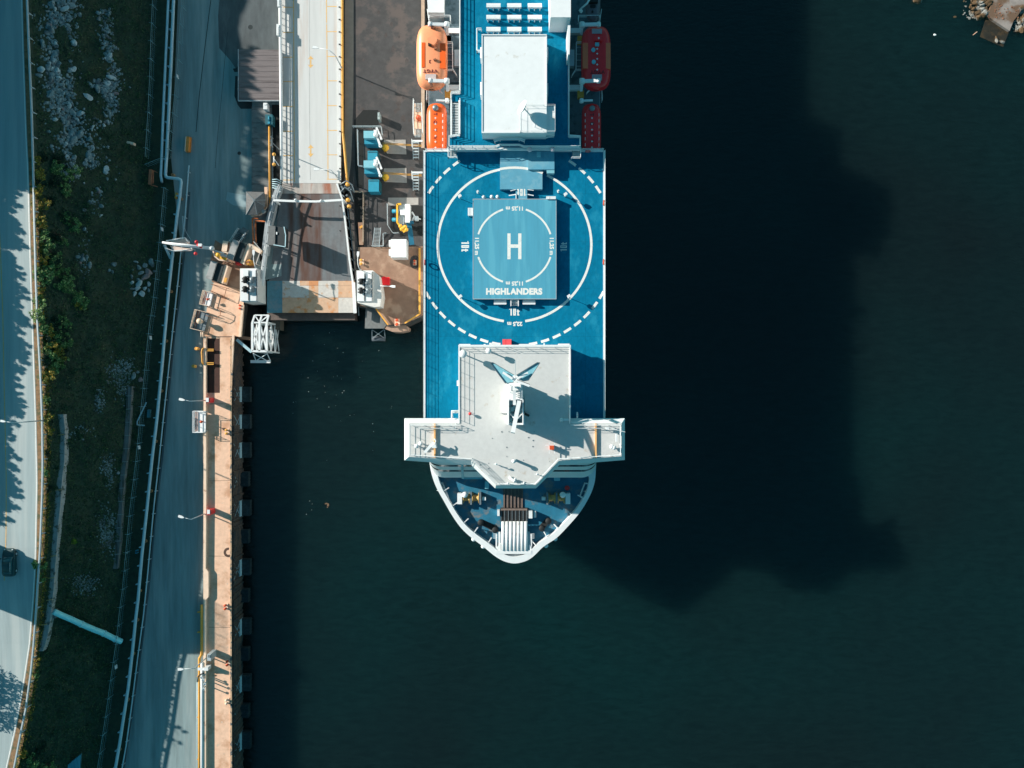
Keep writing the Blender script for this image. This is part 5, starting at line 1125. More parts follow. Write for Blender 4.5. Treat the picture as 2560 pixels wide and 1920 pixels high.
# parapet of the pier head
mb = MB(); mb.prism([(604, 762), (609, 762), (602, 842), (596, 842)], ZQ+.55, ZQ); mb.prism([(580, 838), (585, 838), (585, 844), (580, 930)], ZQ+.4, ZQ); mb.build('parapet', TANL, label='pale tan parapet on the water side of the pier head', category='parapet')
# sloped bunkers (grey/dark/tan slabs)
def bunker(lab, cx, cy, wx, wy, rot):
    c = P(cx, cy, 6.5); t = thing('equipment_shelter', lab, 'shelter', (c.x, c.y, ZQ), 'tilted equipment shelters on the pier'); r = R(rot); cs, sn = math.cos(r), math.sin(r)
    def L(px_, py_): x, y = M(px_, 6.5), M(py_, 6.5); return (c.x+x*cs-y*sn, c.y+x*sn+y*cs)
    mb = MB(); mb.wbox(L(-wx*.33, 0), M(wx*.34, 6.5), M(wy, 6.5), 7.6, ZQ, r); mb.build('concrete_roof', CONC, t)
    mb = MB(); mb.wbox(L(wx*.03, 0), M(wx*.38, 6.5), M(wy*.98, 6.5), 7.2, ZQ, r); mb.build('dark_roof', mat('tarroof', (.014, .025, .028), .7, .2, 2) if 'tarroof' not in bpy.data.materials else bpy.data.materials['tarroof'], t)
    mb = MB(); mb.wbox(L(wx*.33, 0), M(wx*.22, 6.5), M(wy, 6.5), 7.0, ZQ, r); mb.build('ledge', TANL, t); return t
bunker('upper tilted shelter with grey roof, dark panel and tan ledge beside the stairs', 602, 632, 46, 50, -20)
bunker('lower tilted shelter with grey roof and dark panel beside the left hoist tower', 548, 682, 44, 46, -17)
t = thing('pier_stairs', 'grey grated steel stairs rising beside the upper tilted shelter', 'stairs', P(598, 590, ZQ))
r = R(-32); c = P(597, 594, 6.5)
mb = MB(); mb.wbox(c, 1.6, 2.6, 6.3, 6.15, r); mb.wbox(P(610, 577, 6.5), 1.1, 1.0, 6.5, 6.2, r); mb.build('landing', CONCD, t); mb = MB()
for k in range(8): q = c+Vector((math.sin(-r), math.cos(r), 0))*(k-3.5)*.3; mb.wbox(q, .8, .09, 6.42, 6.3, r)
mb.build('tread', BLACK, t); mb = MB()
ux, uy = Vector((math.cos(r), math.sin(r), 0)), Vector((-math.sin(r), math.cos(r), 0))
for s_ in (-.75, .75): a = c+ux*s_-uy*1.3; b = c+ux*s_+uy*1.3; a.z = b.z = 6.3; mb.wrail([a, b], 1, 2, .9, .04)
mb.build('railing', GALV, t)
# beige winch box, yellow/orange bits
t = thing('winch_box', 'beige box with rust streak at the end of the gangway arm', 'box', P(565, 618, ZQ)); mb = MB(); mb.rbox(562, 615, 13, 26, 7.6, ZQ, -8); mb.build('box_body', TANL, t); mb = MB(); mb.rbox(576, 620, 13, 28, 7.3, ZQ, -8); mb.build('side_box', mat('bx2', (.62, .50, .40), .6), t)
mb = MB(); mb.rbox(570, 617, 4, 22, 7.5, ZQ, -8); mb.build('rust_slot', RUSTY, t)
mb = MB(); mb.rbox(593, 655, 11, 10, ZQ+1.5, ZQ, 10); mb.cyl(P(593, 655, 6.6), .22, ZQ+1.8, ZQ+1.5, 10); mb.build('red_drum', REDP, label='bright red drum on the pier beside the upper tilted shelter', category='drum')
t = thing('yellow_hatch', 'square yellow hatch with a dark ring between the shelters and the lamp', 'hatch', P(621, 655, ZQ)); mb = MB(); mb.rbox(621, 655, 11, 11, ZQ+1.9, ZQ, 10); mb.build('plate', YEL, t); mb = MB(); mb.cyl(P(621, 655, ZQ+1.9), .22, ZQ+2.05, ZQ+1.9, 12); mb.build('ring', RUSTY, t)
mb = MB(); mb.prism([(622, 608), (634, 612), (655, 627), (650, 634), (620, 618)], 6.9, ZQ); mb.build('tan_ledge', TANL, label='tan concrete ledge sloping from the orange frame to the left hoist tower', category='ledge')
mb = MB(); W = [P(634, 604, 7.2), P(652, 624, 7.2), P(640, 660, 7.2)]
for a, b in zip(W, W[1:]): mb.beam(a, b, .1, .1)
for q in W: mb.beam((q.x, q.y, 5), q, .08, .08)
mb.build('handrail', mat('whh', (.6, .55, .5), .5), label='thin white handrail bent around the pit by the left lamp', category='railing')
mb = MB(); mb.rbox(563, 700, 6, 12, 7.3, 7.05, -17); mb.build('yellow_patch', YEL, label='small yellow cover on the lower tilted shelter', category='cover')
# gangway arm across the pipe
t = thing('gangway_crane', 'long white tubular gangway arm reaching over the pipes on a beige platform', 'gangway', P(450, 612, ZQ))
za = 9.0
mb = MB(); mb.tube([P(406, 606, za), P(528, 619, za)], .17, 8); mb.tube([P(406, 606.5, za), P(440, 613, za-.1), P(530, 623, za-.2)], .13, 8); mb.build('boom', W_, t)
mb = MB(); mb.prism([(424, 602), (466, 597), (472, 601), (474, 612), (440, 609)], 7.4, 7.1); mb.prism([(424, 614), (470, 621), (481, 622), (478, 627), (438, 628)], 7.4, 7.1); mb.build('platform_floor', mat('beige_floor', (.68, .52, .44), .6, .1, 1.5), t)
mb = MB(); mb.railing([(421, 604), (467, 596), (474, 606)], 7.4, .9, 2, 1.3, .05); mb.railing([(419, 622), (438, 629), (482, 626), (482, 618)], 7.4, .9, 2, 1.3, .05); mb.build('platform_railing', W_, t)
mb = MB(); mb.beam(P(411, 612, 7.6), P(427, 647, 5.6), .45, .12); mb.build('ladder', GALV, t)
mb = MB(); mb.beam(P(528, 620, za), P(548, 635, 8.2), .28, .28); mb.beam(P(548, 635, 8.2), P(566, 640, 8), .35, .3); mb.ball(P(530, 621, za), .42); mb.tube([P(534, 626, za-.2), P(560, 633, 8.6)], .12, 6); mb.build('elbow', GALV, t)
mb = MB(); W = [P(533, 628, 7.4), P(536, 640, 7.4), P(548, 650, 7.4), P(570, 652, 7.4), P(572, 634, 7.4), P(556, 628, 7.4)]
for a, b in zip(W, W[1:]): mb.beam(a, b, .2, .2)
for q in W: mb.beam((q.x, q.y, 5), q, .12, .12)
mb.prism([(548, 632), (570, 636), (568, 650), (550, 648)], 7.3, 7.1); mb.build('base_frame', mat('cream2', (.72, .55, .42), .6), t)
mb = MB(); mb.ball(P(545, 637, 8.6), .4, .3); mb.beam(P(550, 644, 7.9), P(566, 648, 7.9), .4, .3); mb.build('motor', bpy.data.materials['bright_yellow'], t)
mb = MB(); mb.ball(P(491, 605, za), .3); mb.ball(P(489, 634, za), .3); mb.tube([P(493, 612, za), P(506, 618, za)], .25, 8); mb.build('warning_light', REDP, t)
mb = MB(); mb.box(495, 609, 504, 616, za+.3, za); mb.build('lamp_box', W_, t)
for q in ((430, 605), (476, 620), (430, 620)): mb = MB(); w_ = P(*q, 7.1); mb.beam((w_.x, w_.y, ZQ), w_, .2, .2); mb.build('leg', GALV, t)
t = thing('lattice_post', 'slim blue-grey lattice ladder mast lying along the guard rail above the gangway', 'ladder', P(460, 560, ZQ))
mb = MB(); mb.beam(P(456, 540, 6.3), P(458, 575, 6.3), .07, .1); mb.beam(P(464, 540, 6.3), P(460, 580, 6.3), .07, .1); mb.build('stringer', GALV, t); mb = MB()
for k in range(9): f = k/9; mb.beam(P(lerp(456, 458, f), 541+k*4, 6.3), P(lerp(464, 461, f), 541+k*4, 6.3), .06, .06)
mb.build('rung', GALV, t)
mb = MB(); mb.tube([P(461, 568, 6), P(466, 582, 5.6), P(474, 594, 6), P(478, 603, 7)], .04, 5); mb.build('cable', GALV, label='thin hanging cable beside the gangway platform', category='cable')
# ================================================================ SHORE AT THE TOP RIGHT
t = thing('slipway', 'broken concrete slipway running into the water at the top right corner', 'slipway', P(2500, 30, 0))
mb = MB(); q = [(2487, -60), (2600, -60), (2570, 0), (2555, 22), (2545, 38), (2534, 52), (2524, 77), (2495, 58), (2467, 39), (2476, 20)]
mb.prism(q, .6, -1); mb.build('slab', mat('slip_conc', (.30, .26, .235), .9, .3, 1.2, (.15, .09, .055), .3, (.42, .56), detail=10), t)
mb = MB(); mb.prism([(2467, 40), (2523, 78), (2508, 118), (2450, 92)], .05, -1); mb.build('wet_slab', mat('slip_wet', (.028, .024, .016), .5, .4, 1.2, (.06, .04, .02), .9), t)
mb = MB()
for k in range(13): mb.beam(P(2470+k*.3-k*0.2, 38+k*0.5+k*0, .64), P(2472+k*.3, 39+k*.5, .64), .05, .02)
for k in range(26): x, y = random.uniform(2480, 2550), random.uniform(5, 50); mb.rbox(x, y, random.uniform(1, 4), random.uniform(1, 3), .64+k*.002, .58, random.uniform(0, 90))
mb.build('debris', RUSTY, t)
rnd = random.Random(31); SR = [rock_mesh(40+i, SROCK) for i in range(9)]
k = 0
mb = MB()
def sspot(left):
    if left: y = rnd.uniform(-30, 46); return 2466-abs(rnd.gauss(0, 20))+max(0, 20-y)*.6, y
    return 2556+rnd.gauss(0, 10), rnd.uniform(15, 80)
for i in range(54):
    x, y = sspot(i < 34)
    if 2482 < x < 2540 and i < 34: continue
    boulder(x, y, rnd.choice((.3, .38, .48, .6)), 'pale shore rock heaped '+('left' if i < 34 else 'right')+' of the slipway', 'shore rocks '+('left' if i < 34 else 'right')+' of the slipway', z=.2, set_=SR, rnd=rnd)
for i in range(700):
    x, y = sspot(i < 430)
    if 2482 < x < 2540 and i < 430: continue
    x -= rnd.uniform(0, 8); rubble(x, y, rnd.uniform(.08, .24), z=.08)
mb.build('shore_rubble', SROCK, kind='stuff', label='small broken stones between the rocks beside the slipway', category='rubble')
for x, y, r, lab in ((2460, 34, .7, 'round orange-brown rock at the left foot of the slipway'), (2292, 2, .7, 'orange-brown rock breaking the surface at the top edge of the water'), (2298, -2, .5, 'pale rock beside the orange-brown one at the top edge of the water'), (2490, 99, .45, 'tan rock on the submerged end of the slipway'), (2505, 105, .38, 'small bright tan rock at the outer corner of the submerged slab')):
    o = boulder(x, y, r, lab, 'single shore rocks', z=.1, set_=SR, rnd=rnd); del o['group']
mb = MB(); mb.rbox(2438, 83, 13, 1.6, .12, .02, 38); mb.build('driftwood', TAN, label='thin stick of driftwood floating off the slipway', category='driftwood')
mb = MB(); c = P(2335, 88, 0); mb.ball((c.x, c.y, .18), .20, .16); mb.ball((c.x+.14, c.y-.1, .34), .09); mb.build('seabird', W_, label='tiny white bird floating on the open water', category='bird')
mb = MB(); rnd = random.Random(77)
for i in range(46):
    x, y = rnd.gauss(830, 60), rnd.gauss(980, 90); r = rnd.uniform(.03, .085)
    if i > 40: x, y = rnd.uniform(740, 820), rnd.uniform(1240, 1290)
    if not 640 < x < 1040: continue
    c = P(x, y, .02); mb.cyl((c.x, c.y), r, .03, .0, 6)
mb.build('floating_debris', mat('flot', (.22, .25, .24), .8), kind='stuff', label='specks of foam and debris floating in the basin', category='debris')
mb = MB(); c = P(817, 1262, .02)
for k in range(6): mb.cyl((c.x+rnd.uniform(-.3, .3), c.y+rnd.uniform(-.5, .5)), rnd.uniform(.1, .22), .04+k*.004, 0, 7)
mb.build('seaweed_clump', mat('weed', (.16, .09, .05), .8, .3, 3), label='small brown weed clump floating in the middle of the basin', category='seaweed')
# ================================================================ THE SHIP
ZD = 25.0; ZU = 26.8; ZB = 28.5; ZF = 14.0; ZW = 15.5; ZBT = 21.0
ship = thing('ferry', 'large white ferry with blue helicopter deck moored beside the quay', 'ship', P(1286, 700, 0))
BOW = [(1073.5, 1154), (1077.5, 1182), (1087, 1211), (1097, 1231), (1108, 1250), (1127, 1284), (1147, 1314), (1165, 1333), (1183, 1348), (1210, 1368), (1224, 1380), (1239, 1392), (1260, 1404), (1286, 1410), (1313, 1404), (1329, 1395), (1342, 1383), (1355, 1369), (1373, 1357), (1391, 1346), (1413.5, 1323), (1436, 1298), (1455, 1275), (1476, 1238), (1484, 1217), (1488.5, 1198), (1490.5, 1155)]
def smooth_loop(pts, it=1):
    for _ in range(it):
        q = [pts[0]]
        for a, b in zip(pts, pts[1:]): q += [(a[0]*.75+b[0]*.25, a[1]*.75+b[1]*.25), (a[0]*.25+b[0]*.75, a[1]*.25+b[1]*.75)]
        q.append(pts[-1]); pts = q
    return pts
BOW = smooth_loop(BOW, 2)
outer = [P(x, y, ZW) for x, y in BOW]
yA = P(0, 1150, ZW).y; XL, XR = P(1060, 0, ZD).x, P(1512, 0, ZD).x; YN = P(0, -900, ZD).y
mb = MB(); mb.smooth = True
# bow shell from bulwark top down to the waterline, with flare
levels = [(ZW, 1.0), (11, .965), (7, .89), (3, .79), (-1, .72)]
n = len(outer)
for z, k in levels:
    for q in outer:
        mb.v.append(Vector((q.x*(.35+.65*k if q.y > yA-3 else k), yA+(q.y-yA)*k, z)))
for j in range(len(levels)-1):
    for i in range(n-1): a = j*n+i; mb.face((a, a+n, a+n+1, a+1))
mb.smooth = False
mb.build('bow_shell', W_, ship)
mb = MB(); pts = [Vector((XL, yA, 0)), Vector((XR, yA, 0)), Vector((XR, YN, 0)), Vector((XL, YN, 0))]
yH = P(0, 376, ZD).y
mb.loop([Vector((p.x, p.y, ZD-.1)) for p in (Vector((XL+.05, yA+2.5, 0)), Vector((XR-.05, yA+2.5, 0)), Vector((XR-.05, yH, 0)), Vector((XL+.05, yH, 0)))], -1)
mb.loop([Vector((p.x, p.y, ZBT)) for p in (Vector((XL+.25, yH, 0)), Vector((XR-.25, yH, 0)), Vector((XR-.25, YN, 0)), Vector((XL+.25, YN, 0)))], -1)
mb.build('hull', W_, ship)
# bulwark ring and forecastle deck
mb = MB()
def inset(pts, d):
    out = []
    for i, p in enumerate(pts):
        t_ = pts[min(i+1, len(pts)-1)]-pts[max(i-1, 0)]; t_.z = 0; t_.normalize(); out.append(p+Vector((-t_.y, t_.x, 0))*d)
    return out
f_ = [min(1, .62+.5*abs((i/(n-1))-.5)) for i in range(n)]
inn = []
for i, p in enumerate(outer):
    t_ = outer[min(i+1, n-1)]-outer[max(i-1, 0)]; t_.z = 0; t_.normalize(); nr = Vector((-t_.y, t_.x, 0)); u = abs(i/(n-1)-.5)*2
    inn.append(p+nr*(.62+.45*(1-u)+(.9 if u > .9 else .45*max(0, u-.75)/.15*1)*.5))
for i in range(n-1):
    mb.quad(outer[i], inn[i], inn[i+1], outer[i+1])
    a, b = inn[i].copy(), inn[i+1].copy(); a.z = b.z = ZF; mb.quad(inn[i], a, b, inn[i+1])
mb.build('bulwark', W_, ship)
DEC = mat('forecastle_blue', (.012, .145, .24), .6, .2, 1.0, (.17, .18, .18), .45, (.50, .66), detail=10)
mb = MB(); dk = [Vector((p.x, p.y, ZF)) for p in inn]; dk = [Vector((inn[0].x, yA+3, ZF))]+dk+[Vector((inn[-1].x, yA+3, ZF))]
mb.add(dk, tess(dk)); mb.build('forecastle_deck', DEC, ship)
mb = MB()
for i in list(range(14, n-14, 6)):
    a = inn[i]; t_ = inn[i+1]-inn[i-1]; t_.z = 0; t_.normalize(); nr = Vector((-t_.y, t_.x, 0))
    if abs(a.x) < 3.0: continue
    mb.beam(a+nr*-.1+Vector((0, 0, -.2)), a+nr*.95+Vector((0, 0, -.5)), .13, .35); mb.beam(a+nr*.85+Vector((0, 0, -.5)), (a.x+nr.x*.6, a.y+nr.y*.6, ZF), .1, .1)
mb.build('bulwark_bracket', W_, ship)
mb = MB()
for x, y in ((1184, 1348), (1208, 1366), (1365, 1364), (1388, 1347)): mb.ball(P(x, y, 15.0), .38, .3)
mb.build('fairlead', W_, ship)
for sgn, pts in ((1, [(1091, 1208), (1106, 1207), (1122, 1246), (1110, 1250)]), (-1, [(1478, 1210), (1462, 1208), (1450, 1240), (1462, 1246)])):
    mb = MB(); W = [P(x, y, 14.5) for x, y in pts]
    for a, b in zip(W, W[1:]): mb.tube([a, b], .12, 6)
    for q in W: mb.tube([q, (q.x, q.y, ZF)], .07, 5)
    mb.beam(P(pts[0][0]+1, pts[0][1]+18, 14.5), P(pts[1][0]+sgn*3, pts[1][1]+20, 14.5), .1, .1); mb.build('bow_handrail', W_, ship)
# raked front of the superstructure with window bands
mb = MB(); NV = 20; path = []
for j in range(NV+1):
    v = j/NV; yv = 1152+42*v; z = 27.4-11.2*v; row = []
    for i in range(9): th = math.pi/2*i/8; row.append(P(1110-36*math.cos(th), 1151+(yv-1151)*math.sin(th), z))
    for i in range(8, -1, -1): th = math.pi/2*i/8; row.append(P(1455+36*math.cos(th), 1151+(yv-1151)*math.sin(th), z))
    path.append(row)
for j in range(NV):
    mb.cur = 1 if j in (0, 5, 6, 11, 12) else 0
    for i in range(len(path[0])-1): mb.quad(path[j][i], path[j+1][i], path[j+1][i+1], path[j][i+1])
mb.cur = 0
for i in range(len(path[0])-1):
    a, b = path[-1][i], path[-1][i+1]; mb.quad(a, Vector((a.x, a.y, ZF)), Vector((b.x, b.y, ZF)), b)
mb.build('front_bulkhead', [W_, GLASS], ship)
mb = MB(); mb.beam(P(1155, 1154, 27.5), P(1157, 1196, 16.6), .35, .15); mb.box(1158, 1194, 1206, 1198, 16.4, 16.2); mb.build('front_ladder', UNITL, ship)
# forecastle gear
def winch(lab, cx, cy, flip):
    c = P(cx, cy, 14.5); t = mbs = None
    root = ship
    mb = MB(); 
    for d in (-26, -3, 20): q = P(cx+d*flip, cy, 14.5); mb.wbox(q, .28, 1.9, 15.3, ZF)
    mb.rbox(cx, cy, 58, 14, ZF+.25, ZF)
    w_ = mb.build('winch', STEEL, root); w_['label'] = lab
    mb = MB(); a, b = P(cx-26, cy, 14.5), P(cx+26, cy, 14.5); mb.tube([a, b], .18, 8)
    for x0, x1 in ((-23, -6), (0, 17)):
        p0, p1 = P(cx+x0*flip, cy, 14.5), P(cx+x1*flip, cy, 14.5); m_ = p0.lerp(p1, .5); mb.tube([p0, p0.lerp(p1, .12), p0.lerp(p1, .12), p0.lerp(p1, .88), p0.lerp(p1, .88), p1], [.85, .85, .5, .5, .85, .85], 14)
    mb.build('drum', mat('rope_yellow', (.55, .34, .12), .8, .3, 5) if 'rope_yellow' not in bpy.data.materials else bpy.data.materials['rope_yellow'], w_)
    mb = MB(); q = P(cx-31*flip, cy, 14.5); mb.wbox(q, .75, 1.7, 15.4, ZF); q = P(cx-18*flip, cy-10, 14.5); mb.ball((q.x, q.y, 15.4), .5, .4); q = P(cx+29*flip, cy+1, 14.5); mb.wbox(q, .6, .5, 15.0, ZF); mb.build('motor', W2, w_)
winch('sunlit mooring winch with yellow rope drums on the left of the bow', 1181, 1245, 1)
winch('shaded mooring winch on the right of the bow', 1388, 1245, -1)
mb = MB()
for k in range(6): mb.box(1260+k*9, 1150, 1261.6+k*9, 1270, ZF+.2, ZF)
mb.build('ramp_rail', mat('rail_rust', (.20, .145, .12), .8, .3, 2), ship)
mb = MB(); mb.box(1258, 1150, 1308, 1271, ZF+.05, ZF); mb.build('track_plate', mat('track', (.11, .09, .085), .8, .3, 1.5), ship)
mb = MB(); mb.box(1251, 1271, 1319, 1303, ZF+.9, ZF); mb.cur = 1
mb.box(1252, 1271.5, 1318, 1276, ZF+1.0, ZF+.9)
mb.cur = 2
for k in range(8): mb.box(1252+k*9.2, 1276, 1253.4+k*9.2, 1302, ZF+1.0, ZF+.9)
mb.build('hatch_grate', [BLACK, bpy.data.materials['rail_rust'], STEEL], ship)
mb = MB(); zr = 15.3
for k in range(7):
    x0 = 1254+k*9.45; xm = x0+4; W = [P(xm, 1303.5+abs(k-3)*0, zr), P(xm, 1376, zr+.15)]; mb.tube(W, .285, 10)
mb.box(1253, 1330, 1320, 1378, zr-.03, zr-.4); mb.build('bow_ramp_panel', W2, ship)
mb = MB(); mb.box(1240, 1376, 1329, 1385, zr+.25, zr-.5); mb.box(1246, 1330, 1251, 1376, zr, zr-.5); mb.box(1239, 1335, 1243, 1376, zr, zr-.5); mb.box(1321, 1330, 1324, 1376, zr, zr-.5); mb.box(1326, 1335, 1330, 1376, zr, zr-.5); mb.prism([(1243, 1376), (1243, 1368), (1252, 1358), (1252, 1376)], zr+.1, zr-.4); mb.prism([(1321, 1376), (1321, 1358), (1328, 1368), (1328, 1376)], zr+.1, zr-.4)
for y in (1335, 1340, 1345): mb.beam(P(1233, y, zr), P(1243, y, zr), .08, .08); mb.beam(P(1326, y, zr), P(1336, y, zr), .08, .08)
mb.build('ramp_hinge_frame', W_, ship)
mb = MB(); mb.prism([(1240, 1386), (1329, 1386), (1318, 1397), (1300, 1402), (1270, 1402), (1252, 1397)], 14.9, ZF); mb.build('bow_platform', mat('bowp', (.50, .56, .58), .6, .2, 1.5), ship)
for lab, pts in (('', [(1202, 1304), (1238, 1322)]), ('', [(1354, 1318), (1370, 1300)])):
    mb = MB(); a, b = P(*pts[0], ZF), P(*pts[1], ZF)
    for q in (a, b): mb.cyl(q, .42, ZF+1.1, ZF, 12); mb.ball((q.x, q.y, ZF+1.15), .5, .2)
    mb.beam(a+Vector((0, 0, .1)), b+Vector((0, 0, .1)), .9, .2); mb.build('bitts', BLACK, ship)
mb = MB(); mb.box(1212, 1204, 1222, 1222, ZF+1.6, ZF); mb.box(1386, 1195, 1400, 1202, ZF+1.2, ZF); mb.build('deck_locker', UNITL, ship)
mb = MB(); mb.ball(P(1418, 1220, ZF+.8), .42, .4); mb.build('vent_cowl', REDP, ship)
mb = MB(); mb.box(1322, 1278, 1331, 1296, ZF+1.5, ZF); mb.box(1334, 1280, 1340, 1294, ZF+1.2, ZF); mb.box(1243, 1276, 1249, 1290, ZF+1.2, ZF); mb.build('ramp_machinery', W_, ship)
# helicopter deck
mb = MB(); mb.loop([Vector((p[0], p[1], ZD)) for p in ((XL, yA+2.4), (XR, yA+2.4), (XR, yH), (XL, yH))], ZD-.09); mb.build('helicopter_deck', BLUE, ship)
mb = MB()
for x in (1061, 1510.5): mb.box(x-2.4, 376, x+2.2, 1046, ZD+.12, ZD)
mb.box(1063, 374, 1128, 379.5, ZD+.12, ZD); mb.box(1450, 374, 1509, 379.5, ZD+.12, ZD)
mb.build('deck_edge', W_, ship)
mb = MB(); mb.railing([(1060.5, 380), (1060.5, 1044)], ZD+.1, 1.0, 4, 2.0, .022, .03); mb.railing([(1511, 380), (1511, 1044)], ZD+.1, 1.0, 4, 2.0, .022, .03); mb.railing([(1064, 376), (1124, 376)], ZD+.1, 1.0, 4, 1.4, .022, .03); mb.railing([(1452, 376), (1508, 376)], ZD+.1, 1.0, 4, 1.4, .022, .03)
mb.build('deck_railing', W_, ship)
def block10t(mb, c, hgt, rot, th=1.0):                 # blocky stencil '10t', 1.45 wide per unit height
    cs, sn = math.cos(R(rot)), math.sin(R(rot)); k = .17*th
    q = [(0, .0, .30, 1), (-.10, .80, .02, .92), (.42, 0, .42+k, 1), (.80-k, 0, .80, 1), (.42+k, 0, .80-k, k), (.42+k, 1-k, .80-k, 1), (.98, 0, .98+k*1.1, .88), (.98+k*1.1, .50, 1.28, .66), (.98+k*1.1, 0, 1.26, .16), (.90, .50, .98, .66)]
    q[0] = (.06, 0, .06+k*1.15, 1)
    for x0, y0, x1, y1 in q:
        pts = []
        for x, y in ((x0, y0), (x1, y0), (x1, y1), (x0, y1)):
            X_ = (x-.59)*hgt; Y_ = (y-.5)*hgt; pts.append(Vector((c[0]+X_*cs-Y_*sn, c[1]+X_*sn+Y_*cs, c[2])))
        mb.add(pts, [(0, 1, 2, 3)])
CX, CY = 1286.3, 612.5
mb = MB(); zm = ZD+.006; mb.arc(CX, CY, 192, 6.0, zm, 98.5, 262, 110); mb.arc(CX, CY, 192, 6.0, zm, 278, 430-5, 110)
for k in range(51):
    a = -90+k*360/51+3.6
    if 62 < a % 360 < 112: continue
    x, y = CX+251*math.cos(R(a)), CY-251*math.sin(R(a))
    if not (1066 < x < 1506 and 396 < y < 861): continue
    mb.arc(CX, CY, 251, 6.5, zm, a-2.4, a+2.4, 4)
text_mb(mb, '22,5 m', P(1287, 809, zm), M(12.5, ZD), 180, .05, 1.02)
block10t(mb, P(1286, 779.5, zm), M(18.5, ZD), 0); block10t(mb, P(1163, 616, zm), M(19, ZD), -90); block10t(mb, P(1409, 617, zm), M(16.5, ZD), 90, .8)
mb.build('deck_marking', MARK, ship)
# H platform
ZP = 26.05
plat = MB(); plat.box(1183.5, 498.5, 1389.5, 746.5, ZP, ZD); plat = plat.build('landing_platform', BLUE2, ship)
mb = MB(); zp = ZP+.006
for a0, a1 in ((17.5, 72.5), (107.5, 162.5), (197.5, 252.5), (287.5, 342.5)): mb.arc(1286, 614, 94.5, 4.6, zp, a0, a1, 30)
for x in (1272.5, 1299.5): mb.sheet([(x-4, 583.5), (x+4, 583.5), (x+4, 648), (x-4, 648)], zp)
mb.sheet([(1276.5, 611), (1295.5, 611), (1295.5, 619.5), (1276.5, 619.5)], zp)
text_mb(mb, '11,25 m', P(1286, 520.5, zp), M(12.5, ZP), 180, .045, 1.02); text_mb(mb, '11,25 m', P(1286, 708, zp), M(12.5, ZP), 180, .045, 1.02)
text_mb(mb, '11,25 m', P(1191.5, 616, zp), M(12.5, ZP), -90, .045, 1.02); text_mb(mb, '11,25 m', P(1378.5, 616, zp), M(12.5, ZP), -90, .045, 1.02)
text_mb(mb, 'HIGHLANDERS', P(1285.5, 728.5, zp), M(17, ZP), 0, .06, .97, 1.06)
mb.build('marking', MARK, plat)
mb = MB(); mb.box(1182, 497, 1183.4, 748, ZP+.02, ZP-.15); mb.box(1389.6, 497, 1391, 748, ZP+.02, ZP-.15); mb.box(1182, 746.6, 1391, 748, ZP+.03, ZP-.15); mb.box(1183.5, 497, 1389.5, 498.4, ZP+.03, ZP-.15); mb.build('edge_trim', GALV, plat)
# raised houses in front of it
mb = MB(); mb.prism([(1250, 473), (1356, 473), (1356, 424), (1320, 424), (1320, 374), (1250, 374)], ZD+.85, ZD); mb.build('deck_housing', BLUE3, ship)
mb = MB(); mb.box(1320.2, 374, 1386, 423.6, ZD+1.2, ZD); mb.build('deck_housing', BLUE3, ship)
mb = MB(); z9 = ZD+.856
k = 192/F*(H-ZD)
mb.arc(CX, CY, 192*(H-ZD)/(H-z9), 6.0, z9, 68.6, 100.8, 30)
mb.build('circle_marking', MARK, ship)
mb = MB(); mb.prism([(1366, 424), (1386, 424), (1386, 433), (1368, 433)], ZD+1.1, ZD); mb.box(1342, 379, 1352, 391, ZD+1.7, ZD+1.2); mb.build('hatch', UNITL, ship)
mb = MB(); mb.box(1289, 473.2, 1318, 498, ZP-.1, ZD); mb.build('walkway', BLUE3, ship)
mb = MB(); block10t(mb, P(1304, 481, ZP-.094), M(17, ZP), 180); mb.build('walkway_marking', MARK, ship)
mb = MB(); mb.beam(P(1272, 489, ZD+.9), P(1290, 486, ZP), .14, .1); mb.beam(P(1290, 486, ZP), P(1290, 497, ZP), .14, .1); mb.beam(P(1319, 486, ZP), P(1334, 489, ZP), .14, .1); mb.beam(P(1276, 477, ZP), P(1289, 474, ZP), .1, .1); mb.beam(P(1319, 474, ZP), P(1334, 476, ZP), .1, .1)
mb.build('walkway_rail', W_, ship)
# steps at the lower edge
mb = MB(); mb.box(1276, 748, 1278.5, 765, ZP-.2, ZD); mb.box(1294.5, 748, 1297, 765, ZP-.2, ZD); mb.build('steps', W_, ship)
mb = MB()
for k in range(5): mb.box(1278.6, 749+k*3.3, 1294.4, 750.6+k*3.3, ZP-.2-k*.17, ZP-.28-k*.17)
mb.build('tread', W_, ship)
# boxes on the deck
def locker(name, lab, x0, y0, x1, y1, h, m, grp=None, z=ZD):
    t = thing(name, lab, 'locker', P((x0+x1)/2, (y0+y1)/2, z), grp)
    mb = MB(); mb.box(x0, y0, x1, y1, z+h, z+.05); mb.build('case', m, t)
    mb = MB(); mb.box(x0-.4, y0-.4, x1+.4, y1+.4, z+h+.06, z+h); mb.box(x0+(x1-x0)*.3, y0+.5, x0+(x1-x0)*.35, y1-.5, z+h+.09, z+h+.06); mb.build('lid', m, t); return t
locker('deck_locker', 'white rectangular locker against the left side of the H platform', 1170, 520, 1182, 538.5, .9, W_)
locker('deck_locker', 'bright red locker standing against the bridge block', 1256.5, 848.5, 1278, 864, 1.5, mat('lockr', (.80, .09, .10), .4))
locker('deck_locker', 'white lockers at the upper right corner of the H platform', 1366, 491, 1389, 497.3, 1.2, W_)
for i, x in enumerate((1209.5, 1229.5, 1244)):
    c = P(x, 495.5, ZD); mb = MB(); mb.ball((c.x, c.y, ZD+.9), .27, .2); mb.cyl(c, .16, ZD+.8, ZD, 8)
    mb.build('deck_vent', W_, label='small white domed vent at the upper edge of the H platform, '+('leftmost', 'middle', 'rightmost')[i]+' of three', category='vent', group='domed vents by the platform')
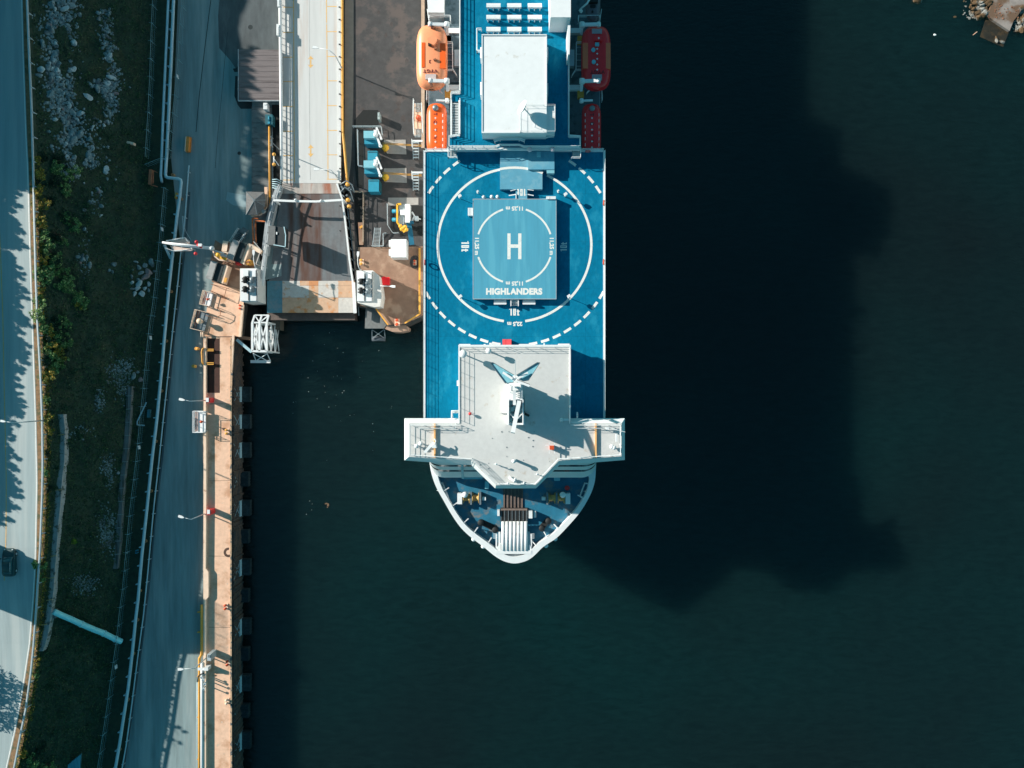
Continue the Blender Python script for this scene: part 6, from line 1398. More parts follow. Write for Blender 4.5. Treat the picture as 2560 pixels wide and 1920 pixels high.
for i, (x0, x1) in enumerate(((1234.5, 1266), (1306.5, 1338.5))):
    t = thing('bench', 'white bench '+('left', 'right')+' of the steps' if 0 else 'white bench '+('left', 'right')[i]+' of the steps below the H platform', 'bench', P((x0+x1)/2, 755, ZD), 'benches below the H platform')
    mb = MB(); mb.box(x0, 751.5, x1, 757, ZD+.5, ZD+.42); mb.build('seat', W_, t); mb = MB(); mb.box(x0, 757.2, x1, 761, ZD+.75, ZD+.35); mb.build('backrest', W_, t)
    mb = MB(); mb.box(x0, 749.5, x1, 751.2, ZD+.5, ZD+.3); mb.build('trim', W_, t)
    for x in (x0+2, x1-4): mb = MB(); mb.box(x, 752, x+2, 756, ZD+.42, ZD); mb.build('leg', W_, t)
FL = [(1151.5, 497, 'upper left of the H platform'), (1195, 484, 'above the left corner of the H platform'), (1394, 482.5, 'above the right corner of the H platform, the smaller one'), (1412, 492.5, 'at the upper right of the H platform, the larger one'), (1153, 744, 'lower left of the H platform'), (1420, 743.5, 'lower right of the H platform')]
for i, (x, y, lab) in enumerate(FL):
    big = i not in (1, 2); t = thing('deck_floodlight', 'white floodlight '+lab, 'floodlight', P(x, y, ZD), 'floodlights on the helicopter deck'); c = P(x, y, ZD); hh = 1.75 if big else 1.3; s_ = .36 if big else .22
    mb = MB(); mb.tube([c, c+Vector((0, 0, hh))], .045, 6); mb.build('post', STEEL, t)
    mb = MB(); mb.wbox(c, s_*1.3, s_*1.1, ZD+hh+.2, ZD+hh-.15, R(35)); mb.tube([c+Vector((-.05, -.1, hh)), c+Vector((.1, -.3, hh))], s_*.5, 8); mb.build('lamp_head', W_, t)
# life rings on the rail
for i, (x, y, lab) in enumerate(((1062, 656, 'on the left rail of the helicopter deck'), (1509, 655, 'on the right rail of the helicopter deck'), (1470, 378, 'on the upper right rail of the helicopter deck'), (1509.5, 507, 'on the right rail near the dashed circle'))):
    mb = MB(); c = P(x, y, ZD+.7); pts = []
    for k in range(13): a = k*math.pi/6; pts.append(c+(Vector((0, math.cos(a)*.36, math.sin(a)*.36)) if i != 2 else Vector((math.cos(a)*.36, 0, math.sin(a)*.36))))
    mb.tube(pts, .09, 6, False); mb.build('life_ring', SIGNR if i % 2 else mat('ring_pink', (.7, .18, .16), .6) if i == 0 else bpy.data.materials['ring_pink'], label='red life ring hanging '+lab, category='life ring', group='life rings')
# upper deck (north)
UD = [(1150, -190), (1150, 234), (1128, 235), (1128, 345), (1122, 346), (1122, 371), (1450, 371), (1450, 344), (1422, 343), (1422, -190)]
mb = MB(); mb.prism([p for p in reversed(UD)], ZU, ZBT); mb.build('upper_superstructure', W_, ship)
mb = MB(); mb.prism([p for p in reversed(UD)], ZU+.03, ZU+.001); mb.build('upper_deck', BLUE, ship)
RL = [(1151, -120), (1151, 233), (1129, 236), (1129, 252)]; RL2 = [(1151, 252), (1151, 340), (1124, 345), (1124, 370), (1238, 370), (1250, 366), (1298, 366), (1310, 370), (1449, 370), (1449, 345), (1421.5, 343), (1421.5, 130)]
mb = MB(); mb.railing([(x, y) for x, y in RL], ZU, 1.1, 4, 1.6, .045, .04); mb.railing(RL2, ZU, 1.1, 4, 1.6, .045, .04); mb.build('upper_railing', W_, ship)
mb = MB(); mb.box(1122, 369, 1450, 374.5, ZU+.15, ZU-.3)
for x in list(range(1137, 1245, 11))+list(range(1390, 1440, 11)): mb.box(x, 374.5, x+1.5, 378, ZU-.1, ZU-.25)
for pts in ([(1150, -120), (1150, 234)], [(1128, 234), (1150, 234)], [(1128, 234), (1128, 345)], [(1421.5, 128), (1421.5, 343)], [(1421.5, 343), (1450, 343)], [(1450, 343), (1450, 372)]):
    a, b = [P(x, y, ZU+.1) for x, y in pts]; mb.beam(a, b, .2, .3)
mb.build('upper_deck_edge', W_, ship)
# stair towers down to the helideck
for i, (x0, x1) in enumerate(((1124, 1141), (1431, 1449))):
    mb = MB(); mb.box(x0, 373, x1, 392, ZD+1.1, ZD+.6); mb.build('stair_well', STEEL, ship)
    mb = MB(); mb.railing([(x0-2, 373), (x0-2, 397), (x1+3, 397)] if i == 0 else [(x1+1, 373), (x1+1, 398), (x0-3, 398)], ZD+.9, 1.1, 2, 1, .06); 
    for k in range(5): mb.box(x0+.5, 377+k*3, x1-.5, 378+k*3, ZD+1.15, ZD+1.1)
    mb.build('stair_railing', W_, ship)
# ladder way on the left
mb = MB(); mb.box(1130, 254, 1148, 338, ZU+.09, ZU+.03); mb.build('stair_recess', mat('recess', (.02, .06, .08), .7), ship)
mb = MB()
for k in range(20): mb.box(1131, 258+k*4, 1145.5, 259.6+k*4, ZU+.16, ZU+.09)
mb.box(1146, 250, 1149.5, 340, ZU+.4, ZU+.1); mb.box(1127.5, 256, 1130, 340, ZU+.4, ZU+.1); mb.build('stair_tread', W_, ship)
# big white deckhouse
ZH = ZU+3.0
mb = MB(); mb.box(1204.5, 87, 1366.5, 332, ZH, ZU); mb.build('deckhouse', W2, ship)
mb = MB(); mb.box(1204, 85.5, 1367, 88, ZH+.15, ZH-.05); mb.box(1204, 329, 1300, 332.5, ZH+.15, ZH-.1); mb.box(1204, 88, 1206.5, 329, ZH+.1, ZH-.1); mb.box(1365, 88, 1367.3, 266, ZH+.1, ZH-.1); mb.build('deckhouse_coping', W_, ship)
mb = MB(); mb.box(1300.5, 266, 1387, 327, ZH-.45, ZU); mb.build('deckhouse_annex', W2, ship)
mb = MB(); mb.railing([(1301, 267), (1387, 267), (1387, 332), (1301, 332), (1301, 267)], ZH-.45, 1.0, 2, 1.6, .02); mb.railing([(1320, 290), (1336, 292), (1336, 320)], ZH-.45, 1.0, 2, 1.6, .02); mb.build('annex_railing', W_, ship)
mb = MB(); mb.prism([(1301, 327.2), (1387, 327.2), (1387, 333), (1301, 333)], ZH-.9, ZU); mb.beam(P(1363, 346, ZU+.8), P(1386, 338, ZU+1.6), .12, .1); mb.beam(P(1363, 341, ZU+.8), P(1386, 335, ZU+1.6), .12, .1); mb.build('annex_ladder', W_, ship)
for i, (x, y0, y1) in enumerate(((1202.5, 118, 145), (1202.5, 205, 237), (1368.5, 118, 145), (1368.5, 208, 237))):
    mb = MB(); mb.box(x-2, y0, x+2, y1, ZH-.6, ZU+.4); mb.build('side_vent', W2, ship)
mb = MB(); mb.railing([(1204, 79), (1193, 79), (1193, 134), (1204, 134)], ZU, 1.1, 2, 1.5, .07); mb.build('side_railing', W_, ship)
# satellite dish
mb = MB(); c = P(1318, 281, ZH+.3); mb.smooth = True; ax = Vector((-.8, .35, .45)).normalized(); u = ax.cross(Vector((0, 0, 1))).normalized(); v = u.cross(ax); nr = 6; na = 20; hub = P(1311, 272, ZH+1.6)
for j in range(nr+1):
    rr = 1.05*j/nr
    for i in range(na): a = 2*math.pi*i/na; mb.v.append(hub+(u*math.cos(a)+v*math.sin(a))*rr+ax*(rr*rr*.42))
for j in range(nr):
    for i in range(na): i2 = (i+1) % na; mb.face((j*na+i, j*na+i2, (j+1)*na+i2, (j+1)*na+i))
mb.build('satellite_dish', W_, ship)
mb = MB(); mb.tube([P(1330, 291, ZH-.4), P(1322, 284, ZH+1.0), hub], .08, 6); mb.tube([P(1336, 294, ZH-.4), P(1322, 284, ZH+1.0)], .06, 6); mb.build('dish_mount', W_, ship)
# lifebuoy pink dots & curved rail
mb = MB()
for pts in ([(1234, 350), (1250, 346), (1298, 346), (1313, 350)], [(1236, 354), (1250, 349), (1298, 349), (1311, 354)]):
    for a, b in zip(pts, pts[1:]): mb.beam(P(*a, ZU+1.3), P(*b, ZU+1.3), .16, .12)
for x, y in ((1237, 351), (1250, 347), (1298, 347), (1311, 351)): q = P(x, y, ZU+1.3); mb.beam(q, (q.x, q.y, ZU), .1, .1)
mb.build('curved_rail', W_, ship)
mb = MB(); mb.ball(P(1324.5, 373.5, ZU+.5), .38); mb.ball(P(1381.5, 373.5, ZU+.5), .38); mb.build('rail_light', mat('pinkw', (.75, .55, .58), .4), ship)
# benches in rows
bt = thing('bench', 'x', 'bench', P(1234, 16, ZU), 'rows of white deck benches')
mb = MB(); mb.box(1216, 8, 1251.5, 13, ZU+.50, ZU+.44); mb.build('seat', W_, bt)
mb = MB(); mb.box(1216, 13.3, 1251.5, 17.5, ZU+.95, ZU+.5); mb.build('backrest', W_, bt)
for x in (1219, 1232.5, 1246): mb = MB(); mb.box(x, 17.6, x+2, 24, ZU+.45, ZU); mb.build('leg', W_, bt)
rowsn = ('top', 'middle', 'bottom'); coln = ('left', 'middle', 'right')
for r_, y in enumerate((16, 45, 75)):
    for c_, x in enumerate((1233.7, 1285.5, 1336.5)):
        lab = 'white deck bench, '+coln[c_]+' one in the '+rowsn[r_]+' row above the white deckhouse'
        if r_ == 0 and c_ == 0: bt['label'] = lab; continue
        dup(bt, P(x, y, ZU), 0 if r_ != 1 else 0, lab)
# casing top right, box top left
mb = MB(); mb.prism([(1373, -120), (1427, -120), (1427, 43), (1376, 43)], 31.5, ZU); mb.build('funnel_casing', W2, ship)
mb = MB(); c0 = [P(1376, 43.2, 31.4), P(1427, 43.2, 31.4)]; mb.add([c0[0], c0[1], P(1421, 64, 28.6), P(1374, 64, 28.6)], [(0, 1, 2, 3)])
mb.prism([(1374, 63.6), (1421, 63.6), (1421, 64.4), (1374, 64.4)], 28.6, ZU)
mb.build('casing_front', W_, ship)
mb = MB(); mb.prism([(1419.5, 60), (1426, 60), (1424, 136), (1420, 136)], 30.6, ZU); mb.build('casing_fin', W_, ship)
mb = MB(); mb.prism([(1064, -60), (1110, -60), (1110, 31), (1070, 31)], 24.6, ZBT); mb.build('side_house', W2, ship)
mb = MB(); mb.box(1110.2, -120, 1149, 205, ZBT+2.2, ZBT); mb.build('boat_deck_house', DKB, ship)
mb = MB(); mb.loop([Vector((XL+.3, yH, ZBT+.03)), Vector((XR-.3, yH, ZBT+.03)), Vector((XR-.3, YN, ZBT+.03)), Vector((XL+.3, YN, ZBT+.03))], ZBT+.005); mb.build('boat_deck', DKB, ship)
for s_ in (0, 1):
    def X(x): return x if s_ == 0 else 2572-x
    mb = MB(); mb.railing([(X(1070), 31), (X(1074), 60)], ZBT+.05, 1.1, 3, 1, .05)
    mb.railing([(X(1075), 52), (X(1075), 46), (X(1127), 46), (X(1127), 60)], 23.4, 1.0, 2, 1.5, .05); mb.railing([(X(1118), 112), (X(1132), 112), (X(1133), 180), (X(1118), 180)], 23.2, 1.0, 2, 1.2, .06); mb.railing([(X(1134), 180), (X(1143), 194)], 23.2, 1.0, 2, 1.2, .06)
    mb.railing([(X(1069), 222), (X(1095), 226), (X(1106), 236)], 23.2, 1.0, 3, .8, .05); mb.railing([(X(1069), 222), (X(1068), 256)], 22.4, 1.0, 3, .8, .05)
    mb.build('boat_deck_railing', W_, ship)
    mb = MB()
    for y in (76, 218): mb.box(min(X(1116), X(1149)), y-6, max(X(1116), X(1149)), y+6, 23.6, 22.8)
    mb.build('davit_base', W_, ship)
    mb = MB()
    for y, x1 in ((62, 1075), (203, 1076)):
        a = P(X(1117), y, 25.9); b = P(X(x1), y-1, 26.1); mb.beam(a, b, .45, .35); mb.beam(a, P(X(1119), y+24, 24.4), .4, .3); mb.tube([a+Vector((0, -.35, 0)), a+Vector((0, .35, 0))], .4, 10); mb.tube([b+Vector((0, -.3, 0)), b+Vector((0, .3, 0))], .3, 10)
    a = P(X(1118), 252, 25.2); b = P(X(1090), 251, 25.4); mb.beam(a, b, .25, .25); mb.tube([a+Vector((0, -.3, 0)), a+Vector((0, .3, 0))], .3, 8)
    mb.build('davit_arm', W_, ship)
    mb = MB()
    for y in (98, 235): mb.box(min(X(1112), X(1128)), y-9, max(X(1112), X(1128)), y+9, 23.2, 22.4)
    mb.build('davit_winch', YEL, ship)
    mb = MB()
    for y in (118, 135, 150, 165): mb.box(min(X(1118), X(1131)), y-.6, max(X(1118), X(1131)), y+.6, 23.3, 23.2)
    mb.box(min(X(1136), X(1148)), 124, max(X(1136), X(1148)), 165, 23.8, 22.9); mb.build('boarding_grating', GALV, ship)
# bridge block
TOP = [(1148, 866), (1425, 866), (1425, 1058), (1554, 1058), (1554, 1142), (1397, 1152), (1339, 1213), (1240, 1213), (1178, 1151), (1022, 1142), (1022, 1058), (1148, 1058)]
mb = MB(); TW = [P(x, y, ZB) for x, y in TOP]; mb.add(TW, tess(TW)); mb.build('bridge_roof', GREY, ship)
inn_ = [(1148, 1058), (1022, 1058), (1022, 1142), (1178, 1151), (1240, 1213), (1339, 1213), (1397, 1152), (1554, 1142), (1554, 1058), (1425, 1058)]
out_ = [(1148, 1046), (1011, 1046), (1011, 1151), (1178, 1163), (1238, 1221), (1340, 1221), (1398, 1163), (1562, 1150), (1562, 1046), (1425, 1046)]
mb = MB(); I = [P(x, y, ZB) for x, y in inn_]; O = [P(x, y, ZB-.95) for x, y in out_]
for i in range(9): mb.quad(I[i], O[i], O[i+1], I[i+1])
O2 = [Vector((q.x, q.y, ZB-1.6)) for q in O]
for i in range(9): mb.quad(O[i], O2[i], O2[i+1], O[i+1])
mb.add(O2, tess(O2)); mb.quad(I[0], O[0], O[0]+Vector((0, 0, .9)), I[0]); mb.build('bridge_skirt', W2, ship)
mb = MB(); mb.loop([P(x, y, ZB-.02) for x, y in ((1148.2, 1060), (1424.8, 1060), (1424.8, 866.3), (1148.2, 866.3))], ZD); mb.build('bridge_block_wall', W_, ship)
mb = MB()
mb.box(1146, 862, 1427, 867, ZB+.12, ZB-.12); mb.box(1146, 867, 1149.5, 1058, ZB+.12, ZB-.12); mb.box(1423.5, 867, 1427, 1058, ZB+.12, ZB-.12); mb.build('bridge_coping', W_, ship)
mb = MB()
mb.box(1148, 860, 1176, 864, ZB+.05, ZB-1); mb.box(1223, 857, 1248, 863.6, ZB-.5, ZB-1.6); mb.box(1297, 860, 1330, 863.6, ZB-.5, ZB-1.4); mb.box(1396, 859, 1424, 863.6, ZB, ZB-1.2); mb.box(1209, 860, 1214, 864, ZB, ZB-.5); mb.box(1359, 858, 1362, 863.6, ZB, ZB-.5); mb.box(1142, 951, 1147.8, 965, ZB-.3, ZB-1.5)
mb.build('wall_fittings', W2, ship)
mb = MB(); mb.beam(P(1087, 1059, ZB+.18), P(1087, 1144, ZB+.18), .22, .36); mb.beam(P(1489.5, 1059, ZB+.18), P(1489.5, 1144, ZB+.18), .22, .36); mb.build('expansion_coaming', mat('coam', (.80, .42, .16), .6), ship)
# rails around the roof
mb = MB(); off = [(1150, 869), (1423, 869)]
mb.railing([(1150, 869), (1150, 1050)], ZB, 1.1, 3, 1.7, .024, .03); mb.railing([(1150, 869), (1265, 869)], ZB, 1.1, 3, 1.7, .024, .03); mb.railing([(1275, 869), (1423, 869), (1423, 1058)], ZB, 1.1, 3, 2.0, .024, .03)
WR = [(1150, 1062), (1027, 1062), (1027, 1136), (1180, 1146), (1242, 1208), (1337, 1208), (1395, 1146), (1549, 1136), (1549, 1062), (1426, 1062)]
mb.railing(WR, ZB, 1.1, 3, 1.6, .035, .035); mb.build('bridge_railing', W_, ship)
mb = MB(); mb.railing([(1048, 1070), (1140, 1070), (1140, 1058)], ZB, .9, 2, 1.6, .03); mb.railing([(1440, 1070), (1535, 1070)], ZB, .9, 2, 1.6, .03); mb.build('inner_railing', W_, ship)
mb = MB()
for (x, y) in ((1133, 1028), (1146, 1028)): pass
mb.tube([P(1130, 1046, ZD+3), P(1130, 1028, ZD+3), P(1148, 1028, ZD+3)], .16, 6); mb.tube([P(1132, 1031, ZD+2.6), P(1147, 1031, ZD+2.6)], .1, 5); mb.tube([P(1443, 1046, ZD+3), P(1443, 1030, ZD+3)], .13, 6); mb.build('side_ladder', W_, ship)
# radomes
for x, y, r_, h_, lab in ((1158, 885, .60, 1.9, 'a'), (1221.5, 877, .43, 1.5, 'b')):
    mb = MB(); c = P(x, y, ZB+h_); mb.cyl((c.x, c.y), r_*.9, ZB+h_+r_*.5, ZB+h_-r_*.4, 16, r_*.7); mb.ball((c.x, c.y, ZB+h_+r_*.45), r_*.95, r_*.6, 16, 8); rd = mb.build('radome', W2, ship)
    mb = MB(); mb.cyl((c.x, c.y), .10, ZB+h_-r_*.3, ZB, 8); mb.build('pedestal', W_, rd)
# mast
mb = MB()
def slab4(pts, z1, z0): mb.prism(pts, z1, z0)
slab4([(1270, 958), (1306, 958), (1312, 1062), (1267, 1062)], ZB+1.9, ZB); mast = mb.build('mast', W2, ship)
mb = MB(); mb.prism([(1252, 960), (1270, 958), (1268, 1033), (1250, 1033)], ZB+.35, ZB); mb.prism([(1312, 992), (1322, 992), (1322, 1030), (1312, 1030)], ZB+.3, ZB); mb.build('mast_base', GREY, mast)
mb = MB(); z5 = ZB+4.6
for pts in ([(1275, 958), (1278, 1062)], [(1306, 958), (1309, 1062)]): pass
mb.box(1270, 998, 1272.4, 1062, z5, ZB+1.8); mb.box(1306, 998, 1308.5, 1062, z5, ZB+1.8); mb.box(1272.4, 998, 1306, 1000.5, z5, ZB+1.8); mb.box(1272.4, 1058, 1306, 1062, z5-.4, ZB+1.8); mb.prism([(1274, 960), (1302, 960), (1304, 998), (1272.4, 998)], ZB+3.9, ZB+1.8); mb.build('mast_frame', W2, mast)
mb = MB(); mb.box(1272.5, 1000.6, 1306, 1057.9, ZB+2.3, ZB+1.92); mb.build('mast_panel', BGL, mast)
mb = MB(); mb.beam(P(1298, 1003, z5+.2), P(1282, 1082, z5+2.0), .55, .35); mb.beam(P(1286, 975, z5+.4), P(1286, 1012, z5-.1), .4, .3); mb.beam(P(1275, 1035, z5-.6), P(1290, 1050, z5), .14, .14); mb.beam(P(1304, 1035, z5-.6), P(1291, 1050, z5), .14, .14); mb.build('boom', W2, mast)
for i, pts in enumerate((((1225, 907), (1232, 906), (1289, 940), (1283, 956), (1263, 958)), ((1350, 907), (1343, 906), (1289, 939), (1293, 956), (1321, 951)))):
    mb = MB(); mb.prism(pts if i == 1 else pts, ZB+5.9, ZB+5.5); wg = mb.build('mast_wing', mat('wing_blue', (.22, .50, .58), .35, .2, 2) if 'wing_blue' not in bpy.data.materials else bpy.data.materials['wing_blue'], mast)
    mb = MB(); W = [P(x, y, ZB+5.98) for x, y in pts]
    for a, b in zip(W, W[1:]+W[:1]): mb.beam(a, b, .09, .2)
    mb.build('wing_rim', STEEL, wg)
    mb = MB(); q = ((1257, 931), (1281, 947)) if i == 0 else ((1320, 932), (1294, 946)); mb.beam(P(*q[0], ZB+6.3), P(*q[1], ZB+6.3), .3, .25); mb.build('yard_arm', W2, wg)
mb = MB(); mb.cyl(P(1288, 946, ZB+6), .45, ZB+6.2, ZB+3.5, 12); mb.tube([P(1288, 946, ZB+6.2), P(1288, 903, ZB+8.2)], .05, 5); mb.build('mast_head', W2, mast)
mb = MB(); mb.beam(P(1292, 951, ZB+6.6), P(1324, 964, ZB+6.6), .42, .3); mb.cur = 1; mb.beam(P(1292, 949, ZB+6.78), P(1325, 961, ZB+6.78), .07, .05); mb.build('radar_scanner', [W2, BLACK], mast)
mb = MB(); mb.beam(P(1285, 949, ZB+5.4), P(1266, 959, ZB+5.2), .3, .25); mb.build('radar_scanner', W2, mast)
mb = MB(); mb.railing([(1305, 962), (1305, 997)], ZB+3.9, .8, 2, 1, .03); mb.railing([(1273, 962), (1273, 997)], ZB+3.9, .8, 2, 1, .03)
for k in range(3): mb.box(1290, 980+k*5, 1300, 982+k*5, ZB+4.2, ZB+3.9)
mb.box(1276, 966, 1296, 976, ZB+4.5, ZB+3.9); mb.build('mast_fittings', W_, mast)
mb = MB(); mb.tube([P(1309, 1033, ZB+1.0), P(1322, 1039, ZB+.5)], .18, 8); mb.box(1309, 1028, 1312, 1036, ZB+1.2, ZB+.2); mb.build('horn', BLACK, mast)
# small things on the roof
mb = MB(); c = P(1288, 1150, ZB); mb.cyl(c, .2, ZB+1.5, ZB, 10); mb.ball((c.x-.2, c.y, ZB+1.55), .32, .25); mb.build('searchlight', W_, ship)
mb = MB(); mb.box(1374.5, 1114, 1385, 1124.5, ZB+1.2, ZB+.1); mb.cur = 1; mb.beam(P(1363, 1113, ZB+.9), P(1398, 1113, ZB+.9), .08, .08); mb.beam(P(1373, 1106, ZB+.9), P(1373, 1134, ZB+.9), .08, .08); mb.beam(P(1386, 1102, ZB+.9), P(1386, 1134, ZB+.9), .08, .08); mb.build('signal_box', [SIGNR, W_], ship)
mb = MB(); c = P(1175.5, 1034, ZB); mb.cyl(c, .05, ZB+.5, ZB, 6); mb.ball((c.x, c.y, ZB+.6), .24); mb.build('red_light', REDP, ship)
mb = MB(); mb.beam(P(1062, 1131, ZB+1.2), P(1084, 1105, ZB+1.4), .4, .25); mb.tube([P(1086, 1097, ZB+1.5), P(1090, 1102, ZB+1.5), P(1088, 1109, ZB+1.5), P(1083, 1106, ZB+1.5)], .09, 6); mb.prism([(1080, 1113), (1088, 1110), (1091, 1120), (1079, 1120)], ZB+1.6, ZB); mb.build('wing_crane', W_, ship)
for i, (x, y) in enumerate(((1043, 1114), (1053, 1108), (1528, 1116), (1533, 1118))):
    mb = MB(); c = P(x, y, ZB); mb.cyl(c, .12, ZB+.7, ZB, 8); mb.ball((c.x, c.y, ZB+.75), .34, .28); mb.build('wing_light', W2, ship)
mb = MB(); mb.beam(P(1520, 1069, ZB+1.1), P(1563, 1080, ZB+1.3), .06, .06); mb.box(1515, 1068, 1523, 1074, ZB+1.2, ZB+.6); mb.beam(P(1541, 1084, ZB+.8), P(1541, 1104, ZB+.8), .25, .3); mb.build('wing_antenna', W_, ship)
mb = MB(); mb.box(1404, 1047, 1424, 1052, ZB+.5, ZB); mb.ball(P(1404, 1049.5, ZB+.4), .3); mb.build('wing_locker', W_, ship)
mb = MB()
for (x, y) in ((1270, 1208), (1310, 1207), (1288, 1197), (1343, 1185), (1240, 1160)): mb.beam(P(x-8, y, ZB+.6), P(x+8, y+2, ZB+.6), .06, .06); mb.cyl(P(x, y, ZB), .07, ZB+1.2, ZB, 6); mb.ball(P(x, y, ZB+1.2), .16)
mb.tube([P(1272, 1192, ZB+.3), P(1282, 1200, ZB+.3), P(1288, 1204, ZB+.8)], .2, 8); mb.build('antenna_rack', W_, ship)
mb = MB()
for i in range(16): x, y = random.uniform(1200, 1390), random.uniform(1075, 1180); c = P(x, y, ZB); mb.cyl(c, random.uniform(.05, .11), ZB+.05, ZB, 7)
mb.build('roof_drain', STEEL, ship)
# ================================================================ LIFEBOATS
def lifeboat(lab, x0, y0, x1, y1, ztop, hgt, mh, mc, grp, ex=5.0):
    c = P((x0+x1)/2, (y0+y1)/2, ztop); hw_, hl_ = M((x1-x0)/2, ztop-.6), M((y1-y0)/2, ztop-.6)
    c = P((x0+x1)/2, (y0+y1)/2, ztop-.6)
    t = thing('lifeboat', lab, 'lifeboat', (c.x, c.y, ztop-hgt), grp); zc = ztop-hgt*.5; st = 26; na = 12
    for name, a0, a1, m in (('canopy', 0, math.pi, mc), ('hull', math.pi, 2*math.pi, mh)):
        mb = MB(); mb.smooth = True
        for j in range(st+1):
            u = -1+2*j/st; uu = math.sin(u*math.pi/2); w_ = hw_*max(.02, (1-abs(uu)**ex))**(1/2.6); hh = hgt*.5*max(.05, (1-abs(uu)**6))**.5
            for i in range(na+1):
                a = lerp(a0, a1, i/na); cx, sy = math.cos(a), math.sin(a); q = 2/(3.2 if name == 'canopy' else 2.2)
                mb.v.append(Vector((c.x+w_*math.copysign(abs(cx)**q, cx), c.y+hl_*uu, zc+hh*math.copysign(abs(sy)**q, sy)*(1 if name == 'canopy' else 1.0))))
        for j in range(st):
            for i in range(na): a = j*(na+1)+i; mb.face((a, a+1, a+na+2, a+na+1))
        mb.build(name, m, t)
    mb = MB(); mb.smooth = False; W = []
    for j in range(41):
        a = 2*math.pi*j/40; cy_ = math.cos(a); uu = math.sin(a); w_ = hw_*max(.0, (1-abs(uu)**ex))**(1/2.6)*(1 if cy_ >= 0 else -1); W.append(Vector((c.x+w_*1.01, c.y+hl_*uu*1.005, zc)))
    mb.tube(W, .07, 6, False); mb.build('fender_rope', mc, t)
    return t, c
MK = mat('dark_lettering', (.16, .015, .02), .6)
CROSS = mat('reflector', (.85, .75, .72), .5)
# big orange, left
zt = 26.0
t, c = lifeboat('big sun-bleached orange lifeboat with a raised hatch on the left side of the ship', 1041, 58, 1116, 220, zt, 3.0, ORANGE, PEACH, 'large lifeboats')
mb = MB(); mb.prism([(1054, 106), (1062, 106), (1062, 168), (1054, 168)], zt+.03, zt-.3); mb.prism([(1094, 108), (1114, 108), (1114, 170), (1092, 172), (1091, 150)], zt-.10, zt-.6); mb.build('orange_panel', ORANGE, t)
mb = MB(); text_mb(mb, 'VYGT', P(1075.5, 177.5, zt+.03), M(8.5, zt), 180, .03, 1.15, 1.15); mb.build('lettering', MK, t); mb = MB(); text_mb(mb, '3', P(1075, 154, zt+.03), M(9, zt), 180, .03); mb.build('lettering', MK, t)
mb = MB(); mb.prism([(1068, 96), (1082, 88), (1092, 94), (1092, 102), (1084, 112), (1070, 106)], zt+.7, zt-.1); mb.build('hatch', PEACH, t); mb = MB(); mb.prism([(1070, 105), (1078, 105), (1078, 112), (1070, 112)], zt+.5, zt); mb.build('hatch_window', BLACK, t)
mb = MB(); mb.prism([(1063, 185), (1090, 185), (1090, 198), (1063, 198)], zt+.02, zt-.3); mb.build('grey_hatch', mat('hatch_grey', (.55, .45, .43), .5), t)
mb = MB()
for x, y in ((1080, 66), (1084, 67), (1078, 210), (1078, 214), (1088, 120), (1087, 148)): mb.rbox(x, y, 7, 4, zt+.28, zt-.2, 20)
mb.build('fittings', RUSTY, t)
# small orange, left (aft of the big one)
t, c = lifeboat('narrow bright orange lifeboat with a grey dome on the left side of the ship', 1067, 256, 1115, 385, 24.6, 2.4, ORANGE, ORANGE, 'narrow lifeboats', 7)
zt = 24.6
mb = MB(); cc_ = P(1088.5, 270, zt); mb.ball((cc_.x, cc_.y, zt+.05), .48, .4); mb.build('dome', STEEL, t)
mb = MB()
for k, ch in enumerate('VYGT'): text_mb(mb, 'TGYV'[k], P(1088, 285+k*20 if k else 285, zt+.02), M(9, zt), -90, .02)
mb.build('lettering', MK, t); mb = MB()
for k in range(6): x, y = 1088.5, 295+k*14.8; mb.rbox(x, y, 5, 1.4, zt+.035, zt, 0); mb.rbox(x, y, 1.4, 5, zt+.04, zt, 0)
for k in range(6): mb.box(1105.8, 285+k*15, 1107.2, 292+k*15, zt+.02, zt-.4)
mb.build('reflector_cross', CROSS, t)
# big red, right
zt = 26.0
t, c = lifeboat('big red lifeboat with faded orange side panels on the right side of the ship', 1456, 61, 1527, 221, zt, 3.0, RED, RED, 'large lifeboats')
for x0, x1 in ((1456, 1479), (1506, 1527.5)):
    mb = MB()
    a, b = (x0+1, x1) if x0 < 1480 else (x0, x1-1); mb.prism([(a, 107), (b, 107), (b, 172), (a, 170)], zt-.02 if 0 else zt-.12, zt-.9); mb.build('side_panel', ROR, t)
mb = MB(); mb.box(1480, 72, 1505, 84, zt+.03, zt-.3); mb.box(1480, 186, 1505, 200, zt+.03, zt-.3); mb.build('grey_hatch', mat('hatch_grey2', (.42, .30, .32), .5), t)
mb = MB(); mb.box(1486, 90, 1506, 101, zt+.5, zt); mb.build('hatch', RED, t)
mb = MB(); mb.box(1488, 106, 1498, 114, zt+.3, zt)
for x, y in ((1483, 126), (1484, 156)): q = P(x, y, zt); mb.cyl(q, .30, zt+.3, zt-.05, 10)
mb.build('hatch_window', UNITL, t)
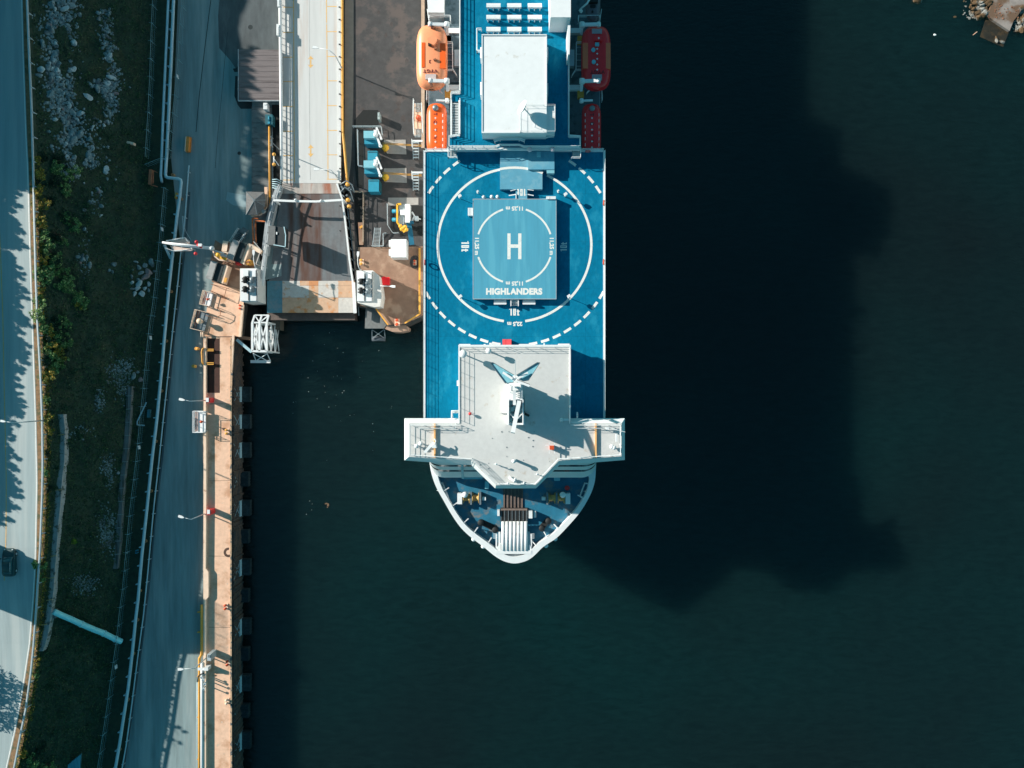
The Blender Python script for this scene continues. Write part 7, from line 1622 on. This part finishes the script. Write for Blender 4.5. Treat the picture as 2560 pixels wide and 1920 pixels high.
mb = MB(); text_mb(mb, 'VYGT', P(1494, 180, zt+.025), M(8.5, zt), 180, .03, 1.15, 1.15); mb.build('lettering', MK, t); mb = MB()
for x, y in ((1497, 95), (1493, 122), (1493, 134), (1493, 147), (1493, 161), (1493, 174)): zz = zt+.52 if y == 95 else zt+.03; mb.rbox(x, y, 5, 1.4, zz+.01, zz-.1, 0); mb.rbox(x, y, 1.4, 5, zz+.015, zz-.1, 0)
mb.build('reflector_cross', CROSS, t)
# small red, right
zt = 24.6
t, c = lifeboat('narrow red lifeboat with a teal-grey dome on the right side of the ship', 1457, 257, 1502, 385, zt, 2.4, RED, RED, 'narrow lifeboats', 7)
mb = MB(); cc_ = P(1480.5, 271, zt); mb.ball((cc_.x, cc_.y, zt+.05), .44, .4); mb.build('dome', STEEL, t)
mb = MB()
for k in range(6): x, y = 1480, 295+k*14.6; mb.rbox(x, y, 5, 1.4, zt+.035, zt, 0); mb.rbox(x, y, 1.4, 5, zt+.04, zt, 0)
for k in range(6): mb.box(1462.5, 283+k*15, 1463.7, 290+k*15, zt+.0, zt-.4); mb.box(1497, 283+k*15, 1498.2, 290+k*15, zt+.0, zt-.4)
mb.build('reflector_cross', CROSS, t)
mb = MB()
for k in range(4): text_mb(mb, 'TGYV'[k], P(1480, 287+k*22, zt+.02), M(9, zt), -90, .02)
mb.build('lettering', MK, t)
# rescue boat top right
zt = 24.5
t, c = lifeboat('small dull maroon rescue boat cut off at the top right of the ship', 1464, -40, 1500, 52, zt, 1.6, MAROON, mat('rescue_grey', (.17, .13, .15), .6, .3, 2), 'rescue boats', 3)
del t['group']
mb = MB(); mb.box(1476, 12, 1489, 17, zt+.3, zt); mb.cyl(P(1481, 30, zt), .16, zt+.2, zt, 8); mb.box(1472, -10, 1495, 4, zt+.8, zt); mb.build('console', BLACK, t)
mb = MB(); mb.tube([P(1452, 22, 25.2), P(1468, 8, 25.6), P(1476, -6, 25.6)], .14, 6); mb.beam(P(1450, 24, 25), P(1454, 30, 24.6), .4, .3); mb.build('rescue_davit', W_, ship)
